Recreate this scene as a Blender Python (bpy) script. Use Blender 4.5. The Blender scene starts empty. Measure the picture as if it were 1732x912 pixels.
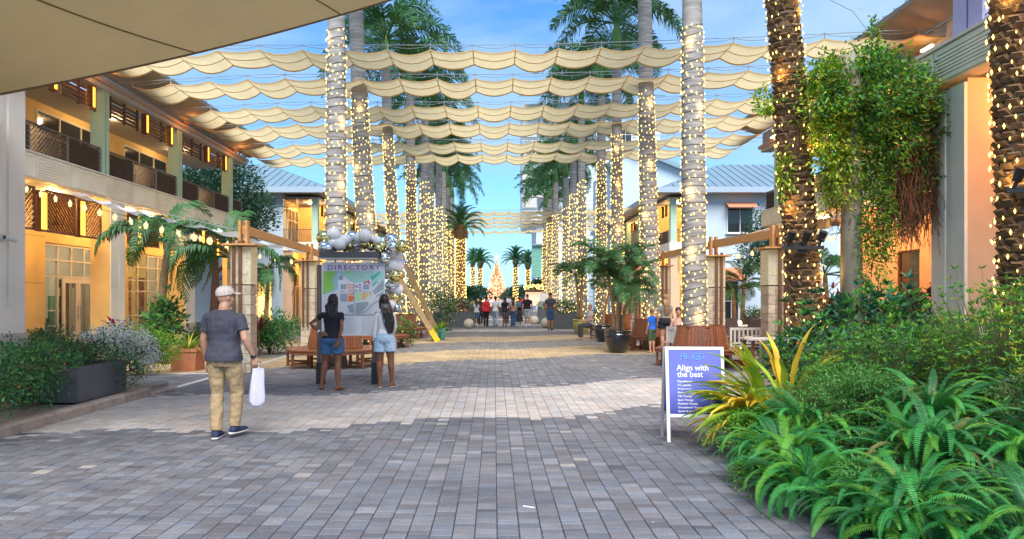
import bpy, math, random
import numpy as np
from mathutils import Vector, Matrix, Euler, Quaternion
from mathutils.noise import noise as pnoise
random.seed(7); rng = np.random.default_rng(7)
R = math.radians; PI = math.pi
scene = bpy.context.scene
col = scene.collection

# ---------------------------------------------------------------- camera
F, CX, CY, EYE = 1250.0, 836.0, 503.0, 1.65
cam = bpy.data.cameras.new('camera'); camo = bpy.data.objects.new('camera', cam); col.objects.link(camo)
camo.location = (0, 0, EYE); camo.rotation_euler = (R(90), 0, 0)
cam.sensor_width = 36; cam.lens = 36*F/1732; cam.shift_x = (866-CX)/1732; cam.shift_y = (CY-456)/1732
cam.clip_start = 0.05; cam.clip_end = 6000
scene.camera = camo

# ---------------------------------------------------------------- world, sun, exposure
world = bpy.data.worlds.new('World'); scene.world = world; world.use_nodes = True
wn = world.node_tree.nodes; wl = world.node_tree.links; wn.clear()
SUN_EL, SUN_AZ = R(50), R(175)
sky = wn.new('ShaderNodeTexSky'); sky.sky_type = 'NISHITA'; sky.sun_disc = False
sky.sun_elevation = SUN_EL; sky.sun_rotation = SUN_AZ; sky.air_density = 1.3; sky.dust_density = 0.2; sky.ozone_density = 3.0
tc = wn.new('ShaderNodeTexCoord'); mp = wn.new('ShaderNodeMapping'); mp.inputs['Scale'].default_value = (1.3, 1.3, 4.2)
nz = wn.new('ShaderNodeTexNoise'); nz.inputs['Scale'].default_value = 1.9; nz.inputs['Detail'].default_value = 7; nz.inputs['Roughness'].default_value = 0.55
rp = wn.new('ShaderNodeValToRGB'); rp.color_ramp.elements[0].position = 0.40; rp.color_ramp.elements[1].position = 0.64
rp.color_ramp.elements[0].color = (0.0, 0.0, 0.0, 1); rp.color_ramp.elements[1].color = (0.85, 0.85, 0.85, 1)
mx = wn.new('ShaderNodeMixRGB'); mx.blend_type = 'MIX'; mx.inputs[2].default_value = (2.5, 3.5, 4.3, 1)
tint = wn.new('ShaderNodeMixRGB'); tint.blend_type = 'MULTIPLY'; tint.inputs[0].default_value = 1; tint.inputs[2].default_value = (0.36, 0.66, 1.0, 1)
bg = wn.new('ShaderNodeBackground'); bg.inputs[1].default_value = 0.075
ow = wn.new('ShaderNodeOutputWorld')
wl.new(tc.outputs['Generated'], mp.inputs[0]); wl.new(mp.outputs[0], nz.inputs['Vector']); wl.new(nz.outputs[0], rp.inputs[0])
wl.new(sky.outputs[0], tint.inputs[1]); wl.new(tint.outputs[0], mx.inputs[1]); wl.new(rp.outputs[0], mx.inputs[0])
wl.new(mx.outputs[0], bg.inputs[0]); wl.new(bg.outputs[0], ow.inputs[0])
sl = bpy.data.lights.new('sun', 'SUN'); sl.energy = 2.1; sl.angle = R(38); sl.color = (1.0, 0.93, 0.84)
so = bpy.data.objects.new('sun', sl); col.objects.link(so)
# sky azimuth: Nishita rotation is measured from +Y clockwise seen from above
sdir = Vector((math.sin(SUN_AZ)*math.cos(SUN_EL), math.cos(SUN_AZ)*math.cos(SUN_EL), math.sin(SUN_EL)))
so.rotation_euler = (-sdir).to_track_quat('-Z', 'Y').to_euler()
scene.view_settings.view_transform = 'Standard'; scene.view_settings.look = 'None'
scene.view_settings.exposure = 1.62; scene.view_settings.gamma = 1.0
scene.render.engine = 'CYCLES'
scene.cycles.use_denoising = True
scene.cycles.max_bounces = 6; scene.cycles.diffuse_bounces = 3; scene.cycles.glossy_bounces = 3
scene.cycles.transparent_max_bounces = 12; scene.cycles.sample_clamp_indirect = 4.0; scene.cycles.caustics_reflective = False
scene.cycles.caustics_refractive = False

# ---------------------------------------------------------------- helpers
def GX(px, Y): return (px-CX)*Y/F
def GZ(py, Y): return EYE+(CY-py)*Y/F
def GY(py): return F*EYE/(py-CY)

MATS = {}
def mat(name, c, rough=0.7, var=0.12, scale=6.0, bump=0.0, bscale=40.0, metal=0.0, emit=None, estr=0.0, coat=0.0, c2=None,
        attr=False, rnd=0.0, trans=0.0, stretch=None, spec=0.5):
    if name in MATS: return MATS[name]
    m = bpy.data.materials.new(name); m.use_nodes = True; nt = m.node_tree; N = nt.nodes; L = nt.links
    b = N['Principled BSDF']; b.inputs['Roughness'].default_value = rough; b.inputs['Metallic'].default_value = metal
    b.inputs['Coat Weight'].default_value = coat; b.inputs['Specular IOR Level'].default_value = spec
    t = N.new('ShaderNodeTexCoord'); vec = t.outputs['Object']
    if stretch:
        mm = N.new('ShaderNodeMapping'); mm.inputs['Scale'].default_value = stretch; L.new(vec, mm.inputs[0]); vec = mm.outputs[0]
    n = N.new('ShaderNodeTexNoise'); n.inputs['Scale'].default_value = scale; n.inputs['Detail'].default_value = 6
    L.new(vec, n.inputs['Vector'])
    r = N.new('ShaderNodeValToRGB'); r.color_ramp.elements[0].position = 0.3; r.color_ramp.elements[1].position = 0.7
    lo = tuple(x*(1-var) for x in c); hi = tuple(min(1, x*(1+var)) for x in (c2 or c))
    r.color_ramp.elements[0].color = (*lo, 1); r.color_ramp.elements[1].color = (*hi, 1)
    L.new(n.outputs[0], r.inputs[0]); out = r.outputs[0]
    if attr:
        ge = N.new('ShaderNodeNewGeometry'); L.new(ge.outputs['Position'], n.inputs['Vector'])
        n3 = N.new('ShaderNodeTexNoise'); n3.inputs['Scale'].default_value = 0.9; n3.inputs['Detail'].default_value = 8; n3.inputs['Roughness'].default_value = 0.7
        L.new(ge.outputs['Position'], n3.inputs['Vector']); r3 = N.new('ShaderNodeValToRGB'); r3.color_ramp.elements[0].position = 0.3; r3.color_ramp.elements[1].position = 0.68
        r3.color_ramp.elements[0].color = (0.62,0.62,0.65,1); r3.color_ramp.elements[1].color = (1.16,1.15,1.13,1); L.new(n3.outputs[0], r3.inputs[0])
        q3 = N.new('ShaderNodeMixRGB'); q3.blend_type = 'MULTIPLY'; q3.inputs[0].default_value = 1; L.new(out, q3.inputs[1]); L.new(r3.outputs[0], q3.inputs[2]); out = q3.outputs[0]
    if attr:
        a = N.new('ShaderNodeVertexColor'); a.layer_name = 'Col'
        q = N.new('ShaderNodeMixRGB'); q.blend_type = 'MULTIPLY'; q.inputs[0].default_value = 1
        L.new(a.outputs[0], q.inputs[1]); L.new(out, q.inputs[2]); out = q.outputs[0]
    if rnd:
        oi = N.new('ShaderNodeObjectInfo'); h = N.new('ShaderNodeHueSaturation'); mr = N.new('ShaderNodeMapRange')
        mr.inputs[3].default_value = 1-rnd; mr.inputs[4].default_value = 1+rnd
        L.new(oi.outputs['Random'], mr.inputs[0]); L.new(mr.outputs[0], h.inputs['Value']); L.new(out, h.inputs['Color']); out = h.outputs[0]
    L.new(out, b.inputs['Base Color'])
    if bump:
        n2 = N.new('ShaderNodeTexNoise'); n2.inputs['Scale'].default_value = bscale; n2.inputs['Detail'].default_value = 5
        L.new(vec, n2.inputs['Vector']); bp = N.new('ShaderNodeBump'); bp.inputs['Strength'].default_value = bump
        bp.inputs['Distance'].default_value = 0.02; L.new(n2.outputs[0], bp.inputs['Height']); L.new(bp.outputs[0], b.inputs['Normal'])
    if emit:
        b.inputs['Emission Color'].default_value = (*emit, 1); b.inputs['Emission Strength'].default_value = estr
    if trans:
        tr = N.new('ShaderNodeBsdfTranslucent'); L.new(out, tr.inputs[0]); ms = N.new('ShaderNodeMixShader'); ms.inputs[0].default_value = trans
        L.new(b.outputs[0], ms.inputs[1]); L.new(tr.outputs[0], ms.inputs[2]); L.new(ms.outputs[0], N['Material Output'].inputs[0])
    MATS[name] = m; return m

def glass(name, tintc=(0.8, 0.9, 0.95), refl=0.12):
    if name in MATS: return MATS[name]
    m = bpy.data.materials.new(name); m.use_nodes = True; nt = m.node_tree; N = nt.nodes; L = nt.links; N.remove(N['Principled BSDF'])
    t = N.new('ShaderNodeBsdfTransparent'); t.inputs[0].default_value = (*tintc, 1)
    g = N.new('ShaderNodeBsdfGlossy'); g.inputs['Roughness'].default_value = 0.03
    fr = N.new('ShaderNodeFresnel'); fr.inputs[0].default_value = 1.5
    ad = N.new('ShaderNodeMath'); ad.operation = 'ADD'; ad.inputs[1].default_value = refl; ad.use_clamp = True
    ms = N.new('ShaderNodeMixShader'); L.new(fr.outputs[0], ad.inputs[0]); L.new(ad.outputs[0], ms.inputs[0])
    L.new(t.outputs[0], ms.inputs[1]); L.new(g.outputs[0], ms.inputs[2]); L.new(ms.outputs[0], N['Material Output'].inputs[0])
    MATS[name] = m; return m

def emis(name, c, s, sampling=True):
    if name in MATS: return MATS[name]
    m = bpy.data.materials.new(name); m.use_nodes = True; N = m.node_tree.nodes; b = N['Principled BSDF']
    b.inputs['Base Color'].default_value = (c[0]*0.25, c[1]*0.25, c[2]*0.25, 1); b.inputs['Emission Color'].default_value = (*c, 1); b.inputs['Emission Strength'].default_value = s
    if not sampling: m.cycles.emission_sampling = 'NONE'
    MATS[name] = m; return m

class MB:
    def __init__(s): s.c = []; s.n = 0; s.cols = []
    def add(s, v, f, mi=0, c=None):
        v = np.asarray(v, float).reshape(-1, 3); f = np.asarray(f, int)
        s.c.append((v, f+s.n, mi)); s.n += len(v); s.cols.append((len(v), c)); return s
    BF = np.array([[0,3,2,1],[4,5,6,7],[0,1,5,4],[1,2,6,5],[2,3,7,6],[3,0,4,7]])
    def box(s, x0, x1, y0, y1, z0, z1, mi=0, c=None):
        return s.add([[x0,y0,z0],[x1,y0,z0],[x1,y1,z0],[x0,y1,z0],[x0,y0,z1],[x1,y0,z1],[x1,y1,z1],[x0,y1,z1]], MB.BF, mi, c)
    def xbox(s, c, size, M=None, mi=0):
        h = np.array(size)/2; v = np.array([[-1,-1,-1],[1,-1,-1],[1,1,-1],[-1,1,-1],[-1,-1,1],[1,-1,1],[1,1,1],[-1,1,1]])*h
        if M is not None: v = v @ np.array(M).T
        return s.add(v+np.array(c), MB.BF, mi)
    def beam(s, p0, p1, w, h, mi=0, up=(0,0,1), w2=None, h2=None):
        p0 = Vector(p0); p1 = Vector(p1); d = (p1-p0).normalized(); u = Vector(up)
        if abs(d.dot(u)) > 0.99: u = Vector((0,1,0))
        a = d.cross(u).normalized(); b = a.cross(d).normalized(); w2 = w if w2 is None else w2; h2 = h if h2 is None else h2
        vs = []
        for p, ww, hh in ((p0, w, h), (p1, w2, h2)):
            for i, j in ((-1,-1),(1,-1),(1,1),(-1,1)): vs.append(p+a*(i*ww/2)+b*(j*hh/2))
        return s.add(vs, MB.BF, mi)
    def tube(s, pts, rad, n=8, mi=0, caps=True, flat=None, up=(0,0,1)):
        pts = [Vector(p) for p in pts]; k = len(pts)
        if not hasattr(rad, '__len__'): rad = [rad]*k
        rad = [(r, r) if not hasattr(r, '__len__') else r for r in rad]
        vs = []; pa = None
        for i, p in enumerate(pts):
            d = (pts[min(i+1, k-1)]-pts[max(i-1, 0)])
            d = d.normalized() if d.length > 1e-9 else Vector((0,0,1))
            if pa is None:
                u = Vector(up)
                if abs(d.dot(u)) > 0.95: u = Vector((0,1,0)) if abs(d.y) < 0.9 else Vector((1,0,0))
                a = d.cross(u).normalized()
            else: a = (pa-d*pa.dot(d)).normalized()
            pa = a; b = d.cross(a)
            for j in range(n):
                t = 2*PI*j/n; vs.append(p+a*(math.cos(t)*rad[i][0])+b*(math.sin(t)*rad[i][1]))
        fs = []
        for i in range(k-1):
            for j in range(n):
                q = i*n+j; q2 = i*n+(j+1) % n; fs.append([q, q2, q2+n, q+n])
        s.add(vs, fs, mi)
        if caps:
            base = s.n-len(vs)
            s.c.append((np.zeros((0,3)), np.array([[base+j for j in range(n)][::-1]]), mi)); s.cols.append((0, None))
            s.c.append((np.zeros((0,3)), np.array([[base+(k-1)*n+j for j in range(n)]]), mi)); s.cols.append((0, None))
        return s
    def rings(s, rings, mi=0, caps=True):
        # rings: list of (centre, rx, ry, rotz) horizontal ellipses, super-elliptic
        n = 16; vs = []
        for (c, rx, ry, rot) in rings:
            for j in range(n):
                t = 2*PI*j/n; x = math.cos(t); y = math.sin(t)
                x = math.copysign(abs(x)**0.85, x)*rx; y = math.copysign(abs(y)**0.85, y)*ry
                vs.append((c[0]+x*math.cos(rot)-y*math.sin(rot), c[1]+x*math.sin(rot)+y*math.cos(rot), c[2]))
        k = len(rings); fs = [[i*n+j, i*n+(j+1) % n, (i+1)*n+(j+1) % n, (i+1)*n+j] for i in range(k-1) for j in range(n)]
        s.add(vs, fs, mi)
        if caps:
            base = s.n-len(vs)
            s.c.append((np.zeros((0,3)), np.array([[base+j for j in range(n)][::-1]]), mi)); s.cols.append((0, None))
            s.c.append((np.zeros((0,3)), np.array([[base+(k-1)*n+j for j in range(n)]]), mi)); s.cols.append((0, None))
        return s
    def lathe(s, prof, n=24, c=(0,0,0), mi=0, a0=0, a1=2*PI, close=True):
        vs = []; fs = []; m = n if close else n+1
        for (r, z) in prof:
            for j in range(m):
                t = a0+(a1-a0)*j/n; vs.append((c[0]+r*math.cos(t), c[1]+r*math.sin(t), c[2]+z))
        for i in range(len(prof)-1):
            for j in range(n):
                j2 = (j+1) % m; fs.append([i*m+j, i*m+j2, (i+1)*m+j2, (i+1)*m+j])
        return s.add(vs, fs, mi)
    def ball(s, c, r, n=12, mi=0, sc=(1,1,1)):
        prof = [(max(1e-4, math.sin(PI*i/(n//2+1)))*r, -math.cos(PI*i/(n//2+1))*r) for i in range(n//2+2)]
        k = s.n; s.lathe(prof, n, (0,0,0), mi)
        v, f, m = s.c[-1]; s.c[-1] = (v*np.array(sc)+np.array(c), f, m); return s
    def quad(s, a, b, c, d, mi=0): return s.add([a, b, c, d], [[0,1,2,3]], mi)
    def prism(s, pts, y0, y1, mi=0, axis='y'):
        n = len(pts); vs = []
        for y in (y0, y1):
            for p in pts: vs.append((p[0], y, p[1]) if axis == 'y' else ((p[0], p[1], y) if axis == 'z' else (y, p[0], p[1])))
        s.add(vs, [[i, (i+1) % n, n+(i+1) % n, n+i] for i in range(n)], mi); b = s.n-len(vs)
        s.c.append((np.zeros((0,3)), np.array([[b+i for i in range(n)][::-1]]), mi)); s.cols.append((0, None))
        s.c.append((np.zeros((0,3)), np.array([[b+n+i for i in range(n)]]), mi)); s.cols.append((0, None)); return s
    def inst(s, tv, tf, Ms, locs, mi=0, cols=None):
        tv = np.asarray(tv, float); tf = np.asarray(tf, int); N = len(locs); k = len(tv)
        v = np.einsum('nij,kj->nki', Ms, tv)+np.asarray(locs)[:, None, :]
        f = tf[None]+(np.arange(N)*k)[:, None, None]
        s.c.append((v.reshape(-1,3), f.reshape(-1, tf.shape[1])+s.n, mi)); s.n += N*k
        s.cols.append((N*k, None if cols is None else np.repeat(cols, k, 0))); return s
    def mesh(s, name, mats, smooth=False):
        me = bpy.data.meshes.new(name)
        V = np.concatenate([c[0] for c in s.c]) if s.c else np.zeros((0,3))
        loops = np.concatenate([c[1].ravel() for c in s.c]); tot = np.concatenate([np.full(len(c[1]), c[1].shape[1]) for c in s.c])
        mi = np.concatenate([np.full(len(c[1]), c[2]) for c in s.c])
        me.vertices.add(len(V)); me.vertices.foreach_set('co', V.astype(np.float32).ravel())
        me.loops.add(len(loops)); me.loops.foreach_set('vertex_index', loops.astype(np.int32))
        me.polygons.add(len(tot)); st = np.concatenate([[0], np.cumsum(tot)[:-1]])
        me.polygons.foreach_set('loop_start', st.astype(np.int32)); me.polygons.foreach_set('loop_total', tot.astype(np.int32))
        for m in (mats if isinstance(mats, (list, tuple)) else [mats]): me.materials.append(m)
        me.polygons.foreach_set('material_index', mi.astype(np.int32))
        me.polygons.foreach_set('use_smooth', np.full(len(tot), bool(smooth)))
        if any(c[1] is not None for c in s.cols):
            C = np.ones((len(V), 4), np.float32); i = 0
            for n, c in s.cols:
                if c is not None: C[i:i+n, :3] = c
                i += n
            a = me.color_attributes.new('Col', 'FLOAT_COLOR', 'POINT'); a.data.foreach_set('color', C.ravel())
        me.update(); me.validate(); return me
    def build(s, name, mats, parent=None, smooth=False, world=False):
        me = s.mesh(name, mats, smooth); o = bpy.data.objects.new(name, me); col.objects.link(o)
        if parent is not None:
            o.parent = parent
        if world and parent is not None:
            off = Vector((0,0,0)); q = parent
            while q is not None: off += q.location; q = q.parent
            o.location = -off
        return o

def tag(o, label=None, cat=None, group=None, kind=None):
    if label: o['label'] = label
    if cat: o['category'] = cat
    if group: o['group'] = group
    if kind: o['kind'] = kind
    return o
def thing(name, label, cat, loc=(0,0,0), rz=0, group=None):
    o = bpy.data.objects.new(name, None); col.objects.link(o); o.location = loc; o.rotation_euler = (0,0,rz); o.empty_display_size = 0.2
    return tag(o, label, cat, group)
KIDS = {}
def copy_tree(o, parent=None):
    c = o.copy(); col.objects.link(c)
    if parent is not None: c.parent = parent
    for ch in list(o.children): copy_tree(ch, c)
    return c
def put(me, name, parent, loc=(0,0,0), rot=(0,0,0), sc=(1,1,1)):
    o = bpy.data.objects.new(name, me); col.objects.link(o); o.parent = parent; o.location = loc
    if isinstance(rot, Matrix): o.rotation_euler = rot.to_euler()
    else: o.rotation_euler = rot
    o.scale = sc; return o
def lamp(name, loc, energy, color=(1,0.72,0.42), parent=None, size=0.12, kind='POINT', rot=(0,0,0), sx=None, sy=None):
    l = bpy.data.lights.new(name, kind); l.energy = energy; l.color = color
    if kind == 'AREA':
        l.shape = 'RECTANGLE'; l.size = sx; l.size_y = sy
    else: l.shadow_soft_size = size
    o = bpy.data.objects.new(name, l); col.objects.link(o); o.rotation_euler = rot
    loc = Vector(loc)
    if parent is not None:
        o.parent = parent; q = parent; off = Vector((0,0,0))
        while q is not None: off += q.location; q = q.parent
        loc = loc-off
    o.location = loc; return o
def rotm(n):   # n random rotation matrices
    q = rng.normal(size=(n,4)); q /= np.linalg.norm(q, axis=1)[:,None]; w,x,y,z = q.T
    return np.stack([1-2*(y*y+z*z),2*(x*y-z*w),2*(x*z+y*w),2*(x*y+z*w),1-2*(x*x+z*z),2*(y*z-x*w),2*(x*z-y*w),2*(y*z+x*w),1-2*(x*x+y*y)],1).reshape(n,3,3)
def text_mesh(body, size, extrude=0.0, spacing=1.0, bold=0.0, align='LEFT'):
    cu = bpy.data.curves.new('lettering', 'FONT'); cu.body = body; cu.size = size; cu.extrude = extrude; cu.space_character = spacing
    cu.offset = bold; cu.align_x = align; cu.resolution_u = 3
    o = bpy.data.objects.new('lettering', cu); col.objects.link(o)
    me = bpy.data.meshes.new_from_object(o); bpy.data.objects.remove(o); bpy.data.curves.remove(cu); return me
def lettering(body, size, m, parent, loc, rot=(R(90),0,0), name='lettering', width=None, **k):
    me = text_mesh(body, size, **k); me.materials.clear(); me.materials.append(m)
    o = put(me, name, parent, loc, rot)
    if width and len(me.vertices):
        w = max(v.co.x for v in me.vertices)-min(v.co.x for v in me.vertices); o.scale = (width/w, 1, 1)
    return o

# ---------------------------------------------------------------- materials
M_dark = mat('dark_wood', (0.10,0.05,0.035), 0.6, 0.25, 8, stretch=(1,1,6))
M_teak = mat('teak_wood', (0.24,0.085,0.04), 0.42, 0.3, 5, bump=0.15, bscale=30, stretch=(6,6,1.5), rnd=0.25, coat=0.15)
M_pine = mat('pine_beam', (0.50,0.26,0.09), 0.55, 0.2, 5, bump=0.1, stretch=(3,3,3))
M_white = mat('white_paint', (0.72,0.70,0.64), 0.55, 0.04, 3)
M_cream = mat('cream_fascia', (0.86,0.83,0.68), 0.6, 0.08, 1.5, bump=0.05, bscale=20)
M_yellow = mat('yellow_stucco', (0.80,0.59,0.24), 0.8, 0.10, 1.2, bump=0.12, bscale=60)
M_peach = mat('peach_stucco', (0.68,0.46,0.30), 0.8, 0.05, 2, bump=0.12, bscale=60)
M_grey = mat('pale_grey_stucco', (0.86,0.82,0.70), 0.8, 0.08, 1.3, bump=0.12, bscale=60)
M_blue = mat('pale_blue_wall', (0.50,0.62,0.72), 0.75, 0.04, 1.5, bump=0.08, bscale=30)
M_green = mat('green_column', (0.42,0.62,0.48), 0.6, 0.06, 2)
M_lilac = mat('lilac_column', (0.42,0.42,0.66), 0.6, 0.05, 2)
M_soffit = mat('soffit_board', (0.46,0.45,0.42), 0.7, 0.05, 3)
M_roof = mat('seam_metal_roof', (0.25,0.36,0.42), 0.35, 0.08, 1.5, metal=0.3)
M_seam = mat('roof_seam', (0.16,0.24,0.30), 0.4, 0.08, 2, metal=0.3)
M_steel = mat('grey_steel', (0.30,0.31,0.32), 0.4, 0.1, 5, metal=0.7)
M_cable = mat('steel_cable', (0.35,0.38,0.42), 0.4, 0.1, 5, metal=0.4)
M_black = mat('black_plastic', (0.02,0.02,0.022), 0.4, 0.2, 8)
M_rail = mat('brown_railing', (0.10,0.075,0.065), 0.5, 0.2, 6)
M_bronze = mat('bronze_steel', (0.20,0.09,0.05), 0.4, 0.15, 6, metal=0.4)
M_frame = mat('window_frame', (0.78,0.72,0.60), 0.5, 0.05, 3)
M_glassd = mat('dark_window_glass', (0.02,0.03,0.035), 0.06, 0.2, 2, spec=0.8)
M_glass = glass('shop_glass', (0.92,0.95,0.95), 0.03)
M_amber = emis('amber_lantern', (1.0,0.42,0.04), 1.5)
M_bulb = emis('fairy_bulb', (1.0,0.66,0.17), 1.5, False)
M_bulbw = emis('lantern_bulb', (1.0,0.85,0.5), 1.6)
M_wire = mat('green_wire', (0.03,0.04,0.03), 0.5, 0.1)
# ================================================================ GROUND
def structure(o): o['kind'] = 'structure'; return o
M_joint = mat('joint_sand', (0.035,0.034,0.036), 0.95, 0.3, 30)
M_paver = mat('paver_stone', (0.94,0.94,0.94), 0.72, 0.30, 60, attr=True, bump=0.5, bscale=90)
g = MB(); g.box(-60, 60, -8, 120, -0.3, 0.0); paving = structure(g.build('pavement', M_joint))
# land beyond and sea
M_ground = mat('coastal_ground', (0.22,0.20,0.16), 0.9, 0.2, 0.2)
g = MB(); g.add([[-2500,-300,-0.31],[2500,-300,-0.31],[2500,260,-0.31],[-2500,260,-0.31]], [[0,1,2,3]]); structure(g.build('ground', M_ground))
M_sea = mat('sea_water', (0.05,0.16,0.22), 0.15, 0.2, 0.05, bump=0.3, bscale=0.8)
g = MB(); g.add([[-4000,260,-0.6],[4000,260,-0.6],[4000,5000,-0.6],[-4000,5000,-0.6]], [[0,1,2,3]]); structure(g.build('sea', M_sea))
# far paving sheet with brick pattern
def brick_mat():
    m = bpy.data.materials.new('far_paving'); m.use_nodes = True; N = m.node_tree.nodes; L = m.node_tree.links; b = N['Principled BSDF']
    t = N.new('ShaderNodeTexCoord'); k = N.new('ShaderNodeTexBrick'); k.inputs['Scale'].default_value = 1
    k.inputs['Brick Width'].default_value = 0.155; k.inputs['Row Height'].default_value = 0.13; k.inputs['Mortar Size'].default_value = 0.004
    k.inputs['Color1'].default_value = (0.20,0.20,0.21,1); k.inputs['Color2'].default_value = (0.13,0.13,0.15,1); k.inputs['Mortar'].default_value = (0.06,0.06,0.06,1)
    w = N.new('ShaderNodeTexWave'); w.bands_direction = 'Y'; w.inputs['Scale'].default_value = 0.042; w.inputs['Distortion'].default_value = 0.6
    w.inputs['Phase Offset'].default_value = 1.0
    rr = N.new('ShaderNodeValToRGB'); rr.color_ramp.elements[0].position = 0.62; rr.color_ramp.elements[1].position = 0.68
    q = N.new('ShaderNodeMixRGB'); q.inputs[2].default_value = (0.46,0.44,0.40,1)
    L.new(t.outputs['Object'], k.inputs[0]); L.new(t.outputs['Object'], w.inputs[0]); L.new(w.outputs['Fac'], rr.inputs[0])
    L.new(rr.outputs[0], q.inputs[0]); L.new(k.outputs[0], q.inputs[1]); L.new(q.outputs[0], b.inputs['Base Color']); b.inputs['Roughness'].default_value = 0.75
    return m
g = MB(); g.box(-45, 45, 50, 119.9, 0.0, 0.006); structure(g.build('far_pavement', brick_mat()))

def paver_col(x, y):
    dark = np.array([0.192,0.200,0.226]); r = random.random()
    for c, k, q, h, colr in ((11.7,0.37,0.03,1.65,(0.60,0.57,0.54)), (21.4,0.5,0.0,1.8,(0.60,0.46,0.27)), (29.0,0.35,0.0,1.7,(0.60,0.48,0.30)), (36.6,0.1,0.0,1.6,(0.64,0.60,0.54)), (44,0.1,0,1.6,(0.5,0.47,0.42))):
        d = abs(y-(c+k*x+q*x*x)+0.25*math.sin(x*1.7))/h
        if d < 1.0 or (d < 1.25 and r < 0.22*(1.25-d)/0.25+0.04):
            v = 1+random.uniform(-0.13,0.13); w = random.random()
            cc = np.array(colr)*v
            if w < 0.25: cc = cc*np.array([1.03,0.96,0.9])
            elif w < 0.45: cc = cc*np.array([0.93,0.98,1.05])
            return cc
    v = 1+random.gauss(0,0.14); w = random.random()
    c = dark*max(0.55, v)
    if w < 0.15: c = c*np.array([1.07,1.01,0.99])
    elif w < 0.42: c = c*np.array([0.93,1.0,1.07])
    elif w < 0.50: c = c*1.3
    if r > 0.996: c = np.array([0.42,0.40,0.38])
    # warm reflection of the lamps, put into the paver colour further out
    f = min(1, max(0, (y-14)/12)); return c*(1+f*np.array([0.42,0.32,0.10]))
PW = 0.155; JT = 0.0065
near = []; allp = []
ncol = int(26/PW)
for i in range(ncol):
    x0 = -13+i*PW; y = 4.0+random.random()*0.1; slow = x0 < -5.7 or x0 > 2.2
    while y < 50:
        L_ = random.choice((0.085, 0.105, 0.105, 0.13, 0.155))
        xc = x0+PW/2; yc = y+L_/2
        vis = abs(xc+0.1) < 0.76*yc+0.4
        if not (xc < -5.72 and yc < 13.2) and not (xc > 2.75 and yc < 9.2) and not (xc > 4.2 and yc < 12.5) and vis and not (yc > 33 and abs(xc) > 12):
            allp.append((xc, yc, L_))
        y += L_
vis = [p for p in allp if p[1] > 5.02 and abs(p[0]+0.1)*F/p[1] < 860 and p[0] < 2.1]
vis.sort(key=lambda p: p[1])
nearset = set(vis[:300])
# 300 nearest pavers: separate objects sharing mesh data
PM = {}
def paver_mesh(L_, k):
    if (L_, k) in PM: return PM[(L_, k)]
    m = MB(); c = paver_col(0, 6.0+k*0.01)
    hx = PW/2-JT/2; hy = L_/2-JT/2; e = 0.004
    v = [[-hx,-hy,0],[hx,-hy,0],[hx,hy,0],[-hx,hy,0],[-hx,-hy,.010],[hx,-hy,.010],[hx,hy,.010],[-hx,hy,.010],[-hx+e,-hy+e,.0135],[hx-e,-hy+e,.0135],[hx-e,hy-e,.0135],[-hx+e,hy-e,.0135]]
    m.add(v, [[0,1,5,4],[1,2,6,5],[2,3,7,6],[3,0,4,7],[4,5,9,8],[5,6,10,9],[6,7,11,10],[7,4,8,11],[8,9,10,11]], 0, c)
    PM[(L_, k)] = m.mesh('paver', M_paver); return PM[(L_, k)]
for p in nearset:
    o = put(paver_mesh(p[2], random.randrange(16)), 'paver', paving, (p[0], p[1], random.uniform(-0.0015,0.0015)), (random.gauss(0,0.006), random.gauss(0,0.006), 0))
rest = [p for p in allp if p not in nearset]
locs = np.array([(p[0], p[1], random.uniform(-0.0015,0.0015)) for p in rest]); Ls = np.array([p[2] for p in rest])
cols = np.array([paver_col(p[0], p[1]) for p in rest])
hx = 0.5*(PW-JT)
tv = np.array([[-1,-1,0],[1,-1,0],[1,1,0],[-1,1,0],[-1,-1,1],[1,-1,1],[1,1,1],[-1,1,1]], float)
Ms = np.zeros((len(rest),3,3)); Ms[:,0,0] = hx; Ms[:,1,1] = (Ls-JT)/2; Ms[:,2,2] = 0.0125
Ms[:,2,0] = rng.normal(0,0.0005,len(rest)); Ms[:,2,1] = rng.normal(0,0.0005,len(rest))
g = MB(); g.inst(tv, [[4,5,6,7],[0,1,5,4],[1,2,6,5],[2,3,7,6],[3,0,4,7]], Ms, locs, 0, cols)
o = g.build('paver_field', M_paver, paving); o['kind'] = 'stuff'
# kerb of stone blocks on the left, flush strip beyond it
M_kerb = mat('kerb_stone', (0.40,0.33,0.27), 0.85, 0.2, 7, bump=0.4, bscale=30, rnd=0.12)
kerb = thing('kerb', 'low kerb of tan stone blocks edging the left planting bed', 'kerb', (-5.8, 9, 0))
y = 6.9
while y < 12.9:
    l_ = random.uniform(0.82, 1.05); taper = max(0.0, 0.15-max(0, y+l_-12.4)*0.12)
    m = MB(); z = 0.15 if y < 12 else taper+0.02
    m.prism([(0,0),(0.145,0),(0.15,z-0.03),(0.12,z),(0.0,z)], y+0.006, y+l_-0.006)
    m.build('kerb_stone', M_kerb, kerb, world=True).location += Vector((-5.86, 0, 0)); y += l_
m = MB(); m.box(-5.84,-5.71,13.2,22,0.013,0.018); structure(m.build('kerb_strip', mat('pale_strip',(0.55,0.53,0.50),0.8,0.1,5)))
m = MB(); m.box(-12.5,-5.9,15.75,15.95,0.013,0.018); structure(m.build('kerb_strip', MATS['pale_strip']))
M_soil = mat('bed_soil', (0.06,0.045,0.03), 0.95, 0.4, 12, bump=0.6, bscale=25)
M_mulch = mat('pink_gravel', (0.30,0.24,0.21), 0.9, 0.4, 40, bump=0.8, bscale=60)
m = MB(); m.box(-16,-5.86,4,13.3,0,0.12); structure(m.build('planting_bed', M_mulch))
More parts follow.
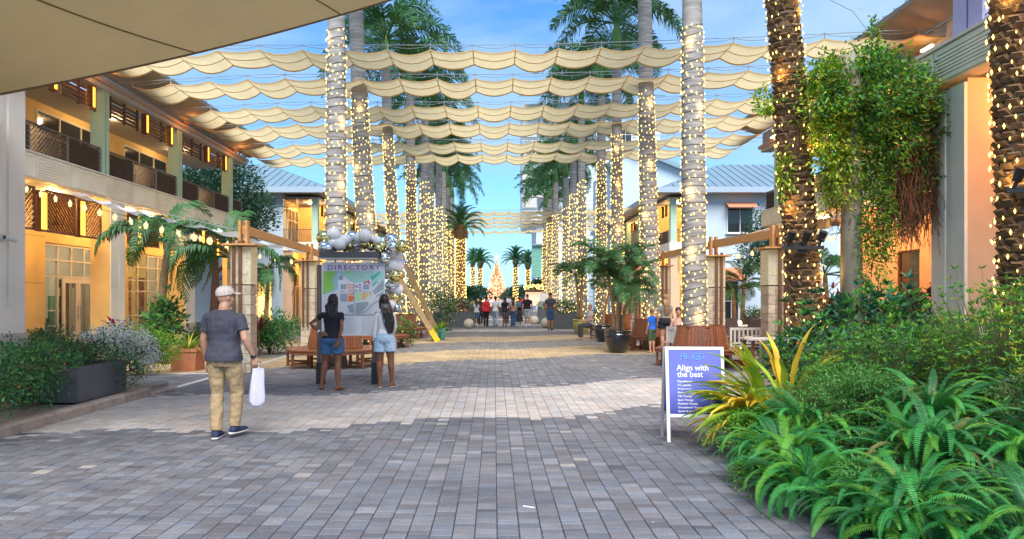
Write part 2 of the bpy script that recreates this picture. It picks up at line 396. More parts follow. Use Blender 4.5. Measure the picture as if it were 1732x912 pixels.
m = MB(); m.prism([(2.72,3.2),(2.60,5.2),(2.5,7.3),(2.85,9.0),(4.0,11.4),(5.2,13.0),(6.6,13.2),(12,13.2),(12,3.2)], 0, 0.02, axis='z'); structure(m.build('planting_bed', M_soil))

# ================================================================ BUILDINGS
def jalousie(mb, x, y0, y1, z0, z1, n, mi=0, t=0.02):
    for i in range(n):
        z = z0+(z1-z0)*(i+0.5)/n; mb.box(x-t, x+t, y0, y1, z-(z1-z0)/n*0.28, z+(z1-z0)/n*0.28, mi)

def fascia(root, s, X, ya, yb, z0=4.8, z1=5.46, per=1.75, first=0):
    """street-side balcony edge: panels, alternate ones louvred. s=+1 faces +X"""
    mb = MB(); mb.box(min(X,X-s*0.3), max(X,X-s*0.3), ya, yb, z0, z1); mb.build('balcony_fascia', M_cream, root, world=True)
    y = ya+0.08; k = first
    while y < yb-0.4:
        ye = min(y+per-0.06, yb-0.05); m = MB(); x1 = X+s*0.025
        lo, hi = min(X, x1), max(X, x1)
        m.box(lo, hi, y, ye, z1-0.10, z1-0.03); m.box(lo, hi, y, ye, z0+0.03, z0+0.09); m.box(lo, hi, y, y+0.05, z0+0.09, z1-0.10); m.box(lo, hi, ye-0.05, ye, z0+0.09, z1-0.10)
        if k % 2 == 0:
            for i in range(6):
                z = z0+0.11+(z1-z0-0.22)*(i+0.5)/6; dz = (z1-z0-0.22)/6
                m.prism([(X-s*0.01,z-dz*0.5),(X+s*0.03,z-dz*0.42),(X+s*0.005,z+dz*0.5)] if s > 0 else [(X+0.01,z-dz*0.5),(X-0.005,z+dz*0.5),(X-0.03,z-dz*0.42)], y+0.051, ye-0.051)
        else: m.box(min(X,X+s*0.008), max(X,X+s*0.008), y+0.05, ye-0.05, z0+0.09, z1-0.10)
        m.build('fascia_panel', M_cream, root, world=True); y += per; k += 1
    m = MB(); m.box(min(X-s*0.3,X+s*0.05), max(X-s*0.3,X+s*0.05), ya, yb, z1+0.002, z1+0.05); m.build('coping', M_white, root, world=True)

def diag_panel(mb, X, y0, y1, z0, z1, dirn, th=0.03, sp=0.10, w=0.035, axis='y', mi=0):
    """chevron of diagonal slats inside a rectangle"""
    W = y1-y0; H = z1-z0; n = int((W+H)/sp)
    for i in range(n+1):
        d = -H+i*sp
        # line u-d = v  clipped to box
        a = max(0, d); b = min(W, d+H)
        if b-a < 0.03: continue
        va, vb = a-d, b-d
        ua, ub = (a, b) if dirn > 0 else (W-a, W-b)
        p0 = (X, y0+ua, z0+va); p1 = (X, y0+ub, z0+vb)
        if axis == 'x': p0 = (p0[1], X, p0[2]); p1 = (p1[1], X, p1[2])
        mb.beam(p0, p1, th, w, mi, up=(1,0,0) if axis == 'y' else (0,1,0))

def railing(root, X, ya, yb, z0=5.5, z1=6.3, per=1.5):
    n = max(1, round((yb-ya)/per)); st = (yb-ya)/n
    r = MB(); r.box(X-0.03, X+0.03, ya, yb, z1-0.05, z1); r.box(X-0.02, X+0.02, ya, yb, z0, z0+0.03)
    rl = r.build('balcony_rail', M_rail, root, world=True)
    for i in range(n+1):
        m = MB(); y = ya+i*st; m.box(X-0.025, X+0.025, y-0.025, y+0.025, z0-0.02, z1-0.052); m.build('rail_post', M_steel, root, world=True)
    for i in range(n):
        m = MB(); y0 = ya+i*st+0.05; y1 = ya+(i+1)*st-0.05
        diag_panel(m, X, y0, y1, z0+0.05, z1-0.08, 1 if i % 2 else -1, th=0.02, sp=0.14, w=0.07)
        m.build('railing_panel', M_rail, root, world=True)

def lantern_box(root, X, y, z0, z1, s, w=0.16, pw=22):
    f = MB(); 
    for yy in (y-w/2-0.02, y+w/2+0.005): f.box(X-0.09, X+0.09, yy, yy+0.015, z0-0.03, z1+0.03)
    f.box(X-0.09, X+0.09, y-w/2-0.005, y+w/2+0.005, z0-0.06, z0-0.002); f.box(X-0.09, X+0.09, y-w/2-0.005, y+w/2+0.005, z1+0.002, z1+0.05)
    fo = f.build('wall_lantern', M_bronze, root, world=True)
    g = MB(); g.box(X-0.07, X+0.07, y-w/2, y+w/2, z0, z1); go = g.build('lantern_glass', M_amber, fo); 
    return fo

def screen_panel(root, X, y0, y1, z0, z1, dirn, name='wood_screen'):
    f = MB()
    for a, b in ((z0, z0+0.05), (z1-0.05, z1)): f.box(X-0.03, X+0.03, y0, y1, a, b)
    for a, b in ((y0, y0+0.05), (y1-0.05, y1)): f.box(X-0.03, X+0.03, a, b, z0+0.05, z1-0.05)
    diag_panel(f, X, y0+0.05, y1-0.05, z0+0.05, z1-0.05, dirn, th=0.02, sp=0.145, w=0.055)
    return f.build(name, mat('screen_wood', (0.16,0.07,0.035), 0.55, 0.2, 6), root, world=True)

def window_grid(root, X, y0, y1, z0, z1, ny, nz_, s, gm, fm, depth=0.08, sill=False, axis='y'):
    """frame with mullions; plane normal along X (axis 'y') or along Y (axis 'x')"""
    f = MB()
    def bx(a0, a1, c0, c1, t0, t1):
        if axis == 'y': f.box(min(X+s*t0, X+s*t1), max(X+s*t0, X+s*t1), a0, a1, c0, c1)
        else: f.box(a0, a1, min(X+s*t0, X+s*t1), max(X+s*t0, X+s*t1), c0, c1)
    fw = 0.06
    bx(y0, y1, z0, z0+fw, -0.02, depth); bx(y0, y1, z1-fw, z1, -0.02, depth)
    bx(y0, y0+fw, z0+fw, z1-fw, -0.02, depth); bx(y1-fw, y1, z0+fw, z1-fw, -0.02, depth)
    for i in range(1, ny):
        y = y0+(y1-y0)*i/ny; bx(y-0.025, y+0.025, z0+fw, z1-fw, -0.018, depth-0.01)
    hz = nz_ if hasattr(nz_, '__len__') else [z0+(z1-z0)*i/nz_ for i in range(1, nz_)]
    for z in hz: bx(y0+fw, y1-fw, z-0.022, z+0.022, -0.016, depth-0.014)
    if sill: bx(y0-0.08, y1+0.08, z0-0.07, z0-0.002, -0.02, depth+0.1)
    fo = f.build('window', fm, root, world=True)
    g = MB()
    if axis == 'y': g.quad((X+s*0.03,y0+0.03,z0+0.03),(X+s*0.03,y1-0.03,z0+0.03),(X+s*0.03,y1-0.03,z1-0.03),(X+s*0.03,y0+0.03,z1-0.03))
    else: g.quad((y0+0.03,X+s*0.03,z0+0.03),(y1-0.03,X+s*0.03,z0+0.03),(y1-0.03,X+s*0.03,z1-0.03),(y0+0.03,X+s*0.03,z1-0.03))
    g.build('pane', gm, fo); return fo

def seam_roof(root, quads, sp=0.55, name='roof'):
    """quads: list of 4 corners (eave0, eave1, ridge1, ridge0); standing seams run eave to ridge"""
    for q in quads:
        a, b, c, d = [Vector(p) for p in q]; n = (b-a).cross(d-a)
        if n.length < 1e-6: n = (b-a).cross(c-a)
        n.normalize()
        if n.z < 0: n = -n
        m = MB(); t = 0.12
        vs = [a, b, c, d, a-n*t, b-n*t, c-n*t, d-n*t]
        m.add(vs, [[0,1,2,3],[7,6,5,4],[0,4,5,1],[1,5,6,2],[2,6,7,3],[3,7,4,0]])
        k = max(2, int((b-a).length/sp)); L0 = (b-a)
        e = L0.normalized()
        for i in range(1, k):
            p = a+L0*(i/k)
            # direction straight up the slope, clipped by the hips
            up = n.cross(e).normalized()
            if up.z < 0: up = -up
            u = (p-a).dot(e); ud = (d-a).dot(e); uc = (c-a).dot(e); H = (d-a).dot(up); W = L0.length
            h = H
            if u < ud and ud > 1e-6: h = H*u/ud
            if u > uc and W-uc > 1e-6: h = min(h, H*(W-u)/(W-uc))
            if h > 0.1: m.beam(p+n*0.02, p+up*h+n*0.02, 0.03, 0.05, 1, up=n)
        m.build(name, [M_roof, M_seam], root, world=True)

# ---------- left arcade building (street face X=-12.2, Y 12.5..36.3)
def arcade(s, ya, yb, cols_y, wallcol, label):
    """s=+1: stands left of the street and faces +X; s=-1: stands right"""
    X = -12.2*s if s > 0 else 12.0; B = X-s*2.5; D = X-s*12
    root = thing('arcade_building', label, 'building', (X, (ya+yb)/2, 0))
    def bx(name, x0, x1, y0, y1, z0, z1, m):
        mb = MB(); mb.box(min(x0,x1), max(x0,x1), y0, y1, z0, z1); return mb.build(name, m, root, world=True)
    bx('floor_slab', X-s*0.31, D, ya, yb, 4.85, 5.3, M_soffit)
    fascia(root, s, X, ya, yb)
    return root, X, B, D, bx

ALB, X, B, D, bx = arcade(1, 12.6, 36.3, None, None, 'two storey cream building with balcony, left side, nearest to the man walking away')
shopg = M_glass
# walls: ground floor with shop openings
wz = 4.85
for (a, b) in ((12.6, 24.2), (27.4, 29.7), (33.3, 34.0)): bx('wall', B, B-0.25, a, b, 0.0, wz, M_yellow)
for (a, b) in ((24.2, 27.4), (29.7, 33.3)): bx('wall', B, B-0.25, a, b, 3.46, wz, M_yellow)
bx('end_wall', B-0.26, D, 33.75, 34.0, 0, 8.3, M_yellow)
for z in (0.62, 2.1, 3.62):
    for (a, b) in ((12.6, 24.15), (27.45, 29.65)): bx('wall_joint', B+0.004, B-0.01, a, b, z, z+0.018, mat('joint_line',(0.38,0.27,0.12),0.9))
bx('skirting', B+0.02, B-0.01, 12.6, 24.15, 0.01, 0.22, mat('skirting_stone',(0.45,0.38,0.28),0.85,0.2,6))
for y in (12.9, 18.2, 23.5, 29.2, 34.9):
    p = MB(); p.box(X-0.02-0.62, X-0.02, y, y+0.9, 0.62, 4.84); p.build('pillar', M_yellow, ALB, world=True)
    p = MB(); p.box(X-0.018, X+0.012, y+0.002, y+0.38, 0.62, 4.78); p.box(X-0.018, X+0.012, y+0.52, y+0.898, 0.62, 4.78); p.box(X-0.018, X+0.002, y+0.38, y+0.52, 0.62, 4.78)
    p.build('pillar_facing', M_grey, ALB, world=True)
    p = MB(); p.box(X-0.68, X+0.04, y-0.04, y+0.94, 0, 0.62); p.build('plinth', mat('coral_plinth', (0.50,0.45,0.38), 0.9, 0.2, 9, bump=0.25, bscale=30), ALB, world=True)
# upper floor
for (a, b) in ((12.6, 19.0), (33.2, 34.0)): bx('upper_wall', B, B-0.25, a, b, 5.3, 8.3, M_yellow)
bx('upper_wall', B, B-0.25, 19.0, 33.2, 7.72, 8.3, M_yellow)
bx('upper_wall', B, B-0.25, 19.0, 33.2, 5.3, 6.2, M_yellow)
for (a, b) in ((22.6, 23.7), (27.6, 29.3)): bx('upper_wall', B, B-0.25, a, b, 6.2, 7.72, M_yellow)
for (a, b, n) in ((19.0, 22.6, 2), (23.7, 27.6, 3), (29.3, 33.2, 3)): window_grid(ALB, B-0.05, a, b, 6.2, 7.72, n, [6.95], 1, M_glassd, M_frame)
for y in (17.6, 23.3, 28.8, 34.4):
    p = MB(); p.box(X-0.42, X-0.05, y-0.22, y-0.03, 5.3, 8.15); p.box(X-0.42, X-0.05, y+0.03, y+0.22, 5.3, 8.15); p.box(X-0.36, X-0.10, y-0.03, y+0.03, 5.3, 8.15)
    p.build('column', M_green, ALB, world=True)
ys = [12.7, 17.6, 23.3, 28.8, 34.4, 36.2]
for a, b in zip(ys[:-1], ys[1:]):
    railing(ALB, X-0.12, a+0.24, b-0.24, 5.52, 6.32)
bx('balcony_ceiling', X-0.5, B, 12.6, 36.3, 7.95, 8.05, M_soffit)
bx('eave_beam', X-0.45, X+0.02, 12.6, 36.3, 8.15, 8.42, M_soffit)
m = MB(); m.box(X+0.022, X+0.12, 12.5, 36.4, 8.30, 8.43); m.build('gutter', mat('salmon_gutter',(0.50,0.36,0.28),0.5,0.05), ALB, world=True)
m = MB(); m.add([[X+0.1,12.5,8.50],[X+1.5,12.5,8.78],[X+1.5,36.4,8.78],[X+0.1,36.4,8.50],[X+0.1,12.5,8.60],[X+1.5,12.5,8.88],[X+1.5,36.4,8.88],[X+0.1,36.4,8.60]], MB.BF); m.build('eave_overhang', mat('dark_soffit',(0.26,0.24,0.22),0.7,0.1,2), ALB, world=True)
seam_roof(ALB, [((X+1.5,12.5,8.9),(X+1.5,36.4,8.9),(X-5,34,11.2),(X-5,12.5,11.2)), ((X+1.5,36.4,8.9),(D,36.4,8.9),(D,34,11.2),(X-5,34,11.2))])
# hanging timber louvre boxes with lanterns under the eave
for i, yc in enumerate((19.2, 21.9, 24.6, 27.3, 30.1, 32.9)):
    m = MB(); jalousie(m, X-0.12, yc-0.88, yc+0.88, 7.42, 8.02, 5, t=0.02)
    for yy in (yc-0.92, yc-0.03, yc+0.87): m.box(X-0.155, X-0.085, yy, yy+0.05, 7.38, 8.10)
    m.build('eave_louvre', M_dark, ALB, world=True)
    lantern_box(ALB, X+0.02, yc+1.2 if i % 2 == 0 else yc+0.45, 7.40, 8.0, 1)
# hanging screens and lanterns over the arcade
for (a, b, d) in ((17.2,18.1,1),(19.2,19.85,1),(20.35,21.75,-1),(22.25,23.2,1),(24.9,25.3,-1),(25.75,27.2,-1),(27.6,28.9,1),(30.4,30.9,1),(31.3,32.5,-1),(33.0,33.9,1)):
    screen_panel(ALB, X-0.15, a, b, 3.45, 4.62, d)
for y in (20.1, 22.0, 25.52, 31.1, 32.75): lantern_box(ALB, X-0.12, y, 3.5, 4.5, 1, 0.28)
# storefronts
def storefront(root, B, s, y0, y1, door=None, top=3.44, mats=M_glass):
    rows = [2.35, 2.9] if door else [0.9, 1.9, 2.35, 2.9]
    window_grid(root, B-s*0.12, y0, y1, 0.12, top, 4 if y1-y0 > 3 else 3, rows, s, mats, M_frame)
    if door:
        a, b = door
        for (p, q) in ((a, (a+b)/2-0.01), ((a+b)/2+0.01, b)):
            m = MB(); X0 = B-s*0.02
            for (u0, u1, w0, w1) in ((p, p+0.13, 0.02, 2.3), (q-0.13, q, 0.02, 2.3), (p+0.13, q-0.13, 0.02, 0.28), (p+0.13, q-0.13, 2.14, 2.3)):
                m.box(min(X0, X0+s*0.06), max(X0, X0+s*0.06), u0, u1, w0, w1)
            dd = m.build('door', M_frame, root, world=True)
            h = MB(); h.tube([(X0+s*0.10, q-0.07 if q < b else p+0.07, 0.9), (X0+s*0.10, q-0.07 if q < b else p+0.07, 1.35)], 0.015); h.build('handle', M_steel, dd)
            h = MB(); h.quad((X0+s*0.03,p+0.12,0.27),(X0+s*0.03,q-0.12,0.27),(X0+s*0.03,q-0.12,2.15),(X0+s*0.03,p+0.12,2.15)); h.build('pane', mats, dd)
storefront(ALB, B, 1, 24.2, 27.4, door=(25.15, 26.95)); storefront(ALB, B, 1, 29.7, 33.3)
# shop interior: floor, back wall, ceiling, lit
M_int = mat('shop_wall', (0.72,0.68,0.58), 0.8, 0.05)
bx('shop_back_wall', B-5.2, B-5.4, 16, 33.7, 0, 4.8, M_int); bx('shop_floor', B-0.26, B-5.2, 16, 33.7, 0.0, 0.03, M_frame)
bx('shop_side_wall', B-0.26, B-5.2, 16, 16.2, 0.03, 4.8, M_int)
bx('shop_partition', B-0.26, B-5.2, 28.4, 28.6, 0.03, 4.8, M_int)
m = MB()
for yy in (21, 24, 26.5, 30.5, 32.2):
    for xx in (-1.4, -3.6): m.box(B+xx-0.6, B+xx+0.6, yy-0.25, yy+0.25, 4.70, 4.76)
m.build('shop_ceiling_light', emis('shop_light', (1.0,0.88,0.66), 3.5), ALB, world=True)
for k in range(26):
    m = MB(); yy = random.uniform(21, 33.2); xx = B-random.uniform(1.0, 4.9); h = random.uniform(0.6,1.9); w = random.uniform(0.25,0.6)
    if abs(yy-28.5) < 0.7: continue
    for q in range(3): m.box(xx-w/2, xx+w/2, yy-w/2, yy+w/2, h*q/3+0.035, h*(q+0.9)/3+0.035)
    cc = random.choice([(0.55,0.05,0.05),(0.08,0.25,0.12),(0.05,0.25,0.5),(0.6,0.5,0.3),(0.7,0.7,0.68),(0.06,0.05,0.05)])
    m.build('shop_display', mat('display_%d_%d_%d' % tuple(int(c*100) for c in cc), cc, 0.6, 0.2), ALB, world=True)
for k in range(22):
    yy = 18.5+k*0.68+random.uniform(-0.1,0.1); m = MB(); z0 = random.choice((0.5,1.2,1.9)); h = random.uniform(0.6,1.3)
    if abs(yy-28.5) < 0.7: continue
    for q in range(3): m.box(B-5.19, B-5.05, yy-0.28, yy+0.28, z0+h*q/3, z0+h*(q+0.85)/3)
    cc = random.choice([(0.03,0.03,0.035),(0.08,0.10,0.12),(0.05,0.25,0.45),(0.75,0.74,0.72),(0.5,0.06,0.05),(0.25,0.14,0.07)])
    m.build('wall_display', mat('display_%d_%d_%d' % tuple(int(c*100) for c in cc), cc, 0.6, 0.2), ALB, world=True)
for (yy, hh) in ((24.5, 1.9),(25.0,1.5),(27.1,2.0)):
    m = MB(); m.box(B-1.1,B-0.9,yy-0.2,yy+0.2,0.04,hh); m.box(B-1.15,B-0.85,yy-0.25,yy+0.25,hh+0.002,hh+0.3); m.build('shop_display', mat('display_dark',(0.05,0.05,0.06),0.5,0.3), ALB, world=True)
for (yy, hh) in ((29.9, 2.4), (30.75, 2.4), (31.9, 2.4)):   # red curtains / posters behind the second shop window
    m = MB(); m.box(B-0.75, B-0.70, yy, yy+0.62, 0.3, 2.5); m.build('window_banner', mat('red_banner', (0.55,0.06,0.05), 0.7, 0.35, 9, c2=(0.6,0.4,0.3)), ALB, world=True)
# ceiling fans in the arcade
for yy in (22.6, 30.2):
    f = MB(); f.tube([(X-1.2,yy,4.84),(X-1.2,yy,3.95)], 0.015); f.ball((X-1.2,yy,3.9), 0.09, 10, sc=(1,1,0.7))
    for k in range(3):
        a = 0.5+k*2*PI/3; f.beam((X-1.2+0.08*math.cos(a),yy+0.08*math.sin(a),3.88),(X-1.2+0.65*math.cos(a),yy+0.65*math.sin(a),3.86),0.13,0.012)
    t = tag(f.build('ceiling_fan', M_black), 'black ceiling fan hanging %s on the left' % ('over the glass double doors' if yy < 25 else 'behind the curved palm fronds'), 'fan', 'ceiling fans in the left arcade')
# warm lamps recessed in the arcade and balcony soffits
def downlight(root, x, y, z, e, colr=(1.0,0.55,0.18), r=0.08):
    m = MB(); m.lathe([(0.001,z),(r,z),(r+0.03,z+0.03)], 12, (x,y,0)); o = m.build('downlight', emis('downlight_glow', (1.0,0.75,0.45), 2.5), root, world=True)
    lamp('downlight_lamp', (x,y,z-0.08), e, colr, root, 0.1)
for y in (16, 20.0, 22.3, 26.2, 28.2, 31.7, 33.4): downlight(ALB, X-1.15, y, 4.80, 50, (1.0,0.56,0.20))
for y in (20, 26, 31.5): downlight(ALB, X-1.2, y, 7.92, 26, (1,0.62,0.3))
for y in (17, 22, 28.5, 34): 
    m = MB(); m.box(X+0.25, X+0.33, y-0.25, y+0.25, 8.36, 8.42); m.build('eave_uplight', M_bronze, ALB, world=True)
    lamp('uplight_lamp', (X+0.6,y,8.30), 6, (1.0,0.32,0.06), ALB, 0.1)

# ---------- right arcade building (street face X=12.0)
ARB, X, B, D, bx = arcade(-1, 13.4, 33.2, None, None, 'two storey cream building with orange lit arcade behind the hanging vines on the right')
s = -1
for (a, b) in ((13.4, 20.4), (21.4, 25.2), (26.6, 31.0)): bx('wall', B, B+0.25, a, b, 0.0, wz, M_peach)
for (a, b) in ((20.4, 21.4), (25.2, 26.6)):
    bx('wall', B, B+0.25, a, b, 3.3, wz, M_peach)
    window_grid(ARB, B+0.12, a, b, 0.05, 3.3, 1, [1.6,2.5], -1, M_glassd, M_dark)
bx('end_wall', B+0.26, D, 30.75, 31.0, 0, 8.3, M_peach)
for y in (14.0, 18.6, 24.4, 30.6):
    p = MB(); p.box(X+0.02, X+0.64, y, y+0.9, 0.62, 4.84); p.build('pillar', M_peach, ARB, world=True)
    p = MB(); p.box(X-0.012, X+0.018, y+0.002, y+0.38, 0.62, 4.78); p.box(X-0.012, X+0.018, y+0.52, y+0.898, 0.62, 4.78); p.box(X-0.002, X+0.018, y+0.38, y+0.52, 0.62, 4.78)
    p.build('pillar_facing', M_grey, ARB, world=True)
    p = MB(); p.box(X-0.04, X+0.68, y-0.04, y+0.94, 0, 0.62); p.build('plinth', MATS['coral_plinth'], ARB, world=True)
bx('upper_wall', B, B+0.25, 13.4, 31.0, 5.3, 8.3, M_peach)
window_grid(ARB, B-0.04, 15, 19, 6.2, 7.7, 3, [6.95], -1, M_glassd, M_frame)
window_grid(ARB, B-0.04, 22, 28, 6.2, 7.7, 4, [6.95], -1, M_glassd, M_frame)
for y in (13.9, 19.5, 25.3, 31.6):
    p = MB(); p.box(X+0.05, X+0.42, y-0.22, y-0.03, 5.3, 8.15); p.box(X+0.05, X+0.42, y+0.03, y+0.22, 5.3, 8.15); p.box(X+0.10, X+0.36, y-0.03, y+0.03, 5.3, 8.15)
    p.build('column', M_green, ARB, world=True)
ys = [13.9, 19.5, 25.3, 31.6, 33.1]
for a, b in zip(ys[:-1], ys[1:]): railing(ARB, X+0.12, a+0.24, b-0.2, 5.52, 6.32)
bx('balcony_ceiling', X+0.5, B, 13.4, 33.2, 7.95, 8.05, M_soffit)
bx('eave_beam', X-0.02, X+0.45, 13.4, 33.2, 8.15, 8.42, M_soffit)
m = MB(); m.box(X-0.12, X-0.022, 13.3, 33.3, 8.30, 8.43); m.build('gutter', MATS['salmon_gutter'], ARB, world=True)
m = MB(); m.add([[X-1.2,13.3,9.28],[X-0.1,13.3,8.95],[X-0.1,33.3,8.95],[X-1.2,33.3,9.28],[X-1.2,13.3,9.38],[X-0.1,13.3,9.05],[X-0.1,33.3,9.05],[X-1.2,33.3,9.38]], MB.BF); m.build('eave_overhang', MATS['dark_soffit'], ARB, world=True)
seam_roof(ARB, [((X-1.2,33.3,9.4),(X-1.2,13.3,9.4),(X+5,13.3,11.6),(X+5,31,11.6)), ((D,33.3,9.4),(X-1.2,33.3,9.4),(X+5,31,11.6),(D,31,11.6))])
bx('eave_board', X+0.05, X+0.4, 13.4, 33.2, 8.421, 9.0, M_soffit)
for i, yc in enumerate((16.5, 22.4, 28.6, 30.4)):
    m = MB(); jalousie(m, X+0.12, yc-0.62, yc+0.62, 7.35, 8.05, 5, t=0.03)
    for yy in (yc-0.64, yc+0.58): m.box(X+0.07, X+0.17, yy, yy+0.06, 7.30, 8.12)
    m.build('eave_louvre', M_dark, ARB, world=True)
    lantern_box(ARB, X-0.06, yc-0.2, 7.45, 8.05, -1)
for y in (15.5, 20.5, 23, 26.5, 29.5): downlight(ARB, X+1.2, y, 4.80, 120, (1.0,0.45,0.14))
for y in (17, 22.5, 28.5): downlight(ARB, X+1.2, y, 7.92, 30, (1,0.55,0.25))
for y in (15, 20, 26, 31):
    m = MB(); m.box(X-0.33, X-0.25, y-0.25, y+0.25, 8.36, 8.42); m.build('eave_uplight', M_bulbw, ARB, world=True)
    lamp('uplight_lamp', (X-0.6,y,8.30), 6, (1.0,0.32,0.06), ARB, 0.1)

# ---------- nearest blocks at the picture edges
LB = thing('corner_building', 'pale grey corner building at the left edge behind the planting bed', 'building', (-7.5, 8, 0))
def lb(name, x0, x1, y0, y1, z0, z1, m, root=None):
    mb = MB(); mb.box(x0, x1, y0, y1, z0, z1); return mb.build(name, m, root or LB, world=True)
lb('pillar', -7.4, -6.82, 9.9, 10.7, 1.14, 4.85, M_grey); lb('plinth', -7.44, -6.78, 9.86, 10.74, 0.1, 1.14, MATS['coral_plinth'])
m = MB(); m.box(-6.82,-6.79,9.9,10.22,1.14,4.8); m.box(-6.82,-6.79,10.34,10.7,1.14,4.8); m.box(-6.82,-6.79,10.22,10.34,1.14,1.5); m.box(-6.82,-6.80,10.22,10.34,4.6,4.8); m.build('pillar_facing', M_grey, LB, world=True)
lb('wall', -7.45, -6.95, 2.0, 9.88, 0.1, 4.85, M_grey); lb('upper_wall', -7.3, -6.85, 2.0, 10.6, 5.5, 8.5, M_grey)
lb('floor_slab', -12, -6.9, 2.0, 10.75, 4.86, 5.45, M_cream)
fascia(LB, 1, -6.70, 2.0, 10.9)
# security camera on the pillar
sc_ = thing('security_camera', 'small white security camera on the left edge pillar', 'camera', (-6.74, 10.15, 2.47))
m = MB(); m.box(-0.05,0.0,-0.04,0.04,-0.05,0.05); m.build('mount', M_white, sc_)
m = MB(); m.tube([(0.0,0,0.0),(0.07,0,0.0)], 0.012); m.tube([(0.05,-0.05,0.0),(0.10,0.11,-0.03)], 0.035, 10); m.build('housing', M_white, sc_)
m = MB(); m.tube([(0.045,-0.055,0.0),(0.049,-0.045,0.0)], 0.025, 10); m.build('lens', M_black, sc_)

RB = thing('corner_building', 'cream corner building with louvred fascia, lilac column and a bird plaque, right edge', 'building', (8.5, 9, 0))
def rb(*a): return lb(*a, RB)
rb('pillar', 6.92, 7.42, 10.8, 11.62, 1.26, 4.86, M_peach); rb('plinth', 6.88, 7.46, 10.76, 11.66, 0.1, 1.26, MATS['coral_plinth'])  # warm light from under the balcony is put into the pillar's peach colour
m = MB(); m.box(6.87,6.918,10.8,11.13,1.26,4.8); m.box(6.87,6.918,11.27,11.62,1.26,4.8); m.box(6.89,6.918,11.13,11.27,1.26,4.8); m.build('pillar_facing', M_grey, RB, world=True)
rb('floor_slab', 6.96, 14, 3.0, 12.03, 4.92, 5.42, M_soffit)
fascia(RB, -1, 6.80, 7.85, 12.05, 4.90, 5.44, 1.75, 1)
rb('column', 6.9, 7.25, 10.45, 10.76, 5.5, 9.0, M_lilac); rb('column', 6.9, 7.25, 10.83, 11.12, 5.5, 9.0, M_lilac); rb('column_web', 6.96, 7.2, 10.76, 10.83, 5.5, 9.0, M_lilac)
m = MB()
for z in (5.65,5.8,5.95,6.1,6.25): m.tube([(6.95,3,z),(6.95,10.44,z)], 0.014, 6)
for y in (4,6,8,10.2): m.box(6.93,6.97,y-0.02,y+0.02,5.47,6.3)
m.build('balcony_rail', M_steel, RB, world=True)
# louvred frame hung beside the pillar
m = MB(); m.box(7.5,7.55,10.95,11.05,3.62,4.85); m.box(8.9,8.95,10.95,11.05,3.62,4.85); m.box(7.55,8.9,10.95,11.05,3.62,3.68); m.box(7.55,8.9,10.95,11.05,4.80,4.85); m.build('louvre_frame', M_soffit, RB, world=True)
for i in range(7):
    m = MB(); z = 3.76+i*0.155; Mx = Matrix.Rotation(R(28),3,'X'); m.xbox((8.22,11.0,z),(1.34,0.15,0.015),Mx); m.build('louvre_blade', M_soffit, RB, world=True)
rb('back_wall', 8.9, 13.5, 13.0, 13.25, 0.1, 4.9, mat('lilac_grey_wall',(0.45,0.40,0.42),0.8,0.05))
m = MB(); m.tube([(8.85,12.93,0.1),(8.85,12.93,4.9)], 0.04); m.build('downpipe', M_grey, RB, world=True)
for (x, y) in ((7.9, 9.8), (8.6, 11.8), (7.6,7.6)): downlight(RB, x, y, 4.88, 55, (1.0,0.42,0.14))
# engraved plaque
pq = MB(); pq.box(7.27-0.115,7.27+0.115,10.772,10.79,1.38,1.65); 
PQ = thing('wall_plaque', 'square engraved plaque with a leaping bird on the peach pillar', 'plaque', (7.24, 10.8, 1.5))
m = MB(); m.box(-0.125,0.125,-0.02,0.0,-0.15,0.16); m.build('plate', mat('plaque_stone',(0.62,0.47,0.34),0.7,0.08,20), PQ)
M_eng = mat('engraving',(0.30,0.18,0.11),0.8,0.1)
m = MB()   # worn engraved lines, too faint to read
for (xa, xb, z) in ((-0.105,0.105,0.118),(-0.105,0.105,0.095),(0.005,0.10,0.035),(0.02,0.09,-0.01),(0.035,0.075,-0.05)):
    x = xa
    while x < xb-0.006:
        w = random.uniform(0.006,0.016); m.box(x, min(x+w,xb), -0.0225, -0.0205, z-0.007, z+0.007); x += w+0.005
m.build('engraved_line', M_eng, PQ)
m = MB(); 
for pts in ([(-0.10,-0.03),(-0.08,-0.01),(-0.055,-0.03),(-0.04,-0.06)],[(-0.055,-0.03),(-0.03,0.0),(-0.035,0.05)],[(-0.04,-0.01),(-0.01,0.02),(-0.015,0.045)],[(-0.04,-0.06),(-0.06,-0.10),(-0.05,-0.12)],[(-0.085,-0.125),(-0.02,-0.125)]):
    for a, b in zip(pts[:-1], pts[1:]): m.beam((a[0],-0.021,a[1]),(b[0],-0.021,b[1]),0.003,0.011,up=(0,1,0))
m.build('bird_emblem', M_eng, PQ)

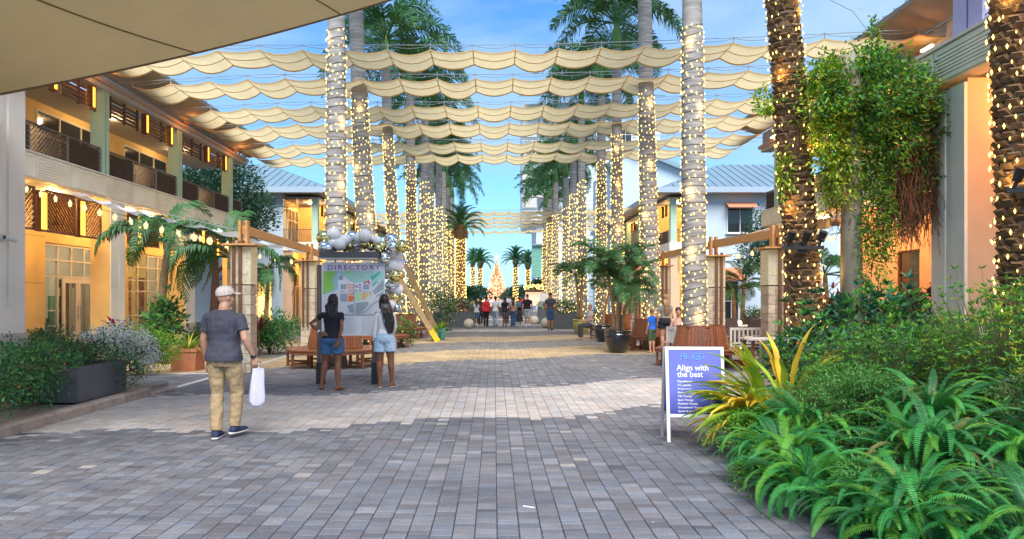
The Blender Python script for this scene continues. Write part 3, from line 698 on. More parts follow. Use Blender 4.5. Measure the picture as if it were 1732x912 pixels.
# ---------- far corner buildings with blue metal roofs
def far_building(s, Y0, label, awn):
    Xc = -11.6*s; root = thing('shop_building', label, 'building', (Xc, Y0, 0)); W = -s
    def bx(name, x0, x1, y0, y1, z0, z1, m):
        mb = MB(); mb.box(min(x0,x1), max(x0,x1), y0, y1, z0, z1); return mb.build(name, m, root, world=True)
    xw = Xc+W*2.4      # where the solid front wall begins
    xe = Xc+W*11
    bx('front_wall', xw, xe, Y0, Y0+0.3, 0, 8.5, M_blue)
    bx('side_wall', xw, xw+W*0.3, Y0+0.31, Y0+4.2, 0, 8.5, M_yellow)
    bx('back_wall', Xc+W*0.1, xw, Y0+4.2, Y0+4.5, 0, 8.5, M_yellow)
    bx('street_wall', xw+W*0.32, xw+W*0.6, Y0+4.6, Y0+32, 0, 8.5, M_blue)
    bx('floor_slab', Xc, xw-W*0.01, Y0-0.1, Y0+32, 4.75, 5.3, M_cream)
    bx('balcony_ceiling', Xc, xw, Y0, Y0+32, 8.2, 8.3, M_soffit)
    for y in (0.2, 5.5, 11, 16.5, 22, 27.5):
        bx('column', Xc+W*0.1, Xc+W*0.5, Y0+y-0.2, Y0+y+0.2, 5.3, 8.2, M_green)
        bx('pillar', Xc+W*0.1, Xc+W*0.7, Y0+y-0.2, Y0+y+0.6, 0, 4.75, M_peach)
    bx('pillar', xw-W*0.6, xw, Y0-0.02, Y0+0.3, 0, 4.75, M_peach)
    railing(root, Xc+W*0.08, Y0+0.5, Y0+31.5, 5.3, 6.15, 1.8)
    # front balcony rail and louvres between columns
    for i in range(2):
        a = Xc+W*(0.55+i*0.95); b = a+W*0.85; m = MB(); diag_panel(m, Y0-0.02, min(a,b), max(a,b), 5.34, 6.1, 1 if i else -1, th=0.02, sp=0.1, w=0.04, axis='x'); m.build('railing_panel', M_rail, root, world=True)
        m = MB()
        for k in range(5): m.box(min(a,b), max(a,b), Y0-0.02, Y0+0.04, 7.6+k*0.13, 7.6+k*0.13+0.08)
        m.build('eave_louvre', M_dark, root, world=True)
        screen = MB(); diag_panel(screen, Y0, min(a,b), max(a,b), 3.3, 4.7, -1 if i else 1, th=0.02, sp=0.13, w=0.06, axis='x'); screen.build('wood_screen', MATS['screen_wood'], root, world=True)
    m = MB(); m.box(min(Xc+W*0.5,xw), max(Xc+W*0.5,xw), Y0-0.05, Y0, 6.12, 6.17); m.build('balcony_rail', M_rail, root, world=True)
    # window openings behind the balcony
    window_grid(root, xw-W*0.02, Y0+0.8, Y0+3.6, 5.4, 7.7, 3, [6.9], -W, M_glassd, M_frame)
    window_grid(root, xw-W*0.02, Y0+0.8, Y0+3.8, 0.1, 3.3, 3, [2.4], -W, M_glassd, M_frame)
    # front windows with awnings
    for (u, w_) in ((3.3 if s > 0 else 3.7, 1.5 if s > 0 else 1.45),):
        a = Xc+W*(u+0.1); b = a+W*(w_+0.3); lo, hi = min(a,b), max(a,b)
        if s > 0: lo, hi = lo-0.9, hi-0.6
        window_grid(root, Y0-0.01, lo, hi, 5.9, 7.6, 2, 1, -1, M_glassd, M_white, sill=True, axis='x')
        m = MB(); am = mat('awning_'+awn[0], awn[1], 0.7, 0.1)
        for k in range(9):
            x0 = lo-0.1+(hi-lo+0.2)*k/9; x1 = lo-0.1+(hi-lo+0.2)*(k+1)/9-0.01; m.add([[x0,Y0-0.05,7.95],[x1,Y0-0.05,7.95],[x1,Y0-0.9,7.55],[x0,Y0-0.9,7.55],[x0,Y0-0.05,7.91],[x1,Y0-0.05,7.91],[x1,Y0-0.9,7.51],[x0,Y0-0.9,7.51]], MB.BF[:, ::-1])
        m.build('awning', am, root, world=True)
    # ground floor window with canopy
    a = Xc+W*3.1; b = Xc+W*4.6 if s < 0 else Xc+W*6.0; lo, hi = min(a,b), max(a,b)
    window_grid(root, Y0-0.01, lo, hi, 0.1, 2.75, 3, [1.4,2.1], -1, M_glassd if s < 0 else emis('lit_window',(1.0,0.55,0.15),1.2), M_white, axis='x')
    m = MB(); m.prism([(lo-0.2,2.9),(hi+0.2,2.9),(hi+0.1,3.5),(lo-0.1,3.5)], Y0-0.15, Y0-0.9) ; 
    m = MB(); m.add([[lo-0.2,Y0-1.2,2.8],[hi+0.2,Y0-1.2,2.8],[hi+0.1,Y0-0.05,3.6],[lo-0.1,Y0-0.05,3.6],[lo-0.2,Y0-1.2,2.74],[hi+0.2,Y0-1.2,2.74],[hi+0.1,Y0-0.05,3.5],[lo-0.1,Y0-0.05,3.5]], MB.BF)
    m.build('canopy', mat('canopy_'+awn[2], awn[3], 0.6, 0.1), root, world=True)
    # roofs
    E = 8.75; f0 = Xc-W*0.9
    m = MB(); m.box(min(f0,xe), max(f0,xe), Y0-0.9, Y0+33, 8.5, 8.62); m.build('soffit', M_soffit, root, world=True)
    m = MB(); m.box(min(f0,xe)-0.05, max(f0,xe)+0.05, Y0-0.97, Y0-0.905, 8.48, 8.85); m.box(f0-0.05 if W>0 else f0+0.0, f0 if W>0 else f0+0.05, Y0-0.9, Y0+33, 8.48, 8.85); m.build('roof_fascia', mat('blue_fascia',(0.35,0.45,0.55),0.5,0.04), root, world=True)
    xr = Xc+W*5.2; q = [((f0,Y0-0.9,E),(xe,Y0-0.9,E),(xe,Y0+6,11.5),(xr,Y0+6,11.5)), ((f0,Y0-0.9,E),(f0,Y0+33,E),(xr,Y0+30,11.5),(xr,Y0+6,11.5))]
    if W < 0: q[0] = ((xe,Y0-0.9,E),(f0,Y0-0.9,E),(xr,Y0+6,11.5),(xe,Y0+6,11.5))
    seam_roof(root, q)
    for (x, y, e) in ((Xc+W*1.2, Y0+2.2, 45), (Xc+W*1.2, Y0+8, 40), (Xc+W*1.2, Y0+16, 40)): downlight(root, x, y, 8.12, e*2.2, (1,0.55,0.22)); downlight(root, x, y, 4.68, e*3, (1,0.5,0.18))
    for y in (1.2, 2.2, 6.8, 8.2, 12.5, 13.7): lantern_box(root, Xc+W*0.05, Y0+y, 7.2, 7.85, s, 0.2)
    return root
FL = far_building(1, 49, 'far left two storey building with blue seamed metal roof and corner balcony', ('white',(0.6,0.62,0.5),'blue',(0.05,0.25,0.6)))
FR = far_building(-1, 49, 'far right two storey building with blue metal roof and salmon window awning', ('salmon',(0.70,0.28,0.16),'orange',(0.65,0.22,0.10)))
# antenna masts
for (x, y, lab) in ((-13.0, 58, 'thin mast on the roof ridge of the far left building'), (16.0, 60, 'thin mast on the roof of the far right building')):
    m = MB(); m.tube([(0,0,10.5),(0,0,15.5)], [0.04,0.02]); m.tube([(-0.15,0,15.3),(0.15,0,15.3)], 0.02)
    o = tag(m.build('mast', M_steel), lab, 'mast'); o.location = (x, y, 0)
# gabled blue building behind far right
GB = thing('gable_building', 'plain pale blue gabled building rising behind the far right roof', 'building', (17, 72, 0))
m = MB(); m.prism([(11.5,0),(34,0),(34,8),(21,13.0),(14.0,15.8),(11.5,15.0)], 72, 86); m.build('wall', M_blue, GB, world=True)
m = MB(); m.add([[12.6,71.2,16.6],[24.5,71.2,11.9],[24.5,87,11.9],[12.6,87,16.6],[12.6,71.2,16.2],[24.5,71.2,11.4],[24.5,87,11.4],[12.6,87,16.2]], MB.BF); m.build('roof', M_roof, GB, world=True)
# tall sided hotel
TB = thing('hotel_building', 'tall pale blue clapboard building with balconies and louvred shutters beyond the right palms', 'building', (12, 100, 0))
def tb(name, x0, x1, y0, y1, z0, z1, m): mb = MB(); mb.box(x0,x1,y0,y1,z0,z1); return mb.build(name, m, TB, world=True)
M_siding = mat('pale_siding', (0.60,0.70,0.76), 0.7, 0.04, 1)
TY = 98
tb('wall', 8.0, 21, TY, TY+14, 0, 27.5, M_siding); tb('wall', 14.5, 21.5, TY-2.2, TY-0.01, 0, 24.5, M_siding); tb('wall', 3.9, 8.0, TY+1, TY+13, 11.2, 27.5, M_siding)
tb('wall', 5.6, 8.0, TY+0.5, TY+13, 0, 11.2, M_siding)
for i in range(46):
    z = 0.6+i*0.58
    if z < 27: tb('clapboard', 8.0, 14.48, TY-0.04, TY-0.002, z, z+0.06, M_blue)
    if z < 24: tb('clapboard', 14.5, 21.5, TY-2.24, TY-2.202, z, z+0.06, M_blue)
for fl in range(8):
    z = 3.2+fl*3.1
    for (x0, x1, yy) in ((9.6, 11.2, TY), (16.2, 17.8, TY-2.2)):
        if z+1.9 > 26 or (yy < TY and z+1.9 > 24): continue
        window_grid(TB, yy-0.02, x0, x1, z, z+1.9, 2, 2, -1, emis('hotel_glow',(0.9,0.55,0.2),0.5) if (fl+int(x0)) % 3 == 0 else M_glassd, M_white, sill=True, axis='x')
        m = MB()
        for xx in (x0-0.75, x1+0.1):
            m.box(xx, xx+0.05, yy-0.08, yy-0.03, z, z+1.9); m.box(xx+0.6, xx+0.65, yy-0.08, yy-0.03, z, z+1.9)
            for k in range(9): m.box(xx+0.05, xx+0.6, yy-0.07, yy-0.03, z+0.05+k*0.2, z+0.05+k*0.2+0.12)
        m.build('shutter', M_white, TB, world=True)
    # corner balcony
    zb = 12.0+fl*3.1
    if zb < 26:
        tb('balcony_slab', 3.6, 8.0, TY-0.7, TY+0.99, zb-0.2, zb, M_white)
        m = MB(); m.box(3.6,8.0,TY-0.68,TY-0.62,zb+1.0,zb+1.06)
        for k in range(20): m.box(3.7+k*0.22,3.73+k*0.22,TY-0.67,TY-0.63,zb+0.002,zb+0.999)
        m.build('balcony_rail', M_white, TB, world=True)
        m = MB(); m.box(3.7,5.6,TY-0.62,TY-0.58,zb+1.5,zb+2.7)
        for k in range(10): m.box(3.72,5.58,TY-0.66,TY-0.621,zb+1.5+k*0.12,zb+1.5+k*0.12+0.06)
        m.build('shutter', M_white, TB, world=True)
for (za, zb_) in ((4.3, 8.4),):
    m = MB(); m.box(5.0,6.2,TY-0.5,TY-0.44,za,zb_)
    for k in range(24): m.box(5.05,6.15,TY-0.56,TY-0.501,za+0.08+k*0.168,za+0.08+k*0.168+0.09)
    m.build('shutter', mat('teal_shutter',(0.22,0.50,0.40),0.5,0.05), TB, world=True)
tb('balcony_slab', 5.4, 8.4, TY-1.2, TY+0.4, 4.0, 4.2, M_white); tb('canopy', 5.0, 8.2, TY-1.0, TY+0.4, 8.5, 8.7, M_roof)
seam_roof(TB, [((3.2,TY-3,27.6),(22,TY-3,27.6),(16,TY+6,31),(9,TY+6,31))])
# ================================================================ SHADE SAILS
def sail_mat(name, base, tr):
    return mat(name, base, 0.85, 0.05, 3, trans=tr, bump=0.08, bscale=200)
M_sail = sail_mat('sail_cloth', (0.82,0.70,0.42), 0.6)
M_hem = sail_mat('sail_hem', (0.70,0.54,0.28), 0.45)
def wave_sail(Y, width, x0, x1, Z, label, per=1.2, zl=None, zr=None, grp='scalloped shade sails over the street'):
    root = thing('shade_sail', label, 'shade sail', (0, Y, Z), group=grp)
    n = int(round((x1-x0)/per)); st = (x1-x0)/n; sub = 6; rows = 9
    def base(x, v):
        u = (x-x0)/(x1-x0); skew = -0.05*Y*max(0, x/12)**1.5
        dz = 0
        if x < -7: dz = -((-7-x)/4.8)**1.3*0.28
        return Y+skew+v*width, Z+dz+0.10*max(0, x/12)
    ns = n*sub; vs = []; fs = []
    for i in range(ns+1):
        x = x0+(x1-x0)*i/ns; t = (i % sub)/sub; sag = 0.165*4*t*(1-t)*(1+0.30*math.sin(i//sub*2.3+Y*1.7)+0.12*math.sin(i//sub*5.1+Y))
        for j in range(rows):
            v = j/(rows-1); yy, zz = base(x, v)
            # three strips: cloth bellies between cross seams, front valance hangs
            z = zz-sag*(0.75+0.35*v)-0.008*math.sin(PI*((v*2) % 1))
            vs.append((x-0.0, yy-Y, z-Z))
    for i in range(ns):
        for j in range(rows-1): fs.append([i*rows+j, (i+1)*rows+j, (i+1)*rows+j+1, i*rows+j+1])
    m = MB(); m.add(vs, fs); m.build('cloth', M_sail, root, smooth=True)
    # hems: front, middle, back
    vv = np.array(vs).reshape(ns+1, rows, 3); h = MB()
    for j in (0, (rows-1)//2, rows-1):
        p = vv[:, j].copy(); q = vv[:, j].copy(); q[:, 2] -= 0.035 if j != (rows-1)//2 else 0.015; p[:, 2] += 0.006; d = 0.012
        V = np.concatenate([p+[0,-d,0], q+[0,-d,0], q+[0,d,0], p+[0,d,0]]); k = ns+1
        fs2 = []
        for i in range(ns):
            for a in range(4):
                b = (a+1) % 4; fs2.append([a*k+i, a*k+i+1, b*k+i+1, b*k+i])
        h.add(V, fs2)
    for i in range(0, ns+1, sub): h.tube([tuple(p+np.array([0,0,0.012])) for p in vv[i]], 0.016, 5)
    h.build('hem', M_hem, root)
    # cables with hangers
    for vrow, name in ((0.0, 'front_cable'), (1.0, 'back_cable')):
        c = MB(); pts = [(x0-0.6+(x1-x0+1.2)*i/24, base(x0-0.6+(x1-x0+1.2)*i/24, vrow)[0]-Y, base(x0-0.6+(x1-x0+1.2)*i/24, vrow)[1]-Z+0.13) for i in range(25)]
        c.tube(pts, 0.011, 5)
        for i in range(0, ns+1, sub):
            p = vv[i, 0 if vrow == 0 else rows-1]; c.tube([tuple(p), (p[0],p[1],p[2]+0.19)], [0.016,0.009], 5)
        if vrow == 0:
            for i in range(0, ns, sub):   # sagging draw cord
                a = vv[i,0]+[0,-0.02,0.11]; b = vv[i+sub,0]+[0,-0.02,0.11]
                c.tube([tuple(a*(1-t)+b*t-np.array([0,0,0.085*4*t*(1-t)])) for t in np.linspace(0,1,7)], 0.008, 4)
        c.build('cable', M_cable, root)
    return root
ords = ['nearest', 'second', 'third', 'fourth', 'fifth', 'sixth and farthest']
for i, Y in enumerate((20.8, 23.3, 26.6, 29.3, 32.9, 35.6)):
    wave_sail(Y, 0.062*Y if i < 4 else 1.75, -11.4, 12.6 if i == 0 else 11.4, 8.55 if i else 8.62, '%s of the six cream scalloped sails overhead' % ords[i])
for i, Y in enumerate((60, 63.5, 67.2, 71, 77)):
    wave_sail(Y, 1.9, -12, 12, 8.6, '%s of the five small far scalloped sails between the blue roofs' % ['nearest','second','third','fourth','farthest'][i], grp='far scalloped shade sails')

# big tan sail at the upper left corner
def big_sail():
    root = thing('large_shade_sail', 'large smooth tan shade sail overhead at the upper left corner', 'shade sail', (-4, 6, 5))
    P = lambda px, py, Y: Vector((GX(px, Y), Y, GZ(py, Y)))
    A = P(-260, 203, 9.2); Bp = P(700, -13, 12.5); C = Vector((0.2, 5.6, 6.9)); Dp = Vector((-8.6, 3.0, 5.0))
    n = 24; vs = []
    def edge(a, b, t, sagv): return a.lerp(b, t)+sagv*(4*t*(1-t))
    for i in range(n+1):
        u = i/n
        lo = edge(A, Bp, u, Vector((0,0,-0.17))); hi = edge(Dp, C, u, Vector((0,0.3,0)))
        for j in range(n+1):
            v = j/n; p = lo.lerp(hi, v); p.z -= 0.25*math.sin(PI*u)*math.sin(PI*v); vs.append(p)
    fs = [[i*(n+1)+j, (i+1)*(n+1)+j, (i+1)*(n+1)+j+1, i*(n+1)+j+1] for i in range(n) for j in range(n)]
    MT = mat('tan_canvas', (0.36,0.28,0.145), 0.9, 0.05, 1.2, trans=0.35, bump=0.1, bscale=150)
    m = MB(); m.add(vs, fs); m.build('cloth', MT, root, smooth=True, world=True)
    e = MB(); V = np.array([tuple(v) for v in vs]).reshape(n+1, n+1, 3)
    e.tube([tuple(p) for p in V[:, 0]], 0.022, 6); e.build('edge_rope', mat('edge_rope',(0.20,0.13,0.07),0.8), root, world=True)
    for k in (13, 20):
        s_ = MB(); pts = []
        for j in range(n+1):
            f_ = max(0.0, k-j*0.35); i_ = min(n-1, int(f_)); pts.append(tuple(V[i_, j]*(1-(f_-i_))+V[i_+1, j]*(f_-i_)-np.array([0,0,0.006])))
        s_.tube(pts, 0.012, 5); s_.build('seam', MATS['edge_rope'], root, world=True)
big_sail()

# ================================================================ PALMS
M_trunk = mat('royal_palm_bark', (0.29,0.28,0.265), 0.85, 0.38, 2.2, bump=0.5, bscale=6, stretch=(0.8,0.8,7))
M_shaft = mat('crownshaft_green', (0.10,0.26,0.06), 0.4, 0.2, 3)
M_frond = mat('palm_frond', (0.045,0.15,0.045), 0.5, 0.35, 2, trans=0.25, rnd=0.2)
M_datebark = mat('date_palm_bark', (0.17,0.10,0.05), 0.9, 0.4, 10, bump=0.5, bscale=25)
def frond_mesh(L=3.2, npair=46, leaf=0.62, droop=1.0, width=0.045, plume=0.5, name='frond', m_=None, seed=0, rise=0.55, vee=0.5):
    r = random.Random(seed); mb = MB(); pts = []
    K = 12
    for i in range(K+1):
        t = i/K; x = L*(t-0.18*droop*t**3); z = L*(rise*t-droop*0.75*t**2.2); pts.append(Vector((x, 0.03*math.sin(5*t+seed), z)))
    mb.tube(pts, [0.035*(1-0.85*i/K)*L/3.2+0.004 for i in range(K+1)], 5)
    def P(t):
        f = t*K; i = min(K-1, int(f)); return pts[i].lerp(pts[i+1], f-i)
    vs = []; fs = []; k = 0
    for i in range(npair):
        t = 0.14+0.86*(i+0.5)/npair; p = P(t); d = (P(min(1,t+0.02))-P(t-0.02)).normalized()
        for sgn in (-1, 1):
            ll = leaf*(math.sin(PI*min(1, 0.12+t*0.86))**0.6)*r.uniform(0.85,1.1); side = Vector((0, sgn, 0)); up = side.cross(d)*sgn
            if up.z < 0: up = -up
            v_ = vee+r.uniform(-plume, plume)
            q = (side*math.cos(v_)+up*math.sin(v_)*0.9+d*0.55).normalized(); w = d*width*0.5
            mid = p+q*ll*0.55; tip = p+q*ll*0.9+Vector((0,0,-ll*0.38*droop))
            vs += [p-w*0.6, p+w*0.6, mid+w, mid-w, tip]; fs.append([k, k+1, k+2, k+3]); k += 5
    tris = [[j*5+3, j*5+2, j*5+4] for j in range(len(fs))]
    mb.add(vs, fs); base = mb.n-len(vs); mb.c.append((np.zeros((0,3)), np.array(tris)+base, 0)); mb.cols.append((0, None))
    return mb.mesh(name, m_ or M_frond)
FR_ROYAL = [frond_mesh(seed=i, L=3.0+0.3*i, droop=1.0+0.12*i, npair=62, leaf=0.78, width=0.06, plume=0.7, vee=0.35) for i in range(3)]
BULB_V = np.array([[1,0,0],[0,1,0],[-1,0,0],[0,-1,0],[0,0,2.0],[0,0,-2.0]], float)
BULB_F = np.array([[0,1,4],[1,2,4],[2,3,4],[3,0,4],[1,0,5],[2,1,5],[3,2,5],[0,3,5]])
def trunk_lights(root, path, rad, z0, z1, pitch, sp, rb, name='light_string', wire=True, m_=None):
    """helix of bulbs round a trunk; path(z)->(x,y), rad(z)"""
    pts = []; bl = []; z = z0; a = random.random()*6; 
    while z < z1:
        r_ = rad(z)+0.012; cx, cy = path(z); p = (cx+r_*math.cos(a), cy+r_*math.sin(a), z+0.03*math.sin(a*1.0+z)); pts.append(p)
        da = sp/r_
        if random.random() < 0.93: bl.append((cx+(r_+0.012)*math.cos(a)+random.gauss(0,0.006), cy+(r_+0.012)*math.sin(a)+random.gauss(0,0.006), z-0.02+random.gauss(0,0.055)))
        a += da; z += pitch*da/(2*PI)
    mb = MB(); n = len(bl)
    Ms = np.tile(np.eye(3)*rb, (n,1,1))*rng.uniform(0.75,1.3,(n,1,1)); mb.inst(BULB_V, BULB_F, Ms, bl, 1)
    if wire: mb.tube(pts, 0.006, 3, 0, caps=False)
    o = mb.build(name, [M_wire, m_ or M_bulb], root); o['kind'] = 'stuff'; return o
def royal_palm(x, y, label, lean=0.0, H=13.0, r0=0.30, lit=8.9, nf=13, near=True, grp='royal palms wrapped in fairy lights', crown=True):
    root = thing('royal_palm', label, 'palm tree', (x, y, 0), group=grp)
    def path(z): t = z/H; return (lean*t*(1.6-0.6*t), 0.0)
    def rad(z):
        t = z/H; return r0*(1.12-0.30*t+0.10*math.sin(PI*min(1,t*1.5)))*(1 if z > 0.4 else 1+0.3*(0.4-z)/0.4)
    k = 40 if near else 14
    mb = MB(); pts = []; rr = []
    for i in range(k+1):
        z = H*i/k; pts.append((path(z)[0], 0, z)); rr.append(rad(z)*(1+(0.02 if i % 2 else 0)))
    mb.tube(pts, rr, 20 if near else 10); mb.build('trunk', M_trunk, root, smooth=True)
    px = path(H)[0]
    if crown:
        m = MB(); m.tube([(px,0,H-0.02),(px,0,H+0.5),(px,0,H+1.0),(px,0,H+1.5)], [rad(H)*0.92, rad(H)*0.95, rad(H)*0.62, 0.07], 12); m.build('crownshaft', M_shaft, root, smooth=True)
        for i in range(nf):
            a = i*2.399+random.uniform(-0.2,0.2); el = 1.05-1.5*(i/nf)
            mat_ = Matrix.Rotation(a,3,'Z') @ Matrix.Rotation(-el*0.85,3,'Y')
            sc = random.uniform(0.85,1.08)
            put(FR_ROYAL[i % 3], 'frond', root, (px+0.1*math.cos(a), 0.1*math.sin(a), H+1.25-0.25*(i/nf)), mat_, (sc,sc,sc))
    if y < 33:
        for i in range(5):
            z = 1.0+i*1.65+random.uniform(-0.2,0.2); a = -PI/2+random.uniform(-1.1,1.1); rr_ = rad(z)+0.10; lamp('string_glow', (path(z)[0]+rr_*math.cos(a)+x, rr_*math.sin(a)+y, z), 1.6, (1.0,0.60,0.20), root, 0.05)
    trunk_lights(root, path, rad, 0.35, lit, 0.20 if near else 0.28, 0.125 if near else 0.16, 0.015 if y < 27 else (0.019 if y < 38 else 0.028), wire=near)
    return root
words = ['nearest','second','third','fourth','fifth','sixth','seventh','eighth','ninth','tenth']
rowL = [(-4.2,19.5,0.05,14.2,0.235),(-4.25,26.5,-0.75,13.6,0.30),(-4.1,33,-0.75,12.0,0.25),(-4.35,39.6,-0.15,12.6,0.27),(-4.35,45.3,0.1,12.6,0.26),(-4.4,51.3,0,12.4,0.26),(-4.4,57.5,0.1,12,0.28),(-4.4,64,0,12.5,0.28),(-4.4,70,0,12,0.28),(-4.4,77,0,12,0.28)]
rowR = [(5.3,19.5,-0.1,14.4,0.27),(5.55,25.9,-0.3,14.5,0.27),(5.4,32.3,-0.05,12.5,0.24),(5.62,38.8,0.0,12.2,0.25),(5.4,45,-0.1,13.2,0.25),(5.5,51.4,0,11.6,0.27),(5.6,57.8,0,11.0,0.28),(5.3,64,0,11.6,0.28),(5.3,70.5,0,11,0.28),(5.3,77,0,11,0.28)]
for i, (x, y, ln, H, r0) in enumerate(rowL):
    q = 0.905; x, y, ln, r0, H = x*q, y*q, ln*q, r0*q, (H-1.65)*q+1.65
    royal_palm(x, y, '%s light-wrapped royal palm in the left row' % words[i], ln, H, r0, 8.15, 18 if y < 60 else 14, y < 38)
for i, (x, y, ln, H, r0) in enumerate(rowR):
    q = 0.905; x, y, ln, r0, H = x*q, y*q, ln*q, r0*q, (H-1.65)*q+1.65
    royal_palm(x, y, '%s light-wrapped royal palm in the right row' % words[i], ln, H, r0, 8.15, 18 if y < 60 else 14, y < 38)
# extra trunks in the far middle clump, lit dense

# grey trunks without lights between the rows, right clump
for i, (x, y, H) in enumerate(((7.4, 62, 11.5), (7.0, 84, 11.2), (-6.2, 62, 12.3), (-6.5, 72, 11.5))):
    royal_palm(x, y, 'tall royal palm standing behind the %s row %s' % ('right' if x > 0 else 'left', ['by the clapboard building','at its far end','near the blue roof','at its dim far end'][i]), 0.1, H, 0.27, 8.0, 12, False, grp='palms behind the rows')

def diamond_bark(mb, path, rad, z0, z1, rows_per_m=11, n=9, size=0.085):
    locs = []; Ms = []
    k = int((z1-z0)*rows_per_m)
    for i in range(k):
        z = z0+(z1-z0)*i/k
        for j in range(n):
            a = 2*PI*(j+0.5*(i % 2))/n+i*0.05; r_ = rad(z); cx, cy = path(z)
            locs.append((cx+r_*math.cos(a), cy+r_*math.sin(a), z+random.gauss(0,0.012)))
            w = 2*PI*r_/n*0.62; s_ = random.uniform(0.8,1.25)
            M = (Matrix.Rotation(a,3,'Z') @ Matrix.Rotation(0.5+random.gauss(0,0.15),3,'Y') @ Matrix.Diagonal((size*s_*0.6, w, size*s_)))
            Ms.append(np.array(M))
    tv = np.array([[0,-1,-0.7],[0,1,-0.7],[0.15,0.75,0.5],[0.15,-0.75,0.5],[0.55,-0.8,-0.5],[0.55,0.8,-0.5],[0.8,0.45,0.45],[0.8,-0.45,0.45]])
    mb.inst(tv, [[4,5,6,7],[0,1,5,4],[1,2,6,5],[2,3,7,6],[3,0,4,7]], np.array(Ms), locs)
FR_DATE = [frond_mesh(seed=20+i, L=2.6, droop=0.75+0.1*i, npair=44, leaf=0.42, width=0.045, plume=0.25, vee=0.6) for i in range(2)]
def date_palm(p0, p1, r0, label, lit, crown=True, near=True, nf=26, rb=0.012, pitch=0.22, sp=0.12):
    p0 = Vector(p0); p1 = Vector(p1); root = thing('date_palm', label, 'palm tree', p0)
    H = p1.z; dx = (p1.x-p0.x)/H; dy = (p1.y-p0.y)/H
    path = lambda z: (dx*z, dy*z); rad = lambda z: r0*(1.1-0.12*z/H)
    m = MB(); m.tube([(dx*z, dy*z, z) for z in np.linspace(0,H,12)], [rad(z)*0.97 for z in np.linspace(0,H,12)], 14 if near else 8)
    if near: diamond_bark(m, path, rad, 0, H)
    m.build('trunk', M_datebark, root)
    if near:
        for i in range(7):
            z = 0.9+i*1.05; a = -PI/2+(0.9 if i % 2 else -0.8); rr_ = rad(z)+0.14; lamp('string_glow', (p0.x+dx*z+rr_*math.cos(a), p0.y+rr_*math.sin(a), p0.z+z), 1.8, (1.0,0.58,0.16), root, 0.05)
    if lit: trunk_lights(root, path, lambda z: rad(z)+(0.055 if near else 0.02), 0.3, lit, pitch, sp, rb, wire=near)
    if crown:
        m = MB(); m.ball((dx*H,dy*H,H), r0*1.5, 10, sc=(1,1,1.3)); m.build('crown_heart', M_datebark, root)
        for i in range(nf):
            a = i*2.399; el = 1.35-1.75*i/nf
            put(FR_DATE[i % 2], 'frond', root, (dx*H,dy*H,H+0.3), Matrix.Rotation(a,3,'Z') @ Matrix.Rotation(-el,3,'Y'))
    return root
date_palm((5.12,11.9,0.05), (4.50,11.9,8.2), 0.205, 'rough barked date palm wrapped in lights left of the vine column', 7.5, crown=False)
date_palm((6.42,8.9,0.05), (6.16,8.9,8.0), 0.20, 'rough barked date palm wrapped in lights at the right edge', 7.5, crown=False, rb=0.015)
date_palm((GX(779,60),60,0),(GX(779,60),60,6.9),0.40,'yellow lit date palm closing the left row, beside the open sky',6.7,near=False,rb=0.03,pitch=0.26,sp=0.15,nf=34)
for (px, Y, zt, lab) in ((812, 125, 7.2, 'far date palm left of the lit Christmas tree'), (872, 125, 7.6, 'far date palm just right of the lit Christmas tree'), (893, 130, 7.2, 'far date palm standing farthest right of the lit Christmas tree'), (800, 140, 8.2, 'dim far date palm behind the yellow lit trunk')):
    date_palm((GX(px,Y),Y,0), (GX(px,Y),Y,zt), 0.36, lab, zt*0.9, near=False, rb=0.06, pitch=0.45, sp=0.3, nf=40).scale = (1,1,1)
for o in [o for o in bpy.data.objects if o.name.startswith('date_palm') and o.location.y > 100]:
    for ch in o.children:
        if ch.name.startswith('frond'): ch.scale = (1.2,1.2,1.2)

# ================================================================ CHRISTMAS TREE
CT = thing('christmas_tree', 'tall cone Christmas tree covered in warm lights with starburst on top', 'christmas tree', (GX(840,160), 160, 0))
m = MB(); rows = 40
prof = [(2.75*(1-i/rows)**0.95*(1+0.05*math.sin(i*2.1))+0.05, 0.3+i*(9.2/rows)) for i in range(rows+1)]
m.lathe(prof, 20); m.build('foliage', mat('fir_green',(0.05,0.09,0.05),0.8,0.3), CT)
n = 3600; t = rng.uniform(0,1,n)**0.75; t = 1-t if False else t
h = 1-np.sqrt(rng.uniform(0,1,n)); a = rng.uniform(0,2*PI,n); rr = 2.8*(1-h)+0.08
locs = np.stack([rr*np.cos(a), rr*np.sin(a), 0.35+h*9.2],1)
m = MB(); m.inst(BULB_V, BULB_F, np.tile(np.eye(3)*0.075,(n,1,1)), locs); o = m.build('tree_lights', emis('tree_bulb',(1.0,0.36,0.13),0.42,False), CT); o['kind'] = 'stuff'
n = 1300; h = 1-np.sqrt(rng.uniform(0,1,n)); a = rng.uniform(0,2*PI,n); rr = 2.9*(1-h)+0.1
for nm, cc, ss in (('tree_lights_pale',(1.0,0.80,0.50),0.7),('tree_lights_red',(0.9,0.10,0.06),0.35)):
    q = slice(0,900) if 'pale' in nm else slice(900,1300); m = MB(); L__ = np.stack([rr*np.cos(a), rr*np.sin(a), 0.35+h*9.2],1)[q]; m.inst(BULB_V, BULB_F, np.tile(np.eye(3)*0.08,(len(L__),1,1)), L__); o = m.build('tree_lights', emis(nm,cc,ss,False), CT); o['kind'] = 'stuff'
m = MB(); 
for i in range(16):
    a = i*PI/8; L_ = 1.0 if i % 2 == 0 else 0.7; m.beam((0.15*math.cos(a),0,10.3+0.15*math.sin(a)),(L_*math.cos(a),0,10.3+L_*math.sin(a)),0.06,0.10,up=(0,1,0),w2=0.05,h2=0.04)
m.build('star', emis('star_glow',(1.0,0.55,0.42),0.30), CT)

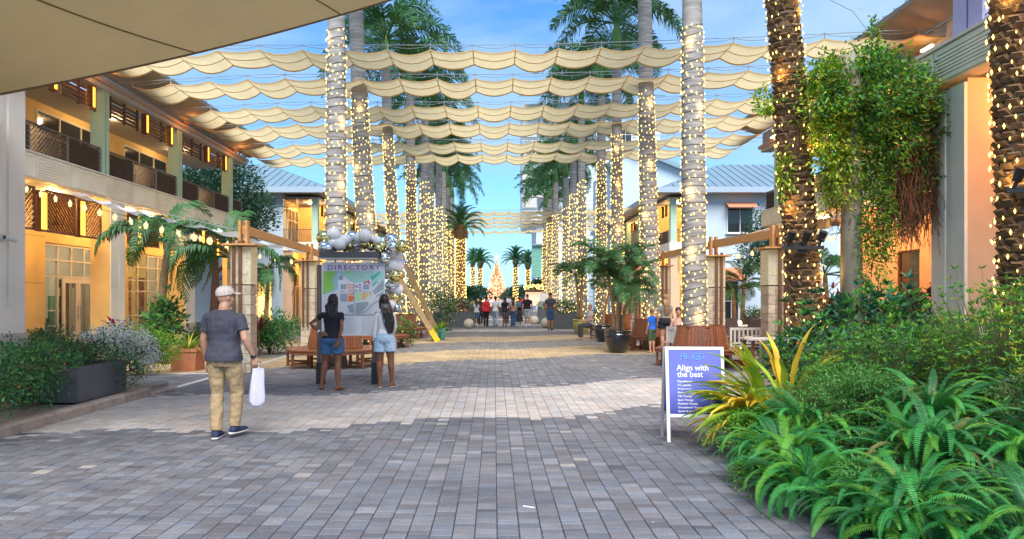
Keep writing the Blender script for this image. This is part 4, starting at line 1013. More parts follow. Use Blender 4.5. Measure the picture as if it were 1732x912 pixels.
# ================================================================ PERGOLAS
M_coral = mat('coral_stone', (0.50,0.42,0.31), 0.9, 0.25, 14, bump=0.7, bscale=35, rnd=0.15)
M_lattice = mat('etched_glass', (0.42,0.40,0.33), 0.35, 0.25, 20, emit=(1.0,0.75,0.3), estr=0.05)
def pergola_pillar(x, y, label, w=0.5):
    root = thing('pergola_pillar', label, 'pillar', (x, y, 0), group='coral stone pergola pillars')
    core = MB(); core.box(-w/2+0.03, w/2-0.03, -w/2+0.03, w/2-0.03, 0, 2.75); core.build('core', M_joint, root)
    z = 0.02; k = 0
    while z < 1.88:
        h = 0.21; u = -w/2
        cut = (0.5,) if k % 2 else (0.33, 0.72)
        xs = [-w/2]+[-w/2+c*w for c in cut]+[w/2]
        for a, b in zip(xs[:-1], xs[1:]):
            m = MB(); m.box(a+0.004, b-0.004, -w/2+random.uniform(0,0.006), w/2-random.uniform(0,0.006), z+0.004, z+h-0.004); m.build('stone_block', M_coral, root)
        z += h; k += 1
    m = MB()
    for (a, b, c, d) in ((-w/2,w/2,-w/2-0.005,-w/2+0.02),(-w/2,w/2,w/2-0.02,w/2+0.005),(-w/2-0.005,-w/2+0.02,-w/2+0.02,w/2-0.02),(w/2-0.02,w/2+0.005,-w/2+0.02,w/2-0.02)): m.box(a,b,c,d,1.93,2.74)
    m.build('light_panel', M_lattice, root)
    m = MB()   # etched palm pattern rays
    for (cx, cz) in ((-w*0.22,2.15),(w*0.22,2.15),(-w*0.22,2.5),(w*0.22,2.5)):
        for q in range(9):
            a = PI*q/8; m.beam((cx,-w/2-0.008,cz),(cx+0.10*math.cos(a),-w/2-0.008,cz+0.13*math.sin(a)),0.004,0.008,up=(0,1,0))
    m.build('etched_pattern', M_bulbw if False else mat('etch_line',(0.75,0.68,0.45),0.5), root)
    s_ = 1 if x < 0 else -1
    m = MB()
    for dx in (-0.07, 0.07): m.box(dx-0.03-s_*0.06, dx+0.03-s_*0.06, -w/2-0.10, -w/2-0.04, 0.75, 2.86)
    m.build('steel_post', M_bronze, root)
    m = MB(); m.box(-w/2-0.14, w/2+0.14, -w/2-0.16, w/2+0.06, 2.76, 2.80); m.build('capital', M_pine, root)
    m = MB(); m.box(-0.10,-0.045,-0.09,0.09,2.82,3.32); m.box(0.045,0.10,-0.09,0.09,2.82,3.32); m.build('bracket', M_pine, root)
    return root
PL = [(-5.45,16.1),(-5.75,23),(-6.4,30),(-7,37)]; PR = [(6.5,17.1),(6.05,20.4),(6.0,26.6),(6.3,33)]
for i, p in enumerate(PL): pergola_pillar(*p, '%s coral stone pergola pillar on the left side' % words[i], 0.43)
for i, p in enumerate(PR): pergola_pillar(*p, '%s coral stone pergola pillar on the right side' % words[i], 0.5)
def pergola_beam(P, label):
    root = thing('pergola_beam', label, 'beam', (*P[0], 3.1))
    for a, b in zip(P[:-1], P[1:]):
        m = MB(); m.beam((*a, 3.12), (*b, 3.12), 0.08, 0.20); m.build('timber', M_pine, root, world=True)
        k = MB(); n = int((Vector((*b,0))-Vector((*a,0))).length/0.9)
pergola_beam([PL[0],PL[1],PL[2],PL[3]], 'long orange timber beam on top of the left stone pillars')
pergola_beam([(6.6,14.6),PR[0],PR[1],PR[2],PR[3]], 'long orange timber beam on top of the right stone pillars')
# retractable cloth shades hung from facade to pergola
M_shade = mat('white_shade_cloth', (0.80,0.86,0.94), 0.8, 0.08, 3, trans=0.25)
def strip_shade(A, Bq, W, label):
    A = Vector(A); Bq = Vector(Bq); root = thing('cloth_shade', label, 'awning', A, group='cloth shades between facade and pergola')
    n = 48; vs = []; d = Bq-A
    for i in range(n+1):
        t = i/n; p = A+d*t; sag = 0.10*abs(math.sin(PI*t*6))+0.25*4*t*(1-t)*0.4
        for j in range(7): v = j/6; vs.append((p.x, p.y+v*W, p.z-sag-0.05*math.sin(PI*v)+0.012*math.sin(v*20)))
    fs = [[i*7+j, (i+1)*7+j, (i+1)*7+j+1, i*7+j+1] for i in range(n) for j in range(6)]
    m = MB(); m.add(vs, fs); m.build('cloth', M_shade, root, smooth=True, world=True)
    c = MB()
    for w in (0, W): c.tube([(A.x,A.y+w,A.z+0.02),((A.x+Bq.x)/2,(A.y+Bq.y)/2+w,(A.z+Bq.z)/2-0.04),(Bq.x,Bq.y+w,Bq.z+0.02)], 0.012, 5)
    c.build('cable', M_cable, root, world=True); return root
strip_shade((-12.0,20.6,4.70),(-5.7,16.3,3.12),1.1,'long pale blue-white cloth shade sloping from the left fascia to the nearest pillar')
strip_shade((-12.0,27.0,4.70),(-5.9,23.0,3.15),1.1,'pale cloth shade sloping to the second pillar on the left')
strip_shade((12.0,22.5,4.70),(6.2,20.5,3.15),1.1,'pale cloth shade behind the light-wrapped date palm on the right')
strip_shade((12.0,29.0,4.70),(6.2,26.6,3.15),1.1,'pale cloth shade farther back on the right side')
# lantern strings
def lantern_string(A, Bq, n, sag, label, sz=0.058):
    A = Vector(A); Bq = Vector(Bq); root = thing('lantern_string', label, 'string lights', A, group='strings of little lanterns')
    P = lambda t: A.lerp(Bq, t)-Vector((0,0,sag*4*t*(1-t)))
    m = MB(); m.tube([P(t) for t in np.linspace(0,1,20)], 0.007, 4); m.build('wire', M_wire, root, world=True)
    for i in range(n):
        p = P((i+0.5)/n); m = MB(); a = random.uniform(-0.5,0.5)
        m.lathe([(sz*0.6,-0.02-sz*1.6),(sz*0.95,-0.02),(sz*0.3,0.03),(0.012,0.06)], 4, (0,0,0)); m.ball((0,0,-0.06), sz*0.3, 8, 1)
        o = m.build('lantern', [emis('lantern_shade',(1.0,0.80,0.38),0.42), M_bulbw], root, world=True); o.location += p-Vector((0,0,0.05)); o.rotation_euler = (random.gauss(0,0.15),random.gauss(0,0.15),a)
    return root
lantern_string((-11.9,18.0,4.55),(-5.7,16.3,2.85),15,0.10,'lower string of square white lanterns running from the left fascia to the nearest pillar')
lantern_string((-11.9,26.0,4.45),(-6.3,16.6,3.0),9,0.10,'upper string of lanterns above the left curved palm')
lantern_string((-11.9,29,4.2),(-6.0,22.8,2.8),8,0.15,'short yellow lantern string in front of the blue wall, left')
lantern_string((12,21,4.2),(6.4,17.2,2.85),9,0.15,'yellow lantern string left of the lit date palm')
lantern_string((12,27,4.2),(6.2,20.6,2.8),9,0.15,'yellow lantern string over the outdoor tables on the right')
lantern_string((9.5,14.5,3.6),(6.4,16.9,2.9),5,0.1,'short lantern string behind the vine column')
# ================================================================ STREET FURNITURE
def rod(m, a, b, r, n=8, mi=0): m.tube([a, b], r, n, mi)
# ---- directory board
DY = 13.9
DR = thing('directory_board', 'street map directory board with flat dark roof under a garland of balls', 'directory board', (GX(594,DY), DY, 0))
M_post = mat('weathered_post', (0.17,0.13,0.11), 0.8, 0.3, 6, bump=0.3, stretch=(4,4,0.6))
for px, w, zt in ((541, 0.13, 2.26), (634, 0.12, 1.1)):
    m = MB(); x = GX(px,DY); m.box(x-w/2, x+w/2, DY+0.03, DY+0.13, 0.0, zt); m.build('post', M_post, DR, world=True)
    m = MB(); m.box(x-w/2-0.012, x+w/2+0.012, DY+0.02, DY+0.14, 0.0, 0.42); m.build('post_shoe', M_black, DR, world=True)
x0, x1 = GX(546,DY), GX(649,DY); zb, zt, zm, zh = GZ(566,DY), GZ(446,DY), GZ(532,DY), GZ(459,DY)
m = MB(); m.box(x0-0.02, x1+0.02, DY-0.005, DY+0.028, zb-0.02, zt+0.02); m.build('board', mat('board_white',(0.80,0.80,0.83),0.35,0.02), DR, world=True)
M_map = {}
def flat(name, c): return mat('print_'+name, c, 0.4, 0.04, 5)
MP = [flat('sea',(0.42,0.70,0.62)), flat('green',(0.33,0.66,0.12)), flat('water',(0.35,0.58,0.72)), flat('land',(0.70,0.72,0.74)), flat('grey',(0.36,0.40,0.44)), flat('road',(0.82,0.84,0.88)),
      flat('orange',(0.85,0.22,0.05)), flat('salmon',(0.80,0.35,0.28)), flat('purple',(0.40,0.30,0.50)), flat('amber',(0.85,0.50,0.12)), flat('lime',(0.50,0.72,0.42)), flat('teal',(0.10,0.50,0.42)), flat('red',(0.75,0.05,0.04)), flat('dark',(0.12,0.16,0.22))]
# map drawn in the coordinates of the photographed print: u 0..1 across, v 0..1 down
mp_ = MB(); W = x1-x0
def uv(u, v): return (x0+W*u, zh-(zh-zm)*v)
dep = [0]
def poly(pts, mi):
    dep[0] += 1; y = DY-0.0065-dep[0]*0.00012
    V = [(uv(*p)[0], y, uv(*p)[1]) for p in pts]; mp_.add(V, [list(range(len(V)))], mi)
def rect(u0, v0, u1, v1, mi): poly([(u0,v0),(u0,v1),(u1,v1),(u1,v0)], mi)
def stroke(pts, w, mi):
    for a, b in zip(pts[:-1], pts[1:]):
        ax, az = uv(*a); bx_, bz = uv(*b); d = math.hypot(bx_-ax, bz-az) or 1; nx, nz_ = -(bz-az)/d*w/2, (bx_-ax)/d*w/2
        dep[0] += 1; y = DY-0.0065-dep[0]*0.00012
        mp_.add([(ax+nx,y,az+nz_),(ax-nx,y,az-nz_),(bx_-nx,y,bz-nz_),(bx_+nx,y,bz+nz_)], [[0,1,2,3]], mi)
rect(0,0,1,1,3); rect(0,0,1,0.26,0); poly([(0,0),(0,0.55),(0.06,0.52),(0.18,0.48),(0.26,0.40),(0.24,0.20),(0.27,0),(0.2,0)],2); poly([(0,0),(0,0.54),(0.12,0.47),(0.20,0.40),(0.16,0.22),(0.20,0.08),(0.22,0)],1)
poly([(0.38,0),(0.38,0.04),(0.46,0.04),(0.46,0)],1)
poly([(0.24,0.06),(0.27,0.44),(0.34,0.5),(0.62,0.48),(0.95,0.02),(0.86,0.03),(0.74,0.24),(0.55,0.28),(0.45,0.24),(0.38,0.14)],5)
for r_ in ((0.26,0.10,0.33,0.20),(0.29,0.30,0.39,0.42),(0.29,0.52,0.41,0.70),(0.66,0.30,0.76,0.42),(0.07,0.64,0.13,0.80),(0.44,0.74,0.50,0.92)): rect(*r_,4)
for r_ in ((0.40,0.28,0.44,0.34),(0.45,0.30,0.51,0.34),(0.40,0.36,0.51,0.40),(0.41,0.42,0.51,0.46),(0.30,0.44,0.36,0.46),(0.42,0.50,0.51,0.55)): rect(*r_,7)
for r_ in ((0.53,0.32,0.58,0.38),(0.59,0.29,0.63,0.34),(0.59,0.36,0.64,0.40),(0.53,0.42,0.57,0.46),(0.59,0.42,0.64,0.46)): rect(*r_,8)
rect(0.42,0.56,0.49,0.70,6); rect(0.49,0.58,0.51,0.66,6); rect(0.53,0.50,0.63,0.68,10); rect(0.65,0.50,0.71,0.65,9); rect(0.72,0.50,0.74,0.60,9); rect(0.77,0.48,0.80,0.56,9)
for p in ([(0.67,0.26),(0.67,0.29),(0.76,0.24),(0.76,0.21)],[(0.76,0.22),(0.78,0.28),(0.75,0.29),(0.74,0.23)]): poly(p,12)
poly([(0.78,0.14),(0.92,0.0),(0.95,0.04),(0.81,0.22)],11); poly([(0.81,0.30),(0.90,0.22),(0.92,0.27),(0.83,0.36)],11)
poly([(0.82,0.46),(1,0.20),(1,0.52),(0.88,0.60)],4); poly([(0.54,0.74),(0.74,0.70),(0.76,0.76),(0.66,0.92),(0.54,0.97)],4); poly([(0.40,0.78),(0.50,0.74),(0.51,0.97),(0.44,0.95)],4); poly([(0.70,0.97),(0.88,0.72),(0.98,0.70),(0.98,0.97)],3)
rect(0.17,0.50,0.23,0.57,12)
stroke([(0.07,0.97),(0.07,0.62),(0.12,0.52),(0.24,0.50),(0.30,0.46),(0.76,0.46),(0.84,0.36),(1.0,0.10)],0.014,5)
stroke([(0.515,0.26),(0.515,1.0)],0.009,13); stroke([(0.36,1),(0.38,0.78),(0.60,0.70),(0.80,0.68),(0.86,0.56),(1,0.44)],0.022,5); stroke([(0.56,0.98),(0.70,0.94),(0.84,0.74),(1,0.62)],0.022,4); stroke([(0.28,0.47),(0.78,0.47)],0.006,13); stroke([(0.41,0.28),(0.41,0.72)],0.006,5); stroke([(0.64,0.28),(0.64,0.70)],0.006,5)
for k in range(8): a = k*PI/4; stroke([(0.65,0.13),(0.65+0.03*math.cos(a),0.13+0.03*math.sin(a))],0.005,9)
mp_.build('map_print', MP, DR, world=True)
hd = MB(); hd.box(x0, x1, DY-0.0105, DY-0.0055, zh+0.003, zt); hd.build('header', flat('header',(0.80,0.70,0.78)), DR, world=True)
hd = MB(); hd.box(x0, x1, DY-0.011, DY-0.0055, zm-0.016, zm-0.004); hd.build('divider', MP[13], DR, world=True)
lettering('DIRECTORY', 0.125, flat('letter',(0.16,0.12,0.34)), DR, (x0+0.085-DR.location.x, -0.0125, zh+0.028), width=W*0.86, bold=0.0015, spacing=1.35)
M_ink = flat('ink',(0.45,0.52,0.62))
li = MB()
for c_ in range(3):
    for r_ in range(17):
        u = x0+0.05+c_*0.36; z = zm-0.045-r_*0.019
        for s__ in range(random.randint(2,4)):
            w = random.uniform(0.03,0.07); li.box(u, u+w, DY-0.0075, DY-0.0055, z-0.005, z) if z > zb+0.01 else None; u += w+0.01
    li.box(x0+0.05+c_*0.36-0.025, x0+0.05+c_*0.36-0.015, DY-0.0075, DY-0.0055, zb+0.015, zm-0.03)
li.build('listing_print', M_ink, DR, world=True)
# roof on thin rods
m = MB(); m.box(GX(545,DY), GX(643,DY), DY-0.25, DY+0.35, GZ(437,DY), GZ(427,DY)); m.build('roof', mat('dark_roof',(0.09,0.085,0.09),0.5), DR, world=True)
m = MB(); m.box(GX(546,DY), GX(641,DY), DY-0.24, DY+0.34, GZ(439,DY), GZ(437.2,DY)); m.build('roof_edge', M_white, DR, world=True)
m = MB()
for px in (566, 598): m.box(GX(px,DY)-0.012, GX(px,DY)+0.012, DY+0.05, DY+0.07, zt, GZ(439,DY))
m.build('roof_rod', M_pine, DR, world=True)
# ---- ball garland
GA = thing('ball_garland', 'garland of gold, silver and white balls over and beside the directory board', 'garland', (GX(640,DY), DY, 2.4))
M_gold = mat('gold_ball',(0.80,0.66,0.28),0.16,0.03,metal=1.0); M_silver = mat('silver_ball',(0.75,0.77,0.80),0.1,0.02,metal=1.0); M_wb = mat('white_ball',(0.80,0.80,0.80),0.35,0.02); M_bb = mat('blue_ball',(0.35,0.50,0.68),0.2,0.03,metal=0.5)
balls = [(549,403,14,0),(564,397,12,2),(549,419,12,1),(565,413,13,2),(575,414,11,2),(584,407,11,2),(596,402,12,1),(607,402,9,2),(617,399,12,2),(617,413,9,0),(628,404,8,2),(583,417,9,0),(592,416,7,0),(605,417,7,2),(638,407,8,2),(637,413,8,0),(646,416,8,0),(662,407,13,1),(664,418,12,1),(679,417,12,0),(651,425,9,1),(662,428,9,2),(556,421,8,1),(628,418,7,0),(640,420,7,0),(600,417,6,0),
         (650,437,12,1),(668,450,16,2),(680,446,9,1),(655,452,9,2),(668,467,12,0),(678,465,8,0),(655,465,8,1),(662,483,11,1),(672,490,11,2),(667,503,12,0),(655,496,8,2),(679,500,7,0),(662,516,9,2),(671,521,8,1),(671,432,10,2),(660,440,8,2)]
mesh_cache = {}
for k, (px, py, r_, c_) in enumerate(balls):
    y = DY+random.uniform(-0.10,0.22)-(0.0 if px < 645 else 0.02); rr = r_*DY/F*0.98
    if c_ not in mesh_cache: b = MB(); b.ball((0,0,0),1,22); mesh_cache[c_] = b.mesh('ball',(M_gold,M_silver,M_wb,M_bb)[c_],True)
    o = put(mesh_cache[c_], 'ball', GA, Vector((GX(px,y),y,GZ(py,y)))-GA.location, (0,0,0), (rr,rr,rr))
m = MB(); m.tube([(GX(545,DY),DY+0.1,GZ(420,DY)),(GX(600,DY),DY+0.1,GZ(416,DY)),(GX(655,DY),DY+0.1,GZ(424,DY)),(GX(666,DY),DY+0.1,GZ(450,DY)),(GX(664,DY),DY+0.1,GZ(540,DY)),(GX(664,DY),DY+0.1,0)], 0.02, 6); m.build('support_wire', M_steel, GA, world=True)
# ---- timber props leaning against a palm
PR_ = thing('timber_props', 'two long timber props leaning up to a left row palm with yellow painted foot', 'timber brace', (-2.2,27.3,0))
for (a, b, nm) in (((GX(741,27.5),27.3,0.02),(-3.95,26.9,3.15),0), ((GX(741,33),32.9,0.02),(-4.2,33.0,3.6),1)):
    a = Vector(a); b = Vector(b); m = MB(); d = (b-a).normalized()
    m.beam(a+d*0.5, b, 0.2, 0.2); m.build('prop', mat('prop_timber',(0.42,0.30,0.15),0.7,0.2,6), PR_, world=True)
    m = MB(); m.beam(a, a+d*0.5, 0.206, 0.206); m.build('painted_foot', mat('yellow_paint',(0.80,0.60,0.03),0.5,0.05) if nm == 0 else MATS['prop_timber'], PR_, world=True)

# ---- round tree benches
def tree_bench(x, y, label, ro=1.12, ri=0.66):
    root = thing('tree_bench', label, 'bench', (x, y, 0), group='teak benches round the palms')
    n = 22
    sl = MB(); sl.add([[-0.042,-0.012,0],[0.042,-0.012,0],[0.042,0.012,0],[-0.042,0.012,0],[-0.036,-0.02,0.50],[0.036,-0.02,0.50],[0.036,0.004,0.50],[-0.036,0.004,0.50]], MB.BF); sm = sl.mesh('back_slat', M_teak)
    for i in range(n*2):
        a = 2*PI*i/(n*2); r_ = ri-0.02
        M = Matrix.Rotation(a-PI/2,3,'Z') @ Matrix.Rotation(R(10),3,'X')
        put(sm, 'back_slat', root, (r_*math.cos(a), r_*math.sin(a), 0.46), M.to_euler())
    m = MB(); m.lathe([(ri-0.14,0.94),(ri-0.14,0.985),(ri-0.07,0.985),(ri-0.07,0.94),(ri-0.14,0.94)], 8); m.build('top_rail', M_teak, root)
    w = (ro-ri)/4
    for k in range(4):
        m = MB(); r0_ = ri+k*w+0.006; r1_ = ri+(k+1)*w-0.006; m.lathe([(r0_,0.415),(r0_,0.445),(r1_,0.445),(r1_,0.415),(r0_,0.415)], 8); m.build('seat_board', M_teak, root)
    for i in range(8):
        a = 2*PI*i/8; c, s_ = math.cos(a), math.sin(a); Rz = Matrix.Rotation(a,3,'Z')
        for rr in (ri-0.02, ro-0.07):
            m = MB(); m.xbox((rr*c,rr*s_,0.207),(0.055,0.055,0.414),Rz); m.build('leg', M_teak, root)
        m = MB(); m.xbox(((ri+ro)/2*c-0.045*c,(ri+ro)/2*s_-0.045*s_,0.13),(ro-ri-0.06,0.03,0.05),Rz); m.build('stretcher', M_teak, root)
    for i in range(8):
        a = 2*PI*i/8; b = 2*PI*(i+1)/8; q = ro-0.04; m = MB(); m.beam((q*math.cos(a),q*math.sin(a),0.375),(q*math.cos(b),q*math.sin(b),0.375),0.025,0.07); m.build('apron', M_teak, root)
    return root
tree_bench(-3.8,17.65,'teak tree bench behind the directory board','' or 1.2)
tree_bench(-3.85,24.0,'teak tree bench just left of the leaning timber props')
tree_bench(-3.75,29.8,'teak tree bench farther back on the left, behind the props')
tree_bench(4.95,17.7,'teak tree bench right behind the blue signboard')
tree_bench(5.0,23.4,'teak tree bench behind the black glazed pot')
tree_bench(4.87,29.2,'teak tree bench behind the olive green pot, farthest right')

# ---- pots
M_olive = mat('olive_glaze',(0.34,0.32,0.08),0.25,0.15,4,coat=0.5); M_blackg = mat('black_glaze',(0.012,0.013,0.016),0.12,0.2,4,coat=0.8)
M_terra = mat('terracotta',(0.50,0.19,0.09),0.75,0.12,6,bump=0.1); M_tealg = mat('teal_glaze',(0.06,0.30,0.24),0.3,0.15,4,coat=0.5); M_slate = mat('slate_planter',(0.10,0.115,0.125),0.6,0.1,4)
def pot(x, y, R0, H, m_, label, prof=None, square=False):
    root = thing('plant_pot', label, 'plant pot', (x, y, 0.013))
    if square:
        m = MB(); a = R0; b = R0*0.86
        def sq(r_, z): return [(-r_,-r_,z),(r_,-r_,z),(r_,r_,z),(-r_,r_,z)]
        V = sq(b,0)+sq(a,H-0.07)+sq(a+0.02,H-0.07)+sq(a+0.02,H)+sq(a-0.03,H)+sq(a-0.03,H-0.06)
        F_ = [[0,3,2,1]]+[[i*4+j, i*4+(j+1)%4, (i+1)*4+(j+1)%4, (i+1)*4+j] for i in range(5) for j in range(4)]
        m.add(V, F_); m.build('body', m_, root)
        s_ = MB(); s_.box(-a+0.03,a-0.03,-a+0.03,a-0.03,H-0.10,H-0.055); s_.build('soil', M_soil, root)
    else:
        pr = prof or [(0.55,0),(0.62,0.02),(0.86,0.35),(1.0,0.70),(0.98,0.86),(0.90,0.90),(1.0,0.93),(1.0,1.0),(0.90,1.0),(0.86,0.90)]
        m = MB(); m.lathe([(0.001,0.0)]+[(r_*R0, z*H) for r_, z in pr], 32); m.build('body', m_, root, smooth=True)
        s_ = MB(); s_.lathe([(0.001,H*0.91),(R0*0.88,H*0.91)], 24); s_.build('soil', M_soil, root)
    return root
pot(GX(983,33),33,0.38,0.66,M_olive,'olive green glazed pot holding a palm in the middle distance',[(0.66,0),(0.70,0.02),(0.93,0.5),(0.98,0.8),(0.92,0.88),(1.0,0.92),(1.0,1.0),(0.9,1.0),(0.86,0.90)])
pot(GX(1045,21.9),21.9,0.40,0.66,M_blackg,'large black glazed pot holding a multi stem palm, right of centre')
pot(GX(1020,27.2),27.2,0.33,0.62,M_blackg,'second dark glazed pot half hidden behind the large black pot')
pot(GX(318,16.6),16.6,0.30,0.50,M_terra,'square terracotta pot with yellow striped plant left of the walking man',square=True)
pot(GX(747,28.2),28.2,0.17,0.46,M_tealg,'taller teal glazed pot at the foot of the timber prop')
pot(GX(735,27.8),27.8,0.15,0.36,M_tealg,'shorter teal glazed pot at the foot of the timber prop')
# ---- rectangular planters
def planter(x0, x1, y0, y1, h, label, z=0.013):
    root = thing('planter_box', label, 'planter', ((x0+x1)/2,(y0+y1)/2,z)); t = 0.035; hx, hy = (x1-x0)/2, (y1-y0)/2
    for nm, b in (('front_panel',(-hx,hx,-hy,-hy+t)),('back_panel',(-hx,hx,hy-t,hy)),('side_panel',(-hx,-hx+t,-hy+t,hy-t)),('side_panel',(hx-t,hx,-hy+t,hy-t))):
        m = MB(); m.box(*b,0,h); m.build(nm, M_slate, root)
    m = MB(); m.box(-hx+t,hx-t,-hy+t,hy-t,0.01,h-0.06); m.build('soil', M_soil, root); return root
P1 = planter(-6.62,-5.92,10.5,11.9,0.50,'dark slate planter box on the left kerb with white flowers',0.15)
planter(GX(735,41),GX(803,41),40.0,41.2,0.82,'long grey planter with pink flowers behind the left stone ball')
planter(GX(933,38),GX(976,38),38,39.2,0.82,'long grey planter behind the man in navy shorts')
planter(GX(910,45),GX(927,45),45,45.7,0.95,'small square grey planter left of the man in navy shorts')
planter(GX(826,62)-1.6,GX(826,62)-0.6,60,61,0.6,'small grey planter in the far distance by the stone balls')
def stone_ball(px, Y, r, label):
    m = MB(); m.ball((0,0,r-0.03), r, 20); m.box(-r*0.3,r*0.3,-r*0.3,r*0.3,0,0.04); o = m.build('stone_ball', mat('pale_stone',(0.58,0.52,0.42),0.8,0.12,6,bump=0.2), None, smooth=True); o.location = (GX(px,Y),Y,0.013); tag(o, label, 'stone ball', 'stone ball bollards')
stone_ball(793,39,0.27,'pale stone ball nearest left, in front of the flower planter'); stone_ball(813,45,0.27,'pale stone ball behind the girl in denim skirt'); stone_ball(904,45,0.27,'pale stone ball right of the man in light shorts'); stone_ball(924,39.5,0.29,'pale stone ball just left of the man in navy shorts')
# ---- second kiosk
KY = 56; KD = thing('directory_board', 'far directory kiosk framed with lit garland', 'directory board', (GX(903,KY),KY,0))
m = MB(); m.box(GX(889,KY),GX(917,KY),KY,KY+0.1,GZ(517,KY),GZ(494,KY)); m.build('board', mat('lit_board',(0.65,0.45,0.35),0.6,0.4,9,emit=(1.0,0.5,0.3),estr=0.35), KD, world=True)
m = MB()
for px in (890,916): m.box(GX(px,KY)-0.05,GX(px,KY)+0.05,KY+0.1,KY+0.2,0,GZ(492,KY))
m.build('post', M_dark, KD, world=True); m = MB(); m.box(GX(886,KY),GX(920,KY),KY-0.3,KY+0.4,GZ(492,KY),GZ(490,KY)); m.build('roof', M_dark, KD, world=True)
m = MB(); n = 160; lc = np.stack([rng.uniform(GX(886,KY),GX(919,KY),n), KY+rng.uniform(-0.2,0.3,n), GZ(486,KY)+rng.normal(0,0.10,n)],1); m.inst(BULB_V,BULB_F,np.tile(np.eye(3)*0.035,(n,1,1)),lc); o = m.build('garland_lights', M_bulb, KD, world=True); o['kind'] = 'stuff'
m = MB(); m.ball((0,0,0),0.4,10,sc=(3.0,0.9,0.55)); o = m.build('garland_foliage', mat('garland_green',(0.05,0.10,0.04),0.8), KD); o.location = (0,0.05,GZ(487,KY)); o.scale = (0.62,0.6,0.7)
m = MB(); m.box(-0.25,0.25,0,0.03,1.0,1.9); m.box(-0.03,0.03,0.03,0.08,0,1.9); SG = m.build('street_sign', M_white); SG.location = (GX(919,46.5),46.5,0.01); tag(SG,'small white notice on a post beside the far kiosk','sign')

# ---- A-frame sign
SY = 8.5
AF = thing('signboard', 'white framed blue A-frame sign reading Align, beside the ferns', 'sign', (GX(1172,SY), SY, 0.013))
M_wf = mat('white_frame',(0.78,0.78,0.78),0.35,0.03)
w, h = 0.66, 1.08; zb = 0.28; lean = R(9); Rx = Matrix.Rotation(lean,3,'X')
def fr(name, x0, x1, y0, y1, z0, z1, m_, side=1):
    mb = MB(); mb.box(x0,x1,y0,y1,z0,z1); o = mb.build(name, m_, AF)
    o.location = (0,0,0); return o
def tilt(o, sgn):
    o.rotation_euler = (-lean*sgn,0,R(-4)); o.location = (0, (-0.17 if sgn > 0 else 0.17), 0.0); return o
for sgn in (1, -1):
    mw = M_wf if sgn > 0 else mat('sign_back_frame',(0.35,0.35,0.37),0.5)
    yy0, yy1 = -0.012, 0.012
    for b in ((-w/2,-w/2+0.035,0,h),(w/2-0.035,w/2,0,h)): tilt(fr('leg',b[0],b[1],yy0,yy1,b[2],b[3],mw), sgn)
    tilt(fr('frame_rail',-w/2+0.035,w/2-0.035,yy0,yy1,h-0.035,h,mw), sgn); tilt(fr('frame_rail',-w/2+0.035,w/2-0.035,yy0,yy1,zb,zb+0.035,mw), sgn)
def sign_mat():
    m = bpy.data.materials.new('sign_print'); m.use_nodes = True; N = m.node_tree.nodes; L = m.node_tree.links; b = N['Principled BSDF']
    t = N.new('ShaderNodeTexCoord'); s_ = N.new('ShaderNodeSeparateXYZ'); r_ = N.new('ShaderNodeValToRGB'); r_.color_ramp.elements[0].position = 0.25; r_.color_ramp.elements[1].position = 0.6
    r_.color_ramp.elements[0].color = (0.02,0.025,0.22,1); r_.color_ramp.elements[1].color = (0.13,0.15,0.55,1)
    L.new(t.outputs['Object'], s_.inputs[0]); L.new(s_.outputs['Z'], r_.inputs[0]); L.new(r_.outputs[0], b.inputs['Base Color']); b.inputs['Roughness'].default_value = 0.35; return m
M_sign = sign_mat(); mb = MB(); mb.box(-w/2+0.036,w/2-0.036,-0.006,0.006,zb+0.036,h-0.036); tilt(mb.build('panel', M_sign, AF), 1)
mb = MB(); mb.box(-w/2+0.036,w/2-0.036,-0.006,0.006,zb+0.036,h-0.036); tilt(mb.build('panel', M_sign, AF), -1)
PA = AF.children[-2]
M_cy = mat('print_mint',(0.15,0.70,0.70),0.4,0.02); M_wt = mat('print_white',(0.85,0.85,0.88),0.4,0.02)
# rounded wordmark drawn as strokes (A L i G n)
m = MB(); gz = 0.935; gh = 0.065; 
def st(pts): 
    for a, b in zip(pts[:-1], pts[1:]): m.beam((a[0],-0.0085,gz+a[1]),(b[0],-0.0085,gz+b[1]),0.003,0.011,up=(0,1,0))
x = -0.155
st([(x,0),(x,0.035),(x+0.02,gh),(x+0.042,gh),(x+0.042,0)]); st([(x,0.03),(x+0.042,0.03)]); x += 0.064
st([(x,gh),(x,0.008),(x+0.04,0.0)]); x += 0.062
st([(x,0),(x,0.042)]); st([(x,0.058),(x,gh+0.006)]); x += 0.022
st([(x+0.045,gh),(x+0.01,gh),(x,0.05),(x,0.015),(x+0.01,0),(x+0.045,0),(x+0.045,0.032),(x+0.022,0.032)]); x += 0.066
st([(x,0),(x,gh),(x+0.032,gh),(x+0.044,0.05),(x+0.044,0)])
m.build('wordmark', M_cy, PA)
lettering('Align with', 0.092, M_wt, PA, (-0.205,-0.0075,0.81), width=0.36, bold=0.0012); lettering('the best', 0.092, M_wt, PA, (-0.20,-0.0075,0.735), width=0.29, bold=0.0012)
for i, t_ in enumerate(('Physiotherapy','Chiropractic','Acupuncture','Massage Therapy','TMJ Therapy','Sport Therapy','Nutrition Therapy','Occupational Therapy','Speech & Language Therapy')):
    lettering(t_, 0.030, M_wt, PA, (-0.20,-0.0075,0.675-i*0.042), bold=0.0004)
m = MB()
for (cx, cz) in ((0.20,0.46),(0.20,0.37)):
    for k in range(12): a = k*PI/6; b = (k+1)*PI/6; m.beam((cx+0.03*math.cos(a),-0.008,cz+0.03*math.sin(a)),(cx+0.03*math.cos(b),-0.008,cz+0.03*math.sin(b)),0.002,0.004,up=(0,1,0))
    m.box(cx-0.02,cx+0.02,-0.009,-0.0065,cz-0.006,cz+0.006)
